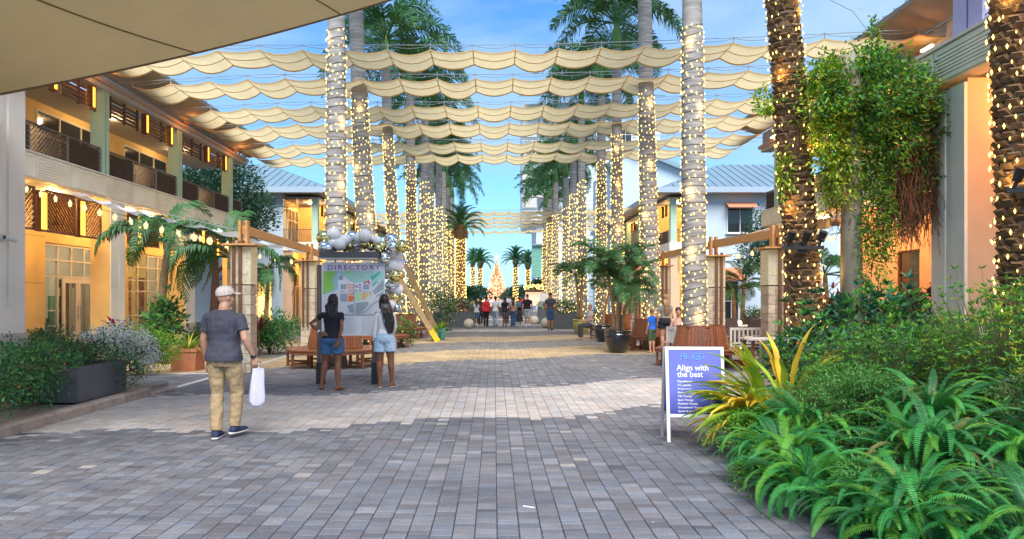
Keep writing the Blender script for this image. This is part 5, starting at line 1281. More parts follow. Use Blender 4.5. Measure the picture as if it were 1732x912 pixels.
m.build('round_badge', mat('print_gold',(0.65,0.60,0.35),0.4), PA)
m = MB()
for (cx, cz, r_) in ((-0.30,0.93,0.05),(-0.29,0.80,0.04),(-0.26,0.62,0.06),(-0.26,0.46,0.06)):
    for k in range(-4,5): a = k*0.3; b = (k+1)*0.3; p = [(cx+r_*math.cos(q), cz+r_*math.sin(q)*1.3) for q in (a,b)]; 
    for k in range(-4,5):
        a = k*0.3; b = (k+1)*0.3
        if cx+r_*math.cos(a) > -0.29 and cx+r_*math.cos(b) > -0.29: m.beam((cx+r_*math.cos(a),-0.0075,cz+r_*1.3*math.sin(a)),(cx+r_*math.cos(b),-0.0075,cz+r_*1.3*math.sin(b)),0.001,0.003,up=(0,1,0))
m.build('curved_line', mat('print_violet',(0.32,0.34,0.75),0.4), PA)

# ---- white chairs, tables on the right terrace
def slat_chair(x, y, rz, label, m_=None, wide=0.5, grp='white slatted garden chairs'):
    m_ = m_ or M_white; root = thing('garden_chair', label, 'chair', (x,y,0.013), rz, grp); hw = wide/2
    for sx in (-1,1):
        m = MB(); m.box(sx*hw-0.025,sx*hw+0.025,-0.25,-0.20,0,0.66); m.build('leg', m_, root); m = MB(); m.box(sx*hw-0.025,sx*hw+0.025,0.20,0.25,0,0.90); m.build('leg', m_, root)
        m = MB(); m.box(sx*hw-0.03,sx*hw+0.03,-0.25,0.198,0.662,0.69); m.build('armrest', m_, root)
    for i in range(5): m = MB(); m.box(-hw+0.026,hw-0.026,-0.24+i*0.088,-0.165+i*0.088,0.42,0.44); m.build('seat_slat', m_, root)
    m = MB(); m.box(-hw+0.026,hw-0.026,0.205,0.24,0.84,0.90); m.box(-hw+0.026,hw-0.026,0.205,0.24,0.50,0.545); m.build('backrest', m_, root)
    n = max(4, int(wide/0.12))
    for i in range(n): xx = -hw+0.05+(wide-0.1)*(i+0.5)/n; m = MB(); m.box(xx-0.022,xx+0.022,0.21,0.235,0.546,0.839); m.build('back_slat', m_, root)
    return root
slat_chair(GX(1140,18.6)+0.1,18.4,R(100),'white slatted chair side-on left of the tree bench on the right',None)
slat_chair(GX(1250,18.4),18.2,R(185),'wide white slatted garden seat right of the tree bench',None,0.75)
slat_chair(GX(1190,20.8),20.9,R(170),'white slatted chair behind the nearest right palm',None)
slat_chair(GX(1087,24),24.4,R(160),'white slatted chair beside the benches near the woman in grey tee',None)
def table(x, y, label, w=0.8, d=0.8, h=0.74, mt=None, ml=None, grp=None, rz=0):
    root = thing('table', label, 'table', (x,y,0.013), rz, grp); mt = mt or M_white; ml = ml or M_teak
    m = MB(); m.box(-w/2,w/2,-d/2,d/2,h-0.03,h); m.build('tabletop', mt, root)
    for sx in (-1,1):
        for sy in (-1,1): m = MB(); m.box(sx*(w/2-0.12)-0.03,sx*(w/2-0.12)+0.03,sy*(d/2-0.12)-0.03,sy*(d/2-0.12)+0.03,0,h-0.031); m.build('leg', ml, root)
    return root
table(GX(1285,16.3)+0.1,16.2,'white cloth topped table beside the yellow leaved plant',1.0,0.8)
NP = MB(); NP.beam((-0.09,0,0.012),(0.09,0.02,0.03),0.10,0.022); NP.beam((-0.05,0.01,0.035),(0.11,-0.01,0.03),0.07,0.02)
o = NP.build('folded_napkin', mat('napkin',(0.65,0.52,0.36),0.9)); o.location = (GX(1262,16.3),16.25,0.753); tag(o,'folded tan napkin lying on the white table','napkin')
M_dch = mat('dark_rattan',(0.035,0.028,0.026),0.6,0.3,20)
def dark_chair(x, y, rz, label):
    root = thing('dining_chair', label, 'chair', (x,y,0.013), rz, 'dark rattan dining chairs on the terrace')
    for sx in (-1,1):
        for sy in (-1,1): m = MB(); m.box(sx*0.2-0.02,sx*0.2+0.02,sy*0.2-0.02,sy*0.2+0.02,0,0.42); m.build('leg', M_dch, root)
    m = MB(); m.box(-0.23,0.23,-0.23,0.23,0.421,0.48); m.build('seat', M_dch, root)
    m = MB(); m.add([[-0.22,0.18,0.481],[0.22,0.18,0.481],[0.22,0.22,0.481],[-0.22,0.22,0.481],[-0.19,0.26,1.0],[0.19,0.26,1.0],[0.19,0.30,1.0],[-0.19,0.30,1.0]], MB.BF); m.build('backrest', M_dch, root)
k = 0
for (px, Y, lab) in ((1256,23.5,'leftmost'),(1290,23.8,'middle'),(1322,23.2,'right hand')):
    table(GX(px,Y),Y,'%s white topped dark dining table under the lantern string' % lab,0.9,0.8,0.75,M_white,M_dch,'white topped dining tables')
for (px, Y, rz, lab) in ((1245,22.3,10,'dark rattan chair facing away at the left dining table'),(1268,24.6,170,'dark rattan chair on the far side of the left dining table'),(1282,22.4,-20,'dark rattan chair at the front of the middle dining table'),(1306,24.8,200,'dark rattan chair on the far side of the middle dining table'),(1318,21.9,15,'dark rattan chair at the front of the right hand dining table'),(1230,25.5,90,'dark rattan chair nearest the palm behind the terrace'),(1300,20.6,30,'dark rattan chair closest to the coral pillar by the lit date palm'),(1265,20.9,-160,'dark rattan chair between the garden seat and the left dining table')):
    dark_chair(GX(px,Y),Y,R(rz),lab)
m = MB(); m.ball((0,0,0.07),0.07,12); m.lathe([(0.05,0),(0.05,0.02)],12); o = m.build('table_lamp', emis('lamp_globe',(1,0.7,0.35),5.0)); o.location = (GX(1251,23.5),23.5,0.765); tag(o,'glowing round lamp on the left dining table','lamp')

def spot_fixture(x, y, z, label, n=3):
    root = thing('spotlight_fixture', label, 'spotlight', (x,y,z))
    m = MB(); m.box(-0.32,0.32,-0.03,0.03,-0.03,0.03); m.box(-0.08,0.08,0.02,0.16,-0.08,0.08); m.build('bracket', M_black, root)
    for i in range(n):
        xx = -0.24+0.48*i/max(1,n-1); m = MB(); m.tube([(xx,-0.02,0.02),(xx+0.02,-0.05,0.10)],0.02,6); m.tube([(xx+0.02,-0.03,0.10),(xx+0.04,-0.10,0.24)],[0.05,0.065],12); m.build('spot_head', M_black, root)
    return root
spot_fixture(4.78,11.45,2.42,'black spotlight bracket strapped to the lit date palm by the vines')
spot_fixture(6.2,8.5,2.88,'black spotlight bracket on the right edge date palm')

m = MB(); m.lathe([(0.40,0.010),(0.40,0.017),(0.44,0.017),(0.44,0.010)], 32); m.lathe([(0.001,0.0145),(0.395,0.0145)], 32, mi=1)
o = m.build('manhole_cover', [M_steel, mat('cover_infill',(0.17,0.17,0.18),0.8,0.2,20)]); o.location = (2.0,17.8,0); tag(o,'round metal ringed manhole cover in the middle of the pavement','manhole cover')
# ================================================================ PEOPLE
SK_L = (0.55,0.30,0.20); SK_D = (0.20,0.085,0.045); SK_M = (0.36,0.18,0.11)
def skin(c): return mat('skin_%d' % int(c[0]*100), c, 0.5, 0.06, 5, spec=0.4)
def remesh(mb, name, m_, parent, vox, smooth=2, disp=0.0, dscale=0.12):
    me = mb.mesh(name, m_); o = bpy.data.objects.new(name, me); col.objects.link(o)
    r_ = o.modifiers.new('remesh','REMESH'); r_.mode = 'VOXEL'; r_.voxel_size = vox; r_.use_smooth_shade = True
    s_ = o.modifiers.new('smooth','SMOOTH'); s_.iterations = smooth; s_.factor = 0.5
    if disp:
        t = bpy.data.textures.get('wrinkle_%g' % dscale) or bpy.data.textures.new('wrinkle_%g' % dscale, 'CLOUDS'); t.noise_scale = dscale; t.noise_depth = 1
        d = o.modifiers.new('wrinkle','DISPLACE'); d.texture = t; d.strength = disp; d.mid_level = 0.5; d.texture_coords = 'LOCAL'
    bpy.context.view_layer.update(); dg = bpy.context.evaluated_depsgraph_get(); ne = bpy.data.meshes.new_from_object(o.evaluated_get(dg))
    o.modifiers.clear(); o.data = ne; ne.name = name
    ne.materials.clear(); ne.materials.append(m_); o.parent = parent; return o
def V(*a): return Vector(a)
class Body:
    """standing figure, faces +Y (away from the camera) at rz=0; joints in local metres for height H"""
    def __init__(s, H=1.75, sex='m', stance=0.10, step=0.0, build=1.0, lean=0.0):
        k = H/1.75; s.k = k; s.sex = sex; s.H = H; b = build
        s.hip = {}; s.knee = {}; s.ank = {}; s.sho = {}; s.elb = {}; s.wri = {}; s.heel = {}
        hw = (0.088 if sex == 'm' else 0.092)*k; sw = (0.185 if sex == 'm' else 0.155)*k*(0.5+0.5*b)
        for sg, d in (('L',-1),('R',1)):
            s.hip[sg] = V(d*hw, 0, 0.92*k); s.ank[sg] = V(d*stance*k, d*step, 0.085*k); s.knee[sg] = (s.hip[sg]+s.ank[sg])/2+V(0, 0.03*k, 0.0)
            s.sho[sg] = V(d*sw, -0.005, 1.395*k); s.elb[sg] = V(d*(sw+0.06*k), -0.03*k, 1.13*k); s.wri[sg] = V(d*(sw+0.07*k), 0.05*k, 0.88*k)
        s.neck = V(0,-0.01,1.47*k); s.head = V(0,0.015*k,1.635*k); s.b = b; s.yaw = 0
def limb(mb, pts, rad, n=12): mb.tube(pts, rad, n)
def leg_pts(B, sg):
    h, kn, a = B.hip[sg], B.knee[sg], B.ank[sg]; return [h+(kn-h)*-0.06, h.lerp(kn,0.3), h.lerp(kn,0.75), kn, kn.lerp(a,0.28)+V(0,-0.012*B.k,0), kn.lerp(a,0.6), kn.lerp(a,0.92), a]
def foot(mb, B, sg, toe_dir, heel_up=0.0, r=1.0, k2=1.0):
    a = B.ank[sg]; k = B.k; d = Vector(toe_dir).normalized()
    heel = a-d*0.045*k+V(0,0,-0.045*k); ball = a+d*0.13*k+V(0,0,-0.062*k-heel_up); toe = a+d*0.19*k+V(0,0,-0.068*k-heel_up)
    mb.tube([a+V(0,0,0.02), a+V(0,0,-0.02*k)+d*0.01, heel.lerp(ball,0.35)+V(0,0,0.012*k)], [0.036*k*r, 0.038*k*r, 0.036*k*r], 10)
    mb.tube([heel-d*0.012, heel, heel.lerp(ball,0.5)+V(0,0,0.008), ball, toe, toe+d*0.018], [(0.02*k,0.016*k),(0.033*k*r,0.030*k),(0.034*k*r,0.028*k),(0.043*k*r,0.022*k),(0.034*k*r,0.016*k),(0.015*k,0.008*k)], 10)
def hand(mb, w, d, palm_n, k=1.0, curl=0.5, side=1):
    """w wrist, d direction to the fingers, palm_n palm normal"""
    d = Vector(d).normalized(); n = Vector(palm_n); n = (n-d*n.dot(d)).normalized(); s_ = d.cross(n).normalized()*side
    mb.tube([w-d*0.015*k, w+d*0.02*k, w+d*0.06*k, w+d*0.088*k], [(0.024*k,0.019*k),(0.031*k,0.017*k),(0.039*k,0.015*k),(0.036*k,0.012*k)], 10, up=n)
    for i in range(4):
        L_ = (0.074,0.084,0.078,0.062)[i]*k; off = s_*(0.028-0.019*i)*k; p = w+d*0.082*k+off; dd = d.copy(); pts = [p]; q = p
        for j in range(3):
            ang = curl*(0.35+0.45*j); dd2 = (d*math.cos(ang)+n*math.sin(ang)); q = q+dd2*L_*(0.42,0.33,0.25)[j]; pts.append(q)
        mb.tube(pts, [0.0095*k,0.009*k,0.0082*k,0.006*k], 7)
    p = w+d*0.022*k+s_*0.026*k; q = p+(d*0.6+s_*0.75+n*0.25).normalized()*0.038*k; r_ = q+(d*0.9+s_*0.2+n*0.35).normalized()*0.032*k; t = r_+(d+n*0.4).normalized()*0.02*k
    mb.tube([p,q,r_,t],[0.013*k,0.0115*k,0.010*k,0.007*k],7)
def head(mb, B, yaw=0.0, pitch=0.0):
    k = B.k; c = B.head; Rm = Matrix.Rotation(yaw,3,'Z') @ Matrix.Rotation(pitch,3,'X'); s0 = mb.n; i0 = len(mb.c)
    mb.ball((0,-0.008,0.02), 0.1, 16, sc=(0.78,0.96,1.06))      # cranium
    mb.ball((0,0.028,-0.045), 0.07, 14, sc=(0.82,0.86,1.05))    # face / jaw
    mb.tube([(0,0.05,-0.085),(0,0.075,-0.095)], [0.028,0.018], 8)   # chin
    mb.tube([(0,0.088,0.018),(0,0.104,-0.012),(0,0.110,-0.026)], [0.007,0.011,0.014], 7)  # nose
    for sx in (-1,1):
        mb.tube([(sx*0.012,0.088,-0.029),(sx*0.014,0.097,-0.029)], [0.009,0.008], 6)
        mb.ball((sx*0.077,-0.006,-0.008), 0.02, 8, sc=(0.35,0.8,1.35)); mb.ball((sx*0.031,0.074,0.022), 0.017, 8, sc=(1.4,0.7,0.6)); mb.ball((sx*0.04,0.05,-0.025),0.03,8,sc=(0.9,0.9,0.9))
    mb.tube([(-0.022,0.083,-0.055),(0,0.094,-0.054),(0.022,0.083,-0.055)], [(0.004,0.005),(0.008,0.007),(0.004,0.005)], 6); mb.tube([(-0.018,0.083,-0.064),(0,0.091,-0.066),(0.018,0.083,-0.064)], [0.004,0.008,0.004], 6)
    for j in range(i0, len(mb.c)):
        v, f, m = mb.c[j]
        if len(v): mb.c[j] = ((v*k) @ np.array(Rm).T+np.array(c), f, m)
    B.Rh = Rm
    return Rm
def hpt(B, p): return B.head+B.Rh @ (Vector(p)*B.k)
def torso(mb, B, e=0.0, zlo=0.90, zhi=1.5, flare=0.0):
    k = B.k; m_ = B.sex == 'm'; b = B.b
    T = [(0.84,0.135,0.095,0),(0.90,0.165,0.115,-0.008),(0.96,0.168,0.115,-0.008),(1.04,0.150,0.105,0),(1.12,0.140,0.100,0.006),(1.22,0.152,0.108,0.006),(1.32,0.168,0.112,0),(1.39,0.176,0.094,-0.008),(1.445,0.125,0.072,-0.012),(1.485,0.070,0.060,-0.01),(1.51,0.055,0.055,-0.008)]
    if not m_: T = [(0.84,0.135,0.10,0),(0.90,0.172,0.122,-0.012),(0.96,0.168,0.118,-0.012),(1.04,0.135,0.096,0),(1.11,0.118,0.086,0.008),(1.20,0.128,0.095,0.012),(1.29,0.142,0.105,0.012),(1.37,0.142,0.088,-0.002),(1.43,0.112,0.066,-0.01),(1.48,0.055,0.052,-0.008),(1.51,0.046,0.048,-0.006)]
    rs = []
    for (z, rx, ry, oy) in T:
        if z < zlo-1e-6 or z > zhi+1e-6: continue
        ee = e+(flare*max(0,(1.2-z)/0.3) if flare else 0)
        rs.append(((B.tx(z) if hasattr(B,'tx') else 0, oy*k+(B.ty(z) if hasattr(B,'ty') else 0), z*k), (rx*b+ee)*k, (ry*b+ee)*k, 0))
    mb.rings(rs)
def make_person(x, y, rz, label, B, sk, vox=0.007, curl=0.5, wear=(), yaw=0.0, pitch=0.0, feet=None, hands=None, z=0.014, grp=None):
    root = thing('person', label, 'person', (x,y,z), rz, grp); k = B.k; mb = MB()
    torso(mb, B, -0.012, 0.84, 1.51); mb.tube([B.neck-V(0,0,0.04), B.neck+V(0,0.004,0.04), B.head+V(0,-0.01,-0.06*k)], [0.060*k if B.sex=='m' else 0.048*k]*2+[0.055*k if B.sex=='m' else 0.045*k], 12)
    f = 1.0 if B.sex == 'm' else 0.94
    for sg in 'LR':
        lr = [0.098,0.092,0.066,0.055,0.058,0.048,0.034,0.036] if B.sex == 'm' else [0.108,0.102,0.074,0.058,0.062,0.050,0.034,0.035]
        limb(mb, leg_pts(B,sg), [r_*k for r_ in lr]); s_, e_, w_ = B.sho[sg], B.elb[sg], B.wri[sg]
        limb(mb, [s_+V(0,0,-0.005), s_.lerp(e_,0.25), s_.lerp(e_,0.6), e_, e_.lerp(w_,0.3), e_.lerp(w_,0.7), w_], [r_*k*f*(1 if B.sex=='m' else 0.85) for r_ in (0.056,0.052,0.044,0.040,0.042,0.032,0.026)])
        mb.ball(s_+V(0,0,-0.008), 0.058*k*f, 10); d = -1 if sg == 'L' else 1
        ft = (feet or {}).get(sg, (V(d*0.25,1,0), 0.0)); foot(mb, B, sg, ft[0], ft[1])
        hd_ = (hands or {}).get(sg, ((w_-e_), V(-d,0.0,0), curl, -d)); hand(mb, w_, hd_[0], hd_[1], k, hd_[2], hd_[3])
    head(mb, B, yaw, pitch)
    body = remesh(mb, 'body', skin(sk), root, vox, 2)
    # eyes and brows
    e = MB()
    for sx in (-1,1): e.ball(hpt(B,(sx*0.031,0.0835,0.020)), 0.0062*k, 8)
    e.build('eyes', mat('eye_dark',(0.02,0.015,0.012),0.2), root)
    for fn in wear: fn(B, root, vox)
    return root
def shirt(m_, sleeve=0.42, zlo=0.88, e=0.014, long_=False, disp=0.008, flare=0.0, name='shirt', neck=1.5):
    def f(B, root, vox):
        mb = MB(); k = B.k; torso(mb, B, e, zlo, neck, flare); ff = 1.0 if B.sex == 'm' else 0.82
        for sg in 'LR':
            s_, e_, w_ = B.sho[sg], B.elb[sg], B.wri[sg]; mb.ball(s_+V(0,0,-0.012), 0.062*k*(ff+0.08), 12)
            if long_: limb(mb, [s_, s_.lerp(e_,0.5), e_, e_.lerp(w_,0.5), e_.lerp(w_,1.0)], [r_*k*ff for r_ in (0.068,0.060,0.054,0.047,0.040)])
            elif sleeve > 0: limb(mb, [s_, s_.lerp(e_,sleeve*0.5), s_.lerp(e_,sleeve*0.98), s_.lerp(e_,sleeve)], [r_*k*ff for r_ in (0.062,0.066,0.068,0.066)])
        remesh(mb, name, m_, root, vox, 2, disp, 0.10)
    return f
def trousers(m_, to=1.0, e=0.0, disp=0.008, name='trousers', wid=(0.108,0.100,0.080,0.070,0.068,0.064,0.060,0.058), top=0.99):
    def f(B, root, vox):
        mb = MB(); k = B.k; torso(mb, B, 0.010+e, 0.84, top)
        for sg in 'LR':
            P = leg_pts(B, sg); n = len(P); L_ = to*(n-1); i = int(L_); fr_ = L_-i; pts = P[:i+1]+([P[i].lerp(P[i+1],fr_)] if fr_ > 0.02 and i < n-1 else [])
            rr = [(wid[j]+e)*k for j in range(i+1)]
            if len(pts) > i+1: rr.append((wid[i]*(1-fr_)+wid[i+1]*fr_+e)*k)
            limb(mb, pts, rr, 14)
        remesh(mb, name, m_, root, vox, 2, disp, 0.09)
    return f
def skirt(m_, zlo=0.5, w=0.20, name='skirt'):
    def f(B, root, vox):
        mb = MB(); k = B.k; mb.rings([((0,-0.005,z*k),(0.15*(1-t)+w*t)*k,(0.11*(1-t)+w*0.8*t)*k,0) for t, z in ((0,1.06),(0.25,0.95),(0.6,zlo+(0.95-zlo)*0.45),(1,zlo))]); remesh(mb, name, m_, root, vox, 2, 0.015, 0.08)
    return f
def hair_short(m_, s_=1.0):
    def f(B, root, vox):
        mb = MB(); k = B.k; i0 = len(mb.c); mb.ball((0,-0.014,0.038), 0.100*s_, 14, sc=(0.80,0.93,0.98)); 
        for j in range(i0,len(mb.c)): v, q, m = mb.c[j]; mb.c[j] = ((v*k) @ np.array(B.Rh).T+np.array(B.head), q, m)
        mb.build('hair', m_, root, smooth=True)
    return f
def hair_long(m_, L_=0.45, w=0.085, x_off=0.0, waves=0.012, top=1.06):
    def f(B, root, vox):
        mb = MB(); k = B.k; i0 = len(mb.c); mb.ball((0,-0.016,0.026), 0.104*top, 16, sc=(0.84,0.95,1.02))
        mb.tube([(0,-0.03,0.03),(x_off*0.2,-0.06,-0.06),(x_off*0.5,-0.10,-0.16),(x_off,-0.135,-0.16-L_*0.5),(x_off*1.1,-0.13,-0.16-L_*0.85),(x_off*1.1,-0.12,-0.16-L_)], [(0.075,0.06),(w,0.05),(w,0.042),(w*0.95,0.038),(w*0.7,0.03),(w*0.25,0.012)], 14, up=(0,1,0))
        for sx in (-1,1): mb.tube([(sx*0.07,-0.005,0.045),(sx*0.080,-0.015,-0.03),(sx*0.075,-0.045,-0.12),(sx*0.06+x_off*0.5,-0.075,-0.2)], [0.022,0.024,0.028,0.02], 8)
        for j in range(24):
            a = random.uniform(-1,1); p = [(a*w*0.9+x_off*0.3,-0.09,-0.05)]; 
            for q in range(1,7): t = q/6; p.append((a*w*(1-0.45*t*t)+x_off*t+waves*math.sin(q*1.7+j), -0.10-0.055*min(1,q/2)-0.01*math.sin(q+j), -0.05-(L_+0.1+0.05*math.sin(j*2.2))*t))
            mb.tube(p, [0.012,0.013,0.012,0.011,0.010,0.008,0.003], 5)
        for j in range(i0,len(mb.c)): v, q, m = mb.c[j]; mb.c[j] = ((v*k) @ np.array(Matrix.Rotation(B.yaw_hair if hasattr(B,'yaw_hair') else 0,3,'Z') @ (B.Rh if not hasattr(B,'yaw_hair') else Matrix.Identity(3))).T+np.array(B.head), q, m)
        remesh(mb, 'hair', m_, root, max(0.006, vox), 1, 0.006, 0.03)
    return f
def sandals(m_):
    def f(B, root, vox):
        for sg, d in (('L',-1),('R',1)):
            ft = B.feet.get(sg)[0].normalized() if hasattr(B,'feet') else V(d*0.25,1,0).normalized(); a = B.ank[sg]*1; k = B.k; z = max(0.006, a.z-0.085*k+0.006)
            m = MB(); p0 = V(a.x,a.y,0)-ft*0.07*k; p1 = V(a.x,a.y,0)+ft*0.205*k
            m.tube([p0+V(0,0,z),p0+ft*0.03+V(0,0,z),p1-ft*0.07+V(0,0,z),p1-ft*0.02+V(0,0,z),p1+V(0,0,z)], [(0.022*k,0.008),(0.036*k,0.008),(0.046*k,0.008),(0.040*k,0.008),(0.018*k,0.008)], 12)
            q = V(a.x,a.y,0)+ft*0.15*k+V(0,0,z+0.022*k); s_ = ft.cross(V(0,0,1)); m.tube([q-s_*0.045*k-ft*0.05*k-V(0,0,0.01),q-s_*0.02*k+V(0,0,0.012),q+ft*0.02,q+s_*0.02*k+V(0,0,0.012),q+s_*0.045*k-ft*0.05*k-V(0,0,0.01)], 0.006, 6)
            m.build('sandal', m_, root, smooth=True)
    return f
def shoes(m_, sole, feet):
    def f(B, root, vox):
        for sg in 'LR':
            d = feet[sg][0].normalized(); hu = feet[sg][1]; a = B.ank[sg]; k = B.k
            mb = MB(); heel = a-d*0.05*k+V(0,0,-0.048*k); ball = a+d*0.13*k+V(0,0,-0.058*k-hu); toe = a+d*0.20*k+V(0,0,-0.062*k-hu)
            mb.tube([a+V(0,0,0.03*k), a+V(0,0,-0.02*k), heel.lerp(ball,0.3)+V(0,0,0.01)], [0.045*k,0.05*k,0.045*k], 12)
            mb.tube([heel-d*0.025,heel,heel.lerp(ball,0.5),ball,toe,toe+d*0.03],[(0.025*k,0.02*k),(0.042*k,0.038*k),(0.044*k,0.036*k),(0.050*k,0.030*k),(0.042*k,0.024*k),(0.02*k,0.012*k)],12)
            sh = remesh(mb,'shoe',m_,root,vox,1)
            mb = MB(); dn = V(0,0,-0.034*k); mb.tube([heel-d*0.035+dn,heel+dn,heel.lerp(ball,0.5)+dn,ball+dn*0.75,toe+dn*0.6,toe+d*0.035+dn*0.4],[(0.028*k,0.012*k),(0.045*k,0.013*k),(0.045*k,0.012*k),(0.053*k,0.012*k),(0.045*k,0.011*k),(0.022*k,0.008*k)],12)
            mb.build('sole', sole, sh, smooth=True)
    return f
M_hairb = mat('black_hair',(0.012,0.009,0.008),0.35,0.4,30,stretch=(6,6,1)); M_hairbr = mat('dark_blond_hair',(0.26,0.15,0.08),0.4,0.4,30,stretch=(6,6,1)); M_hairg = mat('grey_hair',(0.25,0.22,0.20),0.6,0.3,20)
def cloth(n, c, v=0.1, s_=30): return mat('cloth_'+n, c, 0.85, v, s_, bump=0.15, bscale=160)
C_navy = cloth('slate_navy',(0.060,0.062,0.088)); C_khaki = cloth('khaki',(0.44,0.31,0.17)); C_blk = cloth('black',(0.012,0.013,0.022)); C_wht = cloth('white',(0.74,0.74,0.76),0.03)
C_dnm = cloth('blue_denim',(0.045,0.115,0.24),0.25,25); C_ldn = cloth('light_denim',(0.36,0.50,0.64),0.25,25); C_red = cloth('red',(0.60,0.02,0.02)); C_blue = cloth('bright_blue',(0.02,0.16,0.75)); C_tee = cloth('grey_tee',(0.26,0.25,0.22)); C_lgrey = cloth('light_grey',(0.5,0.5,0.55)); C_beige = cloth('beige',(0.6,0.52,0.42)); C_grn = cloth('olive_green',(0.08,0.12,0.06))
# --- man walking away
B = Body(1.76,'m',0.085,0.0,1.04)
B.hip = {'L':V(-0.09,0,0.93),'R':V(0.09,0,0.93)}
B.ank = {'L':V(-0.085,-0.02,0.098),'R':V(0.075,0.12,0.135)}; B.knee = {'L':V(-0.10,0.05,0.51),'R':V(0.11,0.12,0.53)}
B.sho = {'L':V(-0.190,0.0,1.402),'R':V(0.190,0.0,1.402)}; B.elb = {'L':V(-0.255,0.03,1.15),'R':V(0.265,-0.05,1.16)}; B.wri = {'L':V(-0.265,0.12,0.90),'R':V(0.325,0.07,0.935)}
B.head = V(0.01,0.03,1.635); fm = {'L':(V(-0.12,1,0),0.0),'R':(V(0.25,1,0),-0.0)}
def cap(B, root, vox):
    m = MB(); k = B.k; i0 = len(m.c)
    prof = [(0.104,0.0),(0.106,0.025),(0.100,0.055),(0.080,0.085),(0.045,0.104),(0.008,0.109)]; m.lathe(prof, 24); 
    vs = []; n = 14
    for i in range(n+1):
        a = PI*(0.12+0.76*i/n)
        for r_, z in ((0.095,0.012),(0.135,0.008),(0.175-0.03*abs(math.cos(a)),-0.006)): vs.append((r_*math.cos(a), r_*math.sin(a)+(0.02 if r_ > 0.1 else 0), z))
    m.add(vs, [[i*3+j,(i+1)*3+j,(i+1)*3+j+1,i*3+j+1] for i in range(n) for j in range(2)]); m.add([(v[0],v[1],v[2]-0.004) for v in vs], [[i*3+j+1,(i+1)*3+j+1,(i+1)*3+j,i*3+j] for i in range(n) for j in range(2)])
    m.ball((0,0,0.108),0.008,8)
    for j in range(i0,len(m.c)):
        v, q, mm = m.c[j]
        if len(v): m.c[j] = (((v+np.array([0,-0.006,0.030]))*np.array([0.90,1.02,1.0])*k) @ np.array(B.Rh @ Matrix.Rotation(R(8),3,'X')).T+np.array(B.head), q, mm)
    m.build('cap', mat('cap_beige',(0.66,0.56,0.50),0.85,0.06,10), root, smooth=True)
    s_ = MB()
    for a in np.linspace(0,PI,7)[:-1]:
        pts = [hpt(B,((0.90*(r_+0.002))*math.cos(a)*sg,(1.02*(r_+0.002))*math.sin(a)*sg-0.006,z+0.031)) for sg, rg in ((1,prof),(-1,prof[::-1])) for r_, z in rg]; s_.tube([Matrix.Rotation(0,3,'X') @ p for p in pts], 0.0015, 3)
    s_.build('cap_seam', mat('cap_seam',(0.36,0.31,0.28),0.9), root)
def watch(sg, m_=None):
    def f(B, root, vox):
        e_, w_ = B.elb[sg], B.wri[sg]; d = (w_-e_).normalized(); p = w_-d*0.02; m = MB(); m.tube([p-d*0.011,p+d*0.011], 0.033*B.k, 14); m.tube([p+V(0.0,-0.028,0.0),p+V(0.0,-0.040,0)],0.018,12); m.build('wristwatch', m_ or M_black, root, smooth=True)
    return f
make_person(GX(379,8.55),8.55,R(-3),'man in beige cap, slate tee and khaki trousers walking away with a white bag',B,SK_L,0.006,0.6,
  (trousers(C_khaki,1.0,0.004,0.026), shirt(C_navy,0.62,0.90,0.024,disp=0.024,flare=0.016), hair_short(M_hairg,0.98), cap, watch('R'), shoes(mat('navy_shoe',(0.02,0.035,0.09),0.7), mat('shoe_sole',(0.65,0.63,0.58),0.7), fm)), yaw=R(-42), feet=fm,
  hands={'L':(V(-0.05,0.15,-1),V(1,0.1,0),0.5,1),'R':(V(0.1,0.1,-1),V(-0.2,1,0),1.5,1)})
MAN = bpy.data.objects['person']
# bag hanging from his right hand
bgx, bgy, bgz = GX(379,8.55)+0.345, 8.64, 0.80
BG = thing('shopping_bag', 'white paper shopping bag hanging from the walking man\'s right hand', 'bag', (bgx,bgy,0.37))
m = MB(); w0, w1, d_ = 0.075, 0.085, 0.05
Vb = []; 
for (z, w, dd, jx) in ((0,0.085,0.055,0.0),(0.10,0.094,0.060,0.010),(0.25,0.080,0.045,-0.010),(0.40,0.072,0.022,0.006),(0.45,0.066,0.012,0.0)):
    Vb += [(-w+jx,-dd,z),(0+jx*2,-dd*0.82-0.004,z+0.004),(w+jx,-dd,z),(w*0.98,0,z),(w+jx,dd,z),(0,dd*0.85,z),(-w+jx,dd,z),(-w*0.98,0,z)]
Fb = [[i*8+j,i*8+(j+1)%8,(i+1)*8+(j+1)%8,(i+1)*8+j] for i in range(4) for j in range(8)]+[[2,1,0,7],[3,2,7,6],[5,4,3,6]]
m.add(Vb,Fb); o = m.build('bag_body', cloth('bag_white',(0.62,0.60,0.76),0.05), BG, smooth=False); o.rotation_euler = (0,R(3),R(35)); sb_ = o.modifiers.new('sub','SUBSURF'); sb_.levels = 1; sb_.render_levels = 1
m = MB(); m.tube([(-0.035,-0.01,0.44),(-0.02,0,0.48),(0,0,0.51),(0.02,0,0.48),(0.035,-0.01,0.44)],0.004,5); m.tube([(-0.035,0.012,0.44),(-0.018,0.01,0.48),(0.005,0.01,0.505),(0.02,0.01,0.48),(0.035,0.012,0.44)],0.004,5); m.build('handle', C_wht, BG)
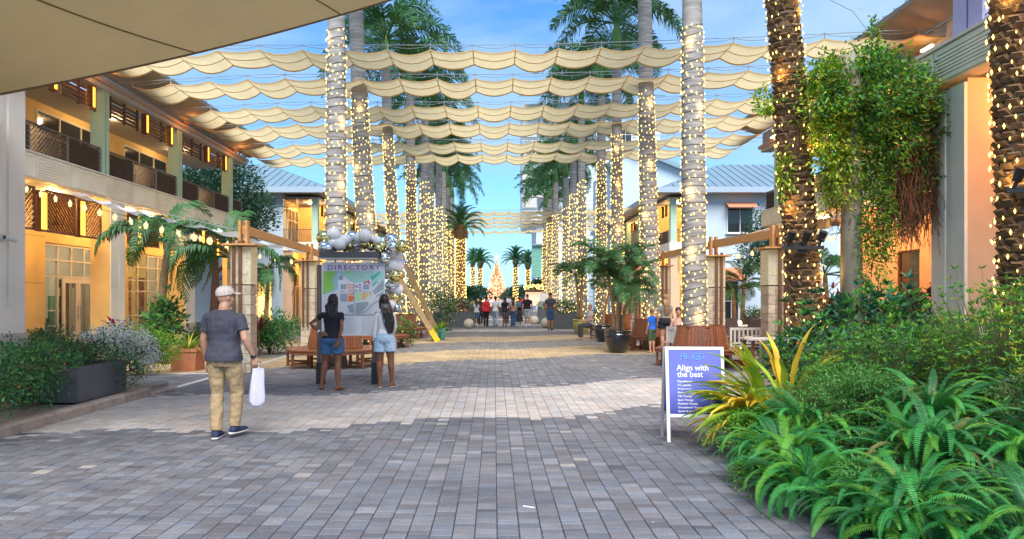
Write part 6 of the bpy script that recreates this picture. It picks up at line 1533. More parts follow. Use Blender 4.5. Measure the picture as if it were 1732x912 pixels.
# --- woman in black tee, hands at her back
B = Body(1.67,'f',0.105,0.0,1.10); k = B.k
B.ank = {'L':V(-0.19,0.0,0.082),'R':V(0.12,-0.10,0.082)}; B.knee = {'L':V(-0.125,0.03,0.49),'R':V(0.105,-0.02,0.49)}; B.hip = {'L':V(-0.09,0,0.88),'R':V(0.09,0,0.88)}
B.sho = {'L':V(-0.160,0,1.335),'R':V(0.160,0,1.335)}; B.elb = {'L':V(-0.375,-0.06,1.17),'R':V(0.20,-0.16,1.09)}; B.wri = {'L':V(-0.19,-0.15,1.025),'R':V(0.15,-0.18,0.88)}
B.yaw_hair = R(-4); B.head = V(0.01,0.03,1.565); B.feet = {'L':(V(-0.25,1,0),0),'R':(V(0.35,1,0),0)}
make_person(GX(562,13.1),13.1,0,'woman in black tee and blue denim shorts with hands behind her back',B,SK_D,0.007,0.5,
  (shirt(C_blk,0.42,0.96,0.012,disp=0.006), trousers(C_dnm,1.72/7,0.010,0.006,'shorts',(0.118,0.118,0.116,0.09,0.09,0.09,0.09,0.09),1.03), hair_long(M_hairb,0.17,0.115,0,0.008,1.12), sandals(mat('brown_sandal',(0.12,0.04,0.03),0.7)), watch('L',mat('white_band',(0.8,0.8,0.8),0.4))), yaw=R(-25), pitch=R(6), feet=B.feet,
  hands={'L':(V(1,-0.05,-0.35),V(0,1,0.0),0.3,-1),'R':(V(-0.35,-0.1,-0.9),V(-0.3,1,0),0.5,1)})
# --- woman in white top, long hair
B = Body(1.66,'f',0.10,0.0,0.98); B.ank = {'L':V(-0.09,-0.02,0.082),'R':V(0.13,0.02,0.082)}; B.knee = {'L':V(-0.10,0.01,0.48),'R':V(0.105,0.0,0.49)}; B.hip = {'L':V(-0.085,0,0.88),'R':V(0.085,0,0.88)}
B.sho = {'L':V(-0.145,0,1.33),'R':V(0.145,0,1.33)}; B.elb = {'L':V(-0.175,0.02,1.08),'R':V(0.165,0.12,1.10)}; B.wri = {'L':V(-0.205,0.04,0.84),'R':V(0.11,0.24,0.92)}; B.head = V(-0.02,0.02,1.565); B.feet = {'L':(V(-0.3,1,0),0),'R':(V(0.35,1,0),0)}
B.yaw_hair = R(18)
make_person(GX(651,13.45),13.45,0,'woman in white long sleeved top and pale denim shorts with very long dark hair',B,SK_D,0.007,0.4,
  (shirt(C_wht,1,0.95,0.010,True,disp=0.006,name='long_sleeve_top'), trousers(C_ldn,1.62/7,0.010,0.007,'shorts',(0.112,0.114,0.116,0.09,0.09,0.09,0.09,0.09),1.05), hair_long(M_hairb,0.46,0.10,0.09,0.012,1.08), sandals(mat('pale_sandal',(0.6,0.5,0.45),0.7))), yaw=R(58), feet=B.feet)
# --- woman in grey tee on the right, with child
B = Body(1.72,'f',0.07,0.0,1.0); B.head = V(0.0,0.03,1.61)
make_person(GX(1125,21.7),21.7,R(-8),'woman with long fair hair in grey tee and black shorts, right side',B,SK_L,0.010,0.4,(shirt(C_tee,0.5,1.0,0.012), trousers(C_blk,1.3/7,0.008,0.004,'shorts',(0.112,0.112,0.112,0.09,0.09,0.09,0.09,0.09),1.05), hair_long(M_hairbr,0.34,0.085,0), sandals(C_blk)),yaw=R(15))
B = Body(1.28,'m',0.10,0.0,1.0); B.feet = {'L':(V(-0.7,1,0),0),'R':(V(-0.4,1,0),0)}
make_person(GX(1108,21.8)-0.08,21.85,R(35),'child in bright blue top and olive shorts beside the fair haired woman',B,SK_L,0.010,0.4,(shirt(C_blue,0.6,0.88,0.022), trousers(C_grn,3/7,0.015,0.004,'shorts'), hair_short(M_hairbr,1.05)),yaw=R(20),pitch=R(-10))
# --- seated figures at the right terrace
def seated(x, y, rz, label, H, sex, sk, wear, zseat=0.45, yaw=0, vox=0.011):
    B = Body(H,sex,0.1,0,1.0); k = B.k; dz = zseat+0.10-0.92*k
    for d_ in (B.sho,B.elb,B.wri): 
        for q in d_: d_[q] = d_[q]+V(0,0,dz)
    B.neck += V(0,0,dz); B.head += V(0,0,dz)
    for sg, d in (('L',-1),('R',1)):
        B.hip[sg] = V(d*0.09,0,zseat+0.10); B.knee[sg] = V(d*0.13,0.42*k,zseat+0.08); B.ank[sg] = V(d*0.13,0.40*k,0.09*k); B.elb[sg] = B.sho[sg]+V(d*0.07,0.06,-0.27*k); B.wri[sg] = B.elb[sg]+V(-d*0.06,0.23*k,-0.02)
    B.dz = dz; return make_seated(x,y,rz,label,B,sk,wear,yaw,vox,dz)
def make_seated(x,y,rz,label,B,sk,wear,yaw,vox,dz):
    global torso
    old = torso
    def t2(mb, B, e=0.0, zlo=0.9, zhi=1.5, flare=0.0):
        i0 = len(mb.c); old(mb,B,e,zlo,zhi,flare)
        for j in range(i0,len(mb.c)): v,q,m = mb.c[j]; mb.c[j] = (v+np.array([0,0,dz]) if len(v) else v,q,m)
    torso = t2
    try: o = make_person(x,y,rz,label,B,sk,vox,0.4,wear,yaw=yaw)
    finally: torso = old
    return o
seated(GX(1147,20.4),20.4,R(170),'bare shouldered woman sitting facing us at the right terrace',1.68,'f',SK_L,(shirt(C_beige,0,0.88,0.008,neck=1.36,name='strapless_top'),trousers(C_blk,2.5/7,0.008,0.0,'shorts'),hair_short(M_hairb,1.06)),0.45)
seated(GX(1156,19.3),19.3,R(10),'child in bright blue shirt sitting in front of the bare shouldered woman',1.15,'m',SK_L,(shirt(C_blue,0.6,0.86,0.02),trousers(C_grn,3/7,0.01,0,'shorts'),hair_short(M_hairb,1.1)),0.48)
seated(GX(1208,20.8),20.8,R(140),'person in dark shirt sitting half hidden behind the nearest right palm',1.72,'m',SK_M,(shirt(C_blk,0.5,0.88,0.016),trousers(C_blk,1,0.005,0),hair_short(M_hairb,1.04)),0.45)
seated(3.75,28.9,R(100),'elderly person sitting on the farthest right tree bench',1.70,'m',SK_L,(shirt(C_lgrey,0.5,0.88,0.016),trousers(C_navy,1,0.005,0),hair_short(M_hairg,1.02)),0.45,vox=0.016)
# --- walkers in the distance
def walker(px, Y, H, sex, label, sk, wear, phase=0.12, rz=0, build=1.0):
    B = Body(H,sex,0.07,phase,build); k = B.k
    B.knee['L'] = B.hip['L'].lerp(B.ank['L'],0.5)+V(0,0.05,0); B.knee['R'] = B.hip['R'].lerp(B.ank['R'],0.5)+V(0,0.04,0)
    B.ank['L' if phase > 0 else 'R'] += V(0,0,0.05)
    return make_person(GX(px,Y),Y,R(rz),label,B,sk,0.016,0.3,wear,grp=None)
sh = lambda c,**k: shirt(c,0.55,0.90,0.018,disp=0.0,**k)
feet0 = {'L':(V(-0.1,1,0),0.0),'R':(V(0.1,1,0),0.0)}
def wshoe(c): return shoes(cloth('shoe_'+c[0],c[1]), MATS['shoe_sole'], feet0)
W_ = ('white',(0.75,0.75,0.75)); K_ = ('dark',(0.03,0.03,0.035))
walker(806,42.0,1.50,'f','girl in white top and denim skirt at the left of the walking group',SK_D,(sh(C_wht),skirt(C_dnm,0.56,0.20),hair_long(M_hairb,0.10,0.08),wshoe(W_)),0.12)
walker(813,43.5,1.66,'f','dark haired person half hidden between the girl and the red top',SK_D,(sh(C_blk),trousers(C_blk,1,0.004,0),hair_short(M_hairb,1.15)),-0.1)
walker(822,40.0,1.68,'f','woman in red long sleeved top and black trousers walking away',SK_D,(shirt(C_red,1,0.90,0.016,True,0.0),trousers(C_blk,1,0.004,0),hair_short(M_hairb,1.18),wshoe(K_)),0.10)
walker(838,40.5,1.68,'f','woman in white tee and light blue jeans mid stride',SK_M,(sh(C_wht),trousers(C_ldn,1,0.006,0),hair_short(M_hairb,1.12),wshoe(K_)),-0.20)
walker(854,40.3,1.66,'f','woman in black top and dark short skirt in the middle of the group',SK_D,(sh(C_blk),skirt(C_navy,0.60,0.17),hair_long(M_hairb,0.2,0.08),wshoe(K_)),0.08)
walker(857,45.0,1.85,'m','tall man behind the woman in the dark skirt',SK_D,(sh(C_lgrey),trousers(C_navy,1,0.004,0),hair_short(M_hairb,1.0)),0.08)
walker(868,40.5,1.64,'f','woman in beige crop top and blue jeans with long dark hair',SK_M,(shirt(C_beige,0,1.06,0.012,disp=0.0),trousers(C_dnm,1,0.008,0,wid=(0.108,0.10,0.074,0.066,0.068,0.072,0.078,0.08)),hair_long(M_hairb,0.28,0.075),wshoe(K_)),-0.06)
walker(878,44.5,1.66,'f','woman in long black dress with small backpack',SK_M,(sh(C_blk),skirt(C_blk,0.18,0.27,'dress'),hair_short(M_hairb,1.12)),0.05)
walker(892,40.8,1.80,'m','man in black tee and light grey shorts walking right of the group',SK_L,(sh(C_blk),trousers(C_lgrey,3/7,0.014,0,'shorts'),hair_short(M_hairb,1.0),wshoe(W_)),-0.12,build=1.08)
walker(931,36.0,1.87,'m','man in navy tee and navy shorts standing alone by the stone ball',SK_M,(sh(C_navy),trousers(C_dnm,3.1/7,0.012,0,'shorts'),hair_short(M_hairb,1.0),wshoe(K_)),0.03)
walker(765,47,1.72,'m','worker in hi-vis vest behind the pink flower planter',SK_D,(shirt(mat('hi_vis',(0.45,0.75,0.05),0.6),0.3,0.88,0.022,disp=0.0,name='hi_vis_vest'),trousers(C_navy,1,0.004,0),hair_short(M_hairb,1.0)),0.05)
for i, (px, Y, c, lab) in enumerate(((832,60,C_wht,'small distant person in white between the red top and white tee'),(846,58,C_lgrey,'small distant person in grey left of the dark skirt'),(863,62,C_blk,'small distant person in black beyond the crop top'),(829,70,C_blue,'tiny distant person in blue beyond the group'),(884,66,C_red,'tiny distant person in red beyond the black dress'))):
    walker(px,Y,1.7,'m',lab,SK_M,(sh(c),trousers(C_navy,1,0.004,0),hair_short(M_hairb,1.05)),0.08)
m = MB(); m.rings([((0,0,z),rx,ry,0) for z,rx,ry in ((0,0.11,0.05),(0.05,0.14,0.08),(0.25,0.14,0.09),(0.34,0.10,0.06))]); bp_ = m.build('backpack', cloth('teal_pack',(0.05,0.14,0.2)), None, smooth=True); bp_.location = (GX(878,44.35),44.33,1.02); tag(bp_,'small dark teal backpack on the woman in the long black dress','backpack')
# ================================================================ VEGETATION
def leafm(name, c, tr=0.3, rough=0.5, var=0.35, sc=3, c2=None): return mat(name, c, rough, var, sc, trans=tr, rnd=0.15, c2=c2)
L_dk = leafm('leaf_dark',(0.035,0.13,0.05)); L_md = leafm('leaf_mid',(0.08,0.27,0.045)); L_br = leafm('leaf_bright',(0.13,0.36,0.025)); L_yg = leafm('leaf_yellowgreen',(0.34,0.44,0.03)); L_red = leafm('leaf_red',(0.20,0.04,0.02)); L_pur = leafm('leaf_purple',(0.05,0.012,0.02)); L_fern = leafm('fern_green',(0.05,0.32,0.065),0.35,var=0.3); L_fern2 = leafm('fern_yellowgreen',(0.12,0.38,0.04),0.35,var=0.3)
L_wht = mat('petal_white',(0.92,0.92,0.88),0.7,0.03,trans=0.35); L_pink = mat('petal_pink',(0.60,0.16,0.35),0.7,0.15); L_org = mat('petal_orange',(0.7,0.20,0.03),0.7,0.15); L_twig = mat('twig_brown',(0.12,0.06,0.035),0.9,0.3); L_rt = mat('aerial_root',(0.20,0.10,0.055),0.9,0.45)
LEAF_V = np.array([[0,0,0],[0.35,0.25,0.06],[1.0,0,-0.05],[0.35,-0.25,0.06]],float); LEAF_F = np.array([[0,3,2,1]])
def leafset(mb, P, size, mi=0, outward=None, elong=1.0, droop=0.0, jit=0.7):
    n = len(P); P = np.asarray(P,float)
    if outward is None: d = rng.normal(size=(n,3))
    else: d = np.asarray(outward,float)/(np.linalg.norm(outward,axis=1)[:,None]+1e-9)+rng.normal(size=(n,3))*jit
    d[:,2] -= droop; d /= np.linalg.norm(d,axis=1)[:,None]; r_ = rng.normal(size=(n,3)); r_[:,2] += 1.0; s_ = np.cross(r_,d); s_ /= np.linalg.norm(s_,axis=1)[:,None]+1e-9; u = np.cross(d,s_)
    sz = size*rng.uniform(0.6,1.35,n)
    M = np.stack([d*sz[:,None]*elong, s_*sz[:,None], u*sz[:,None]],2); mb.inst(LEAF_V, LEAF_F, M, P, mi)
def blob_pts(n, c, r, shell=0.55, lump=0.25, seed=0, zmin=None):
    q = rng.normal(size=(n,3)); q /= np.linalg.norm(q,axis=1)[:,None]; s_ = rng.uniform(shell**3,1,n)**(1/3)
    k = np.array([pnoise(Vector((a[0]*1.9+seed*7.3,a[1]*1.9,a[2]*1.9))) for a in q]); s_ = s_*(1+lump*2*k)
    P = q*s_[:,None]*np.array(r)+np.array(c)
    if zmin is not None: P[:,2] = np.maximum(P[:,2],zmin+rng.uniform(0,0.05,n))
    return P, q
def shrub(name, label, cat, x, y, z, r, n, size, mats, h0=0.0, elong=1.3, seed=0, lump=0.3, lobes=5, weights=None, stems=6, droop=0.1, split=None, grp=None):
    root = thing(name, label, cat, (x,y,z), 0, grp); mb = MB(); ms = mats if isinstance(mats,list) else [mats]
    for i in range(lobes):
        a = i*2.4; c = (r[0]*0.42*math.cos(a)*(i > 0), r[1]*0.42*math.sin(a)*(i > 0), h0+r[2]*(1.0 if i == 0 else 0.75+0.35*random.random())); rr = tuple(q*(0.75 if i == 0 else random.uniform(0.5,0.68)) for q in r)
        nn = n//lobes; P, q = blob_pts(nn,c,rr,0.45,lump,seed+i,0.02)
        w = np.array(weights or [1]*len(ms),float); w /= w.sum(); ch = rng.choice(len(ms),nn,p=w)
        for k in range(len(ms)):
            if (ch == k).any(): leafset(mb,P[ch==k],size,k,q[ch==k]+np.array([0,0,0.4]),elong,droop)
    mb.build('foliage', ms, root)
    st = MB()
    for i in range(stems):
        a = random.uniform(0,6.28); q = random.uniform(0.1,0.5); st.tube([(0.05*math.cos(a),0.05*math.sin(a),0),(r[0]*q*0.5*math.cos(a),r[1]*q*0.5*math.sin(a),h0+r[2]*0.6),(r[0]*q*1.2*math.cos(a),r[1]*q*1.2*math.sin(a),h0+r[2]*1.2)],[0.018,0.012,0.005],5)
    st.build('stem', L_twig, root); return root
# feathery / blade plants
def blades(label, cat, x, y, z, n, L_, w, mats, spread=1.0, rise=1.0, name='plant', part='leaf', segs=7, fold=0.15, droop=1.0, curl=0.0, grp=None, seeds=8, amin=0, amax=6.28, basew=0.5, wavy=0.0):
    root = thing(name, label, cat, (x,y,z), 0, grp); meshes = []
    for s_ in range(seeds):
        r_ = random.Random(s_+int(L_*100)); el = 0.25+1.15*(s_/(seeds-1)); vs = []; dd = droop*r_.uniform(0.8,1.2)
        for i in range(segs+1):
            t = i/segs; ang = el+rise*0.0-dd*1.5*t*t; 
            if i == 0: px = pz = 0.0
            else: px += L_/segs*math.cos(ang); pz += L_/segs*math.sin(ang)
            ww = w*(basew+(1-basew)*min(1,t*3))*(1-t**3*0.98)*(1+wavy*math.sin(i*2.1+s_)); off = wavy*0.6*w*math.sin(i*1.7+s_)
            vs += [(px,-ww/2+off,pz+fold*ww),(px,off,pz),(px,ww/2+off,pz+fold*ww)]
        fs = [[i*3+j,i*3+j+1,(i+1)*3+j+1,(i+1)*3+j] for i in range(segs) for j in range(2)]
        m = MB(); m.add(vs,fs); 
        for mm in mats: meshes.append((s_, m.mesh(part, mm, True)))
    for i in range(n):
        a = amin+(amax-amin)*((i*0.618) % 1); s_, me = random.choice(meshes); sc = random.uniform(0.7,1.1)
        put(me, part, root, (0.03*math.cos(a)*spread,0.03*math.sin(a)*spread,0.0), (random.uniform(-0.15,0.15),0,a), (sc,sc,sc))
    return root
# fern fronds
def fern_frond(L_=0.8, n=30, leaf=0.085, seed=0, droop=1.0, m_=None, el0=1.15):
    r_ = random.Random(seed); K = 14; pts = []; px = pz = 0; 
    for i in range(K+1):
        t = i/K; ang = el0-droop*1.9*t**1.25
        if i: px += L_/K*math.cos(ang); pz += L_/K*math.sin(ang)
        pts.append(Vector((px,0.02*math.sin(3*t+seed),pz)))
    mb = MB(); mb.tube(pts,[0.004*(1-0.8*i/K)+0.001 for i in range(K+1)],4)
    def P(t): f = t*K; i = min(K-1,int(f)); return pts[i].lerp(pts[i+1],f-i)
    vs = []; fs = []; ts = []
    for i in range(n):
        t = 0.12+0.88*(i+0.5)/n; p = P(t); d = (P(min(1,t+0.02))-P(t-0.02)).normalized(); ll = leaf*min(1,(t-0.05)*5)*(1-((t-0.1)/0.9)**2.6*0.85)
        up = Vector((0,1,0)).cross(d); up = up if up.z > 0 else -up
        for sg in (-1,1):
            q = (Vector((0,sg,0))+d*0.28+up*0.12*r_.uniform(-0.5,1.5)).normalized(); w = d*L_/n*0.36; k = len(vs)
            vs += [p-w*0.7,p+w*0.9,p+q*ll*0.55+w*0.95,p+q*ll-up*ll*0.16,p+q*ll*0.5-w*0.75]; fs.append([k,k+1,k+2,k+4]); ts.append([k+4,k+2,k+3])
    mb.add(vs,fs); b = mb.n-len(vs); mb.c.append((np.zeros((0,3)),np.array(ts)+b,0)); mb.cols.append((0,None)); return mb.mesh('frond',m_ or L_fern)
L_fern3 = leafm('fern_old',(0.20,0.22,0.05),0.3); L_fern4 = leafm('fern_deep',(0.025,0.17,0.045),0.3)
FERN = [fern_frond(0.62+0.05*(i%5),40,0.062+0.006*(i%3),i,0.7+0.10*i,[L_fern,L_fern4,L_fern2,L_fern,L_fern4,L_fern][i%6]) for i in range(10)]+[fern_frond(0.6,34,0.05,33,1.5,L_fern3)]
def fern(x, y, z, n, sc, label, amin=0, amax=6.283, upr=0.0, mix=None):
    n = int(n*2.1); sc *= 0.84
    root = thing('sword_fern', label, 'fern', (x,y,z), 0, 'sword ferns in the right bed')
    for i in range(n):
        a = amin+(amax-amin)*((i*0.618+random.uniform(-0.03,0.03)) % 1); s_ = sc*random.uniform(0.75,1.15); e = random.uniform(-0.65,0.35)-upr
        q = Matrix.Rotation(a,3,'Z') @ Matrix.Rotation(-e*0.9-0.05,3,'Y') @ Matrix.Rotation(random.uniform(-0.35,0.35),3,'X')
        put(random.choice(mix or FERN),'frond',root,(0.34*math.cos(a)*random.random()*sc,0.34*math.sin(a)*random.random()*sc,random.uniform(0,0.28)*sc),q,(s_,s_,s_))
    return root
# small curved palms
FR_SM = [frond_mesh(seed=40+i,L=1.5,droop=1.15+0.25*i,npair=34,leaf=0.40,width=0.04,plume=0.15,vee=0.25,rise=0.9) for i in range(3)]
M_smtrunk = mat('ringed_palm_trunk',(0.30,0.19,0.10),0.8,0.3,6,bump=0.3,stretch=(1,1,8))
FR_POT = [frond_mesh(seed=60+i,L=1.45,droop=0.75+0.22*i,npair=34,leaf=0.40,width=0.028,plume=0.20,vee=0.5,rise=0.95) for i in range(3)]
def small_palm(x, y, z, stems, label, nf=9, sc=1.0, r0=0.075, els=None, azs=None, crownshaft=True, grp=None, fm=None):
    fm = fm or FR_SM; root = thing('potted_palm' if z > 0.3 else 'small_palm', label, 'palm tree', (x,y,z), 0, grp)
    for (dx, dy, H, lx) in stems:
        pts = [(dx+lx*(t**1.8),dy,H*t) for t in np.linspace(0,1,9)]; m = MB(); m.tube(pts,[r0*(1.35-0.6*t) for t in np.linspace(0,1,9)],10); m.build('trunk',M_smtrunk,root,smooth=True)
        px = dx+lx
        m = MB(); m.tube([(px,dy,H-0.02),(px+lx*0.1,dy,H+0.22*sc),(px+lx*0.15,dy,H+0.4*sc)],[r0*0.8,r0*0.7,0.015],8); m.build('crownshaft',mat('pale_crownshaft',(0.36,0.30,0.14),0.5,0.2),root,smooth=True)
        for i in range(nf):
            a = azs[i % len(azs)] if azs else i*2.399+random.uniform(-0.2,0.2); el = els[i % len(els)] if els else random.uniform(0.0,1.1)
            s_ = sc*random.uniform(0.85,1.1); put(fm[i%3],'frond',root,(px+lx*0.12,dy,H+0.2*sc),Matrix.Rotation(a,3,'Z') @ Matrix.Rotation(-(el-0.75),3,'Y'),(s_,s_,s_))
    return root
# ---------------- left bed
small_palm(GX(268,18.5),18.5,0.0,[(0,0,2.75,0.22)],'curved small palm with arching fronds left of the pergola pillar',9,1.30,0.11,els=[0.75,0.7,0.2,0.3,1.5,0.8,0.5,-0.1,1.0],azs=[3.1,0.1,0.5,2.7,1.0,5.2,3.6,-0.3,4.6])
small_palm(GX(392,17.6),17.6,0.0,[(0,0,2.35,-0.03)],'second curved small palm directly behind the walking man',7,1.2,0.10,els=[1.15,0.5,0.7,1.6,0.2,0.6],azs=[3.1,3.4,2.7,1.4,3.0,0.4])
shrub('shrub','tall climbing leafy shrub round the base of the curved palm','shrub',GX(283,18.2),18.1,0.0,(0.55,0.5,0.95),900,0.13,[L_dk,L_md],0.1,1.4,3)
shrub('shrub','bright lime green bushy shrub in the left bed behind white flowers','shrub',GX(238,15.6),15.6,0.0,(0.95,0.7,0.62),5200,0.05,[L_br,L_yg,L_md],0.05,1.3,5,weights=[4,1.5,1.2])
shrub('shrub','olive brown twiggy bush in front of the glass doors','shrub',GX(78,14.5),14.6,0.1,(0.45,0.45,0.55),1500,0.06,[L_dk,leafm('leaf_olive',(0.12,0.12,0.03))],0.1,1.3,6)
shrub('shrub','dark glossy low shrub below the glass doors','shrub',GX(112,13.6),13.6,0.1,(0.6,0.45,0.40),1300,0.085,[L_dk,L_md],0.0,1.8,7,droop=-0.4)
shrub('hedge_plant','dark green shrub mass between the first two pergola pillars','shrub',GX(462,21.5),21.3,0.0,(0.85,0.6,0.75),3600,0.075,[L_dk,L_md],0.0,1.5,8)
shrub('hedge_plant','dark hedge behind the walking man by the arcade','shrub',GX(352,19),19.4,0.0,(1.0,0.5,0.55),2600,0.06,[L_dk,L_md],0.0,1.4,9)
shrub('hedge_plant','small dark hedge left of the directory board','shrub',GX(528,26),26.5,0.0,(0.9,0.5,0.7),1500,0.08,[L_dk,L_br],0.0,1.4,12)
def ti_plant(x, y, z, label, n=16, L_=0.5, mats=None): return blades(label,'ti plant',x,y,z,n,L_,0.085,mats or [L_pur,leafm('leaf_magenta',(0.45,0.01,0.08))],name='ti_plant',droop=0.35,basew=0.3,fold=0.25)
o = ti_plant(GX(205,15.2),15.0,0.95,'magenta and purple ti plant rising above the white flowers',18,0.5); m = MB(); m.tube([(0,0,-0.95),(0.02,0,0)],[0.02,0.015],6); m.build('stem',L_twig,o)
o = ti_plant(GX(180,13.9),13.9,0.25,'small dark purple ti plant left of the white flowers',20,0.42,[L_pur]); m = MB(); m.tube([(0,0,-0.25),(0,0,0)],0.015,6); m.build('stem',L_twig,o)
o = ti_plant(GX(438,20.5),20.5,0.75,'dark red ti plant in the hedge between the pergola pillars',18,0.55,[L_pur,L_red]); m = MB(); m.tube([(0,0,-0.75),(0,0,0)],[0.03,0.02],6); m.build('stem',L_twig,o)
blades('yellow and green striped spiky plant in the terracotta pot','plant',GX(318,16.6),16.6,0.46,70,0.62,0.03,[L_yg,leafm('leaf_gold',(0.50,0.40,0.05)),L_md],name='striped_plant',droop=0.75)
# trailing planter mass along the left kerb
def trail(name, label, pts_r, n, size, mats, weights, flowers=None, fn=60, fs=0.03, lump=0.35, twigs=40):
    c0 = pts_r[0][0]; root = thing(name, label, 'shrub', (c0[0],c0[1],0.12)); mb = MB(); ms = list(mats); allP = []
    for i, (c, r_) in enumerate(pts_r):
        nn = int(n*r_[0]*r_[2]/sum(q[1][0]*q[1][2] for q in pts_r)); P, q = blob_pts(nn,c,r_,0.35,lump,i*3+len(label)); P[:,2] = np.maximum(P[:,2],0.03+rng.uniform(0,0.1,nn)); w = np.array(weights,float)/sum(weights); ch = rng.choice(len(ms),nn,p=w)
        for k in range(len(ms)):
            if (ch==k).any(): leafset(mb,P[ch==k]-np.array(root.location),size,k,q[ch==k]+np.array([0,0,0.5]),1.3,0.1)
        allP.append((P,q))
    mb.build('foliage',ms,root)
    t = MB()
    for i in range(twigs):
        c, r_ = random.choice(pts_r); a = random.uniform(-1.5,1.5); st_ = Vector(c)-root.location; e = st_+Vector((r_[0]*1.15*math.cos(a),r_[1]*1.0*math.sin(a)-0.1,random.uniform(-0.8,0.7)*r_[2])); e.z = max(0.05,e.z); t.tube([st_,st_.lerp(e,0.6)+Vector((0,0,0.08)),e],[0.008,0.005,0.002],4)
    t.build('stem',L_twig,root)
    if flowers:
        f = MB(); P = np.concatenate([p[(q[:,2]>-0.2)|(q[:,0]>0)] for p,q in allP]); P = P[rng.choice(len(P),min(fn,len(P)),False)]-np.array(root.location); leafset(f,np.repeat(P,3,0)+rng.normal(0,0.006,(len(P)*3,3)),fs,0,None,0.9); f.build('flowers',flowers,root)['kind'] = 'stuff'
    return root
trail('lantana_bush','dense dark green lantana trailing over the left kerb corner',[((-5.95,8.6,0.62),(0.52,0.65,0.42)),((-6.1,9.6,0.72),(0.6,0.6,0.42)),((-5.9,8.0,0.45),(0.42,0.5,0.38)),((-6.2,7.4,0.5),(0.5,0.5,0.45))],9500,0.042,[L_dk,L_md],[3,1],L_org,26,0.03)
trail('lantana_bush','loose green lantana sprawling along the slate planter',[((-6.45,10.3,0.75),(0.55,0.5,0.28)),((-6.25,11.5,0.74),(0.5,0.6,0.26)),((-5.80,11.75,0.50),(0.22,0.35,0.32)),((-6.45,10.15,0.42),(0.38,0.25,0.30)),((-7.0,10.3,0.5),(0.5,0.4,0.35)),((-6.7,11.2,0.85),(0.7,0.6,0.28))],6500,0.04,[L_dk,L_md,leafm('leaf_olive',(0.12,0.12,0.03))],[3,1.4,0.6],L_org,20,0.03)
trail('flowering_bush','white flowering bush on the slate planter beside the kerb',[((-6.40,12.3,0.90),(0.46,0.5,0.36)),((-6.0,12.5,0.72),(0.36,0.45,0.38))],2200,0.035,[L_md,L_dk],[1,1],L_wht,1500,0.045)
trail('flowering_bush','small white flowered bush at the left edge by the pillar',[((-6.9,10.3,0.75),(0.4,0.4,0.3))],900,0.04,[L_md],[1],L_wht,160,0.04)
m = MB(); n = 150; P = np.stack([rng.uniform(-5.4,2.2,n),rng.uniform(5,20,n),np.full(n,0.019)],1); leafset(m,P,0.022,0); o = m.build('fallen_leaves',mat('dry_leaf',(0.30,0.24,0.15),0.9,0.5)); tag(o,'sparse dry leaf scraps scattered over the open pavement','leaves',kind='stuff')
# litter of pale petals by the kerb
m = MB(); n = 230; P = np.stack([-5.68+np.abs(rng.normal(0,0.16,n)),rng.uniform(7.8,13.2,n),np.full(n,0.018)],1); leafset(m,P,0.018,0); o = m.build('fallen_petals',mat('petal_pale',(0.55,0.48,0.40),0.8)); tag(o,'scattered pale fallen petals along the left kerb','petals',kind='stuff')
m = MB(); m.box(-0.05,0.05,-0.006,0.006,0,0.006); o = m.build('litter',M_wt); o.location = (0.27,5.75,0.017); o.rotation_euler = (0,0,R(-30)); tag(o,'thin white paper scrap on the pavement in the foreground','litter')

# ---------------- right foreground bed
for (x, y, z, n, sc, lab, up) in (
    (2.45,5.75,0.10,60,0.85,'sword fern at the front corner of the right bed',0.0),(2.85,5.05,0.10,64,0.88,'sword fern nearest the camera, bottom centre right',0.0),(3.55,4.75,0.12,60,0.88,'sword fern at the bottom right corner',0.05),
    (2.55,6.45,0.16,58,0.90,'broad sword fern arching left behind the front corner fern',0.0),(3.35,5.75,0.30,64,0.95,'tall sword fern in the middle of the right bed',0.2),(4.1,5.5,0.30,54,0.92,'sword fern below the right edge date palm',0.15),(2.95,7.0,0.25,44,0.9,'sword fern behind the yellow leaved plant',0.1),(3.9,6.6,0.45,46,0.9,'upright pale sword fern before the peach pillar',0.35),(4.8,6.7,0.55,36,0.85,'upright fern against the right edge',0.3),(5.5,8.4,0.75,40,0.85,'yellowish fern under the wall plaque',0.4),(3.2,4.3,0.1,40,0.95,'low sword fern cut by the lower picture edge',0.0),(2.62,5.2,0.05,30,0.85,'small sword fern spilling onto the paving edge',0.0),(2.75,4.75,0.05,34,0.9,'sword fern at the lower left tip of the bed',0.0)):
    fern(x,y,z,n,sc,lab,upr=-up)
# yellow-green strap plant next to the sign
GOLD = leafm('leaf_amber',(0.70,0.38,0.02),0.3,c2=(0.62,0.50,0.04)); GRN = leafm('leaf_strapgreen',(0.12,0.36,0.03),0.3,c2=(0.40,0.52,0.05))
blades('yellow and green broad strap leaved plant leaning over the blue sign','plant',2.95,8.0,0.34,46,1.0,0.11,[GOLD,GRN,GRN],name='strap_leaf_plant',droop=0.62,basew=0.35,fold=0.3,wavy=0.10,amin=2.3,amax=4.2,segs=9)
blades('gold streaked strap leaved plant just right of the blue sign','plant',3.22,8.15,0.48,26,0.9,0.10,[GOLD,GRN],name='strap_leaf_plant',droop=0.40,basew=0.35,fold=0.3,wavy=0.10,amin=-1.2,amax=4.2,segs=9)
blades('drooping gold and green strap leaves at the sign side of the bed','plant',2.72,7.75,0.30,26,0.85,0.10,[GOLD,GRN,GOLD],name='strap_leaf_plant',droop=1.0,basew=0.35,fold=0.3,wavy=0.12,amin=2.5,amax=4.6,segs=9)
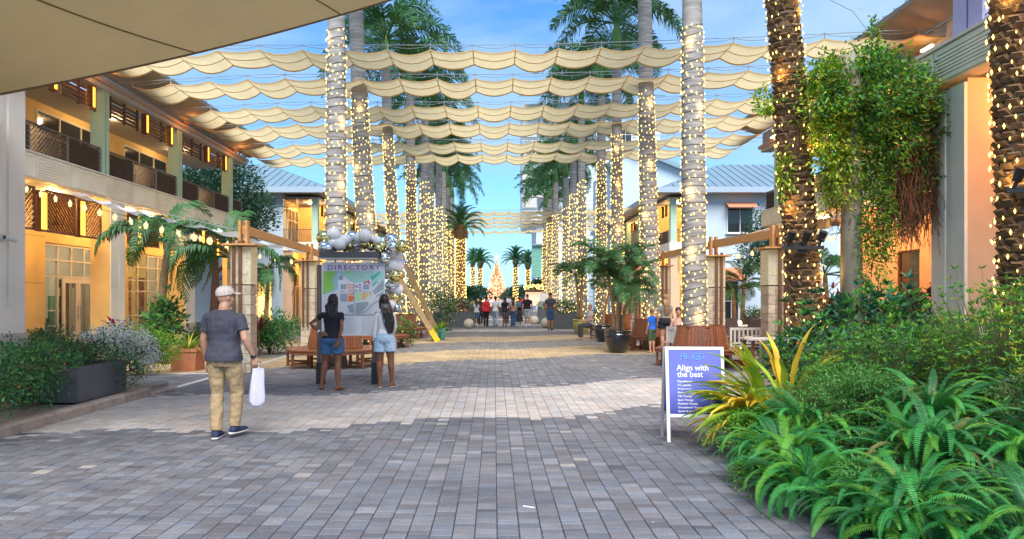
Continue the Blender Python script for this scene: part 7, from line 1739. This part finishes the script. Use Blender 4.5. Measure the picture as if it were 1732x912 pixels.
# feathery asparagus ferns
def feathery(label, x, y, z, r, n, m_, L_=0.5):
    root = thing('asparagus_fern', label, 'fern', (x,y,z)); mb = MB()
    for i in range(n):
        a = random.uniform(0,6.28); el = random.uniform(0.1,1.4); d = Vector((math.cos(a)*math.cos(el)*r[0],math.sin(a)*math.cos(el)*r[1],math.sin(el)*r[2])); pts = [Vector((0,0,0)),d*0.55+Vector((0,0,0.10)),d*0.95+Vector((0,0,-0.02))]; mb.tube(pts,[0.004,0.003,0.001],3,1)
        P = []; O = []
        for k in range(60):
            t = random.uniform(0.25,1.0); p = (pts[0].lerp(pts[1],t/0.55) if t < 0.55 else pts[1].lerp(pts[2],(t-0.55)/0.45)); P.append(p+Vector((random.gauss(0,0.022),random.gauss(0,0.022),random.gauss(0,0.022)))); O.append(d+Vector((random.gauss(0,0.5),random.gauss(0,0.5),random.gauss(0,0.5))))
        leafset(mb,np.array(P),0.026,0,np.array(O),1.3)
    mb.build('foliage',[m_,L_twig],root); return root
feathery('bright feathery asparagus fern spilling onto the paving by the sign',2.60,7.35,0.10,(0.55,0.55,0.5),150,L_br)
feathery('feathery green fern clump below the strap leaved plant',2.85,6.9,0.12,(0.5,0.5,0.45),90,L_br)
feathery('feathery fern at the bottom right corner of the bed',4.1,4.55,0.1,(0.75,0.5,0.55),130,L_md)
feathery('pale feathery shrub in the middle of the right bed',3.6,7.6,0.35,(0.85,0.7,0.7),170,L_md)
feathery('tall feathery bush filling the lower right edge',4.75,6.2,0.3,(0.8,0.7,0.85),190,leafm('leaf_softgreen',(0.10,0.24,0.06)))
feathery('feathery clump edging the paving in front of the ferns',2.35,6.2,0.03,(0.35,0.5,0.4),110,L_br)
feathery('soft feathery growth between the front ferns',2.75,5.4,0.03,(0.5,0.5,0.45),110,L_md)
feathery('feathery fern mass in the centre of the bed behind the ferns',3.4,6.9,0.3,(0.8,0.6,0.72),170,L_md)
# shrubs behind
def rosette_shrub(label, x, y, z, r, n, size, mats, k=7, seed=0, weights=None):
    n = int(n*2.0); size *= 0.82
    """whorls of pointed leaves on stems"""
    root = thing('leafy_shrub', label, 'shrub', (x,y,z)); mb = MB(); st = MB()
    for i in range(n):
        P, q = blob_pts(1,(0,0,r[2]*0.9),r,0.6,0.3,seed+i*0.01); p = P[0]; p[2] = max(p[2],0.08); st.tube([(p[0]*0.2,p[1]*0.2,0),(p[0]*0.6,p[1]*0.6,p[2]*0.5),tuple(p)],[0.004,0.003,0.0015],4)
        O = np.array([[math.cos(j*2*PI/k+i),math.sin(j*2*PI/k+i),0.35] for j in range(k)])+q[0]*0.8; w = np.array(weights or [1]*len(mats),float); ch = rng.choice(len(mats),p=w/w.sum()); leafset(mb,np.tile(p,(k,1)),size,ch,O,1.6,0.15,0.18)
    mb.build('foliage',list(mats),root); st.build('stem',mat('green_stem',(0.10,0.13,0.04),0.8,0.3),root); return root
rosette_shrub('big leafed glossy shrub in front of the vine column',5.05,10.0,0.15,(1.0,0.8,0.85),330,0.105,[L_dk,L_md,leafm('leaf_teal',(0.03,0.13,0.07))],8,1)
rosette_shrub('leafy shrub at the foot of the lit date palm',4.55,10.9,0.1,(0.5,0.5,0.6),150,0.09,[L_dk,L_md],7,2)
rosette_shrub('bright green shrub left of the peach pillar',5.2,9.0,0.2,(0.8,0.6,0.62),420,0.06,[L_md,L_br,L_dk],7,3)
rosette_shrub('wide light green shrub filling the right edge below the plaque',5.15,7.35,0.3,(0.8,0.9,0.78),900,0.042,[L_md,L_br,L_yg],7,4,[2,3,1.4])
rosette_shrub('dense low green shrub in the middle of the right bed',4.2,8.3,0.15,(0.85,0.8,0.62),800,0.045,[L_md,L_dk,L_br],7,5,[3,2,1])
rosette_shrub('dark shrub under the ferns at the right edge',4.75,5.7,0.1,(0.7,0.7,0.65),260,0.060,[L_dk,L_md,L_yg],7,6,[3,2,0.5])
shrub('flowering_bush','yellowish flowering bush between the lit date palm and white table','shrub',GX(1318,13.2),13.0,0.05,(0.4,0.4,0.5),900,0.06,[L_yg,L_md],0.1,1.3,15)
shrub('croton_shrub','dark burgundy leafy shrub before the orange doorway','shrub',GX(1540,13.4),12.7,0.1,(0.75,0.5,0.85),1900,0.10,[L_pur,leafm('leaf_burgundy',(0.10,0.015,0.02))],0.15,1.4,16)
shrub('croton_shrub','copper leafed shrub between the date palm and vine column','shrub',GX(1402,14.5),14.4,0.1,(0.6,0.4,0.8),700,0.13,[leafm('leaf_copper',(0.50,0.16,0.06)),L_red],0.35,1.7,17,weights=[3,1])
shrub('croton_shrub','dark leafed shrub right of the peach pillar','shrub',8.35,11.5,0.3,(0.5,0.4,0.75),900,0.11,[L_pur,L_dk],0.3,1.5,18)
# ---------------- vine column
VC = thing('vine_column', 'tall grey column smothered in climbing vines with hanging brown roots', 'vine', (5.62,11.5,0.1))
m = MB(); m.tube([(-0.06,0,0),(-0.06,0,3.2),(-0.09,0,5.32)],[0.165,0.15,0.14],16); m.build('column',mat('grey_post',(0.24,0.22,0.17),0.8,0.15,3,bump=0.2),VC,smooth=True)
def vp(px,py,Y=11.5): return np.array([GX(px,Y)-5.62,Y-11.5,GZ(py,Y)-0.1])
vl = MB(); vm = [L_br,L_md,L_yg,L_dk,L_red,leafm('leaf_olive2',(0.16,0.18,0.03))]
def vblob(px,py,rx,ry,n,w,size=0.072,dy=0.0,ryd=None,seed=0,shell=0.5):
    c = vp(px,py)+np.array([0,dy,0]); r_ = (rx*11.5/F,ryd or min(0.65,rx*11.5/F*0.8),ry*11.5/F); P, q = blob_pts(n,c,r_,shell,0.42,seed); w = np.array(w,float); ch = rng.choice(6,n,p=w/w.sum())
    for k in range(6):
        if (ch==k).any(): leafset(vl,P[ch==k],size,k,q[ch==k]*0.6+np.array([0,-0.5,0]),1.15,0.35)
vblob(1465,160,95,72,5600,[3,3,1.2,2,0,0.5],seed=1); vblob(1412,205,50,95,4200,[2.5,0.4,7,0.2,0,0.7],seed=2); vblob(1480,220,75,75,4300,[2,3,1.2,2,0.2,1.2],seed=3); vblob(1550,235,45,62,2200,[0.4,1.5,0.2,1.5,1.2,2.5],seed=4,shell=0.6); vblob(1425,300,38,62,1700,[2,0.5,6,0.4,0.2,1.5],seed=5)  # left blobs get more yellow leaves: yellow light there put into leaf colour
vblob(1480,108,38,35,800,[2,2,2,1,0,0],seed=6); vblob(1478,68,9,38,170,[2,2,2,1,0,1],seed=7); vblob(1395,130,30,35,520,[2,0.6,4,0,0,0],seed=8); vblob(1312,160,20,28,330,[2,0.5,4,0,0,0],seed=9,dy=0.5); vblob(1335,290,14,40,240,[2,0.5,4,0,0,0],seed=10,dy=0.2); vblob(1560,180,30,45,520,[1,2,0.5,2,0.3,1.5],seed=11)
vblob(1472,370,34,115,2900,[3,3,2.0,1.5,0,0.5],0.055,dy=-0.15,seed=12); vblob(1530,325,48,40,420,[0.4,1,0.3,1,2.5,2],0.06,seed=16,dy=0.1); vblob(1560,300,26,30,320,[1,2,0.4,1,0.5,1],0.06,seed=17); vblob(1587,280,10,110,260,[1,2,1,1,0,0.5],0.045,seed=14)
vl.build('foliage',vm,VC)
vr = MB(); vr2 = MB()
for i in range(700):
    u = 1-random.random()**1.6; px = 1405+u*175 if random.random() < 0.25 else 1500+78*random.random(); u = (px-1405)/175; base = 395-60*abs(u-0.55); y0 = random.uniform(235,335); p0 = vp(px,y0)+np.array([0,random.uniform(-0.25,0.5),0]); p1 = vp(px+random.gauss(0,18),base+random.gauss(0,24))+np.array([0,random.uniform(-0.25,0.5),0]); mid = (p0+p1)/2+rng.normal(0,0.09,3)
    (vr if u > 0.32 else vr2).tube([tuple(p0),tuple(mid),tuple(p1)],0.0045,3,caps=False)
o = vr.build('hanging_roots',L_rt,VC); o['kind'] = 'stuff'; o = vr2.build('hanging_roots',mat('golden_root',(0.42,0.26,0.08),0.9,0.3),VC); o['kind'] = 'stuff'
t = MB()
for i in range(26):
    px, py = random.choice([(1390,110),(1480,60),(1560,150),(1590,230),(1400,350),(1500,420),(1585,330),(1350,250)]); p = vp(px,py); q = p+rng.normal(0,0.28,3); t.tube([tuple(p+rng.normal(0,0.05,3)),tuple((p+q)/2+np.array([0,0,0.1])),tuple(q)],0.004,4)
t.build('tendril',L_twig,VC)
lamp('spot_on_vines',(5.5,10.6,0.5),0.001) if False else None
# ---------------- potted palms in the street
small_palm(GX(1045,21.9),21.9,0.62,[(-0.10,0,1.75,-0.22),(0.05,0.05,1.45,0.10),(0.12,-0.05,1.0,0.15),(-0.02,-0.08,1.2,0.05)],'bushy multi stem palm growing in the large black pot',13,0.95,0.05,fm=FR_POT)
small_palm(GX(983,33),33,0.62,[(0,0,2.0,0.05),(-0.1,0.1,1.8,-0.10)],'slender palm growing in the olive green pot',10,1.05,0.06,fm=FR_POT)
small_palm(GX(1020,27.2),27.2,0.55,[(0,0,1.2,0.2)],'small palm in the second dark pot behind',9,0.7,0.05,fm=FR_POT)
small_palm(GX(1255,26.5),26.5,0.0,[(0,0,2.0,0.06),(-0.2,0.1,1.6,-0.08)],'dark fan of palm fronds behind the outdoor dining tables',13,0.95,0.08,fm=FR_POT)
small_palm(GX(1410,17),17.2,0.0,[(0,0,2.0,-0.1)],'palm half hidden behind the lit date palm and vines',9,0.9,0.07)
small_palm(GX(433,24),25,0.0,[(0,0,2.4,0.1)],'dark palm behind the nearest stone pillar on the left',10,1.1,0.08)
small_palm(9.2,11.2,1.6,[(0,0,1.6,-0.1)],'dark palm fronds at the far right edge behind the date palm',9,0.8,0.07)
for (px,Y,z,n,lab) in ((747,28.2,0.42,60,'spiky yellow green plant in the taller teal pot'),(735,27.8,0.33,50,'spiky yellow green plant in the shorter teal pot')): blades(lab,'plant',GX(px,Y),Y,z,n,0.42,0.035,[L_yg,L_br],name='spiky_plant',droop=0.5)
# planters' flowers
def bush(px,Y,z,r,n,s_,ms,lab,w=None,fl=None,fn=200,nm='planter_shrub'):
    c = (GX(px,Y),Y,z+r[2]*0.7); return trail(nm,lab,[(c,r)],n,s_,ms,w or [1]*len(ms),fl,fn,0.07,0.3,10)
bush(772,40.6,0.85,(1.05,0.45,0.42),1500,0.09,[L_md,L_dk],'pink flowering shrubs in the long left planter',None,L_pink,420,'flowering_bush'); bush(745,36,0.2,(0.75,0.6,1.25),1900,0.10,[L_dk,L_md],'white dotted tall bush behind the teal pots',None,L_wht,260,'flowering_bush')
bush(955,38.6,0.80,(0.75,0.45,0.42),1300,0.08,[L_md,L_dk],'low green shrubs in the right grey planter'); bush(918,45.3,0.93,(0.4,0.35,0.25),400,0.08,[L_dk],'small green plant in the square grey planter'); bush(787,52,0.0,(1.2,0.6,0.9),900,0.12,[L_dk,L_md],'distant green bush right of the pink flowers')
bush(684,24.5,0.1,(0.35,0.35,0.55),500,0.08,[L_br,L_dk],'green plant inside the second left tree bench'); bush(1012,36,0.1,(0.6,0.4,0.6),600,0.10,[L_dk],'dark plant behind the farthest right bench')
shrub('flower_pot_plant','pink flowering plant behind the dining chairs on the right','shrub',GX(1282,26),26.2,0.5,(0.5,0.4,0.5),700,0.08,[L_dk,L_md,L_pink],0.0,1.2,20,weights=[3,2,0.5])
# background trees
def tree(x, y, H, r, label, n, m_, size=0.22, name='broadleaf_tree', grp=None):
    root = thing(name,label,'tree',(x,y,0),0,grp); t = MB(); t.tube([(0,0,0),(0.1,0,H*0.3),(0,0,H*0.6)],[0.05*H**0.8,0.035*H**0.8,0.02*H**0.8],10)
    for i in range(9): a = i*2.4; t.tube([(0,0,H*(0.3+0.03*i)),(r*0.35*math.cos(a),r*0.35*math.sin(a),H*(0.45+0.03*i)),(r*0.7*math.cos(a),r*0.7*math.sin(a),H*(0.6+0.03*i))],[0.012*H,0.008*H,0.003*H],6)
    t.build('trunk',L_twig,root); mb = MB()
    for i in range(16):
        a = i*2.4; rr = r*(0.15+0.62*math.sqrt(i/16)); c = (rr*math.cos(a),rr*math.sin(a),H*(0.92-0.38*(i/16))+random.uniform(-0.05,0.05)*H); P, q = blob_pts(n//16,c,(r*0.42,r*0.42,H*0.15),0.4,0.3,i); leafset(mb,P,size,0,q+np.array([0,0,0.4]),1.2)
    mb.build('crown',m_,root); return root
tree(-16.5,43.5,9.6,3.6,'large dark evergreen tree behind the left balcony, beside the far blue roof',15000,leafm('tree_dark',(0.020,0.075,0.035)),0.20)
tree(-21,46,9.0,3.8,'dark tree seen through the open balcony at the left',6500,MATS['tree_dark'],0.24)
tree(GX(1303,43),43,6.5,1.9,'green tree beside the salmon window awning on the right',4500,leafm('tree_green',(0.03,0.10,0.05)),0.17)
tree(GX(803,100),100,3.0,2.2,'rounded dark tree before the sea left of the Christmas tree',1600,MATS['tree_dark'],0.35); tree(GX(790,80),80,2.6,1.6,'low dark tree beside the rounded tree, under the yellow lit palm',900,MATS['tree_dark'],0.35)
tree(GX(884,140),140,3.6,3.8,'spreading tree behind the crowd right of the Christmas tree',1700,MATS['tree_green'],0.5); tree(GX(913,80),80,3.4,1.4,'dark tree in front of the teal shutter building',1400,MATS['tree_dark'],0.35)
tree(GX(864,152),152,2.2,3.0,'low far shrubbery tree by the base of the Christmas tree',700,MATS['tree_green'],0.5)
m = MB()
for (x,w) in ((GX(798,115),2.4),): m.lathe([(w,0.0),(w*0.5,0.5),(0.02,0.9)],8)
o = m.build('market_tent',M_white); o.location = (GX(798,112),112,1.6); tag(o,'small white tent top beyond the crowd at the left','tent')
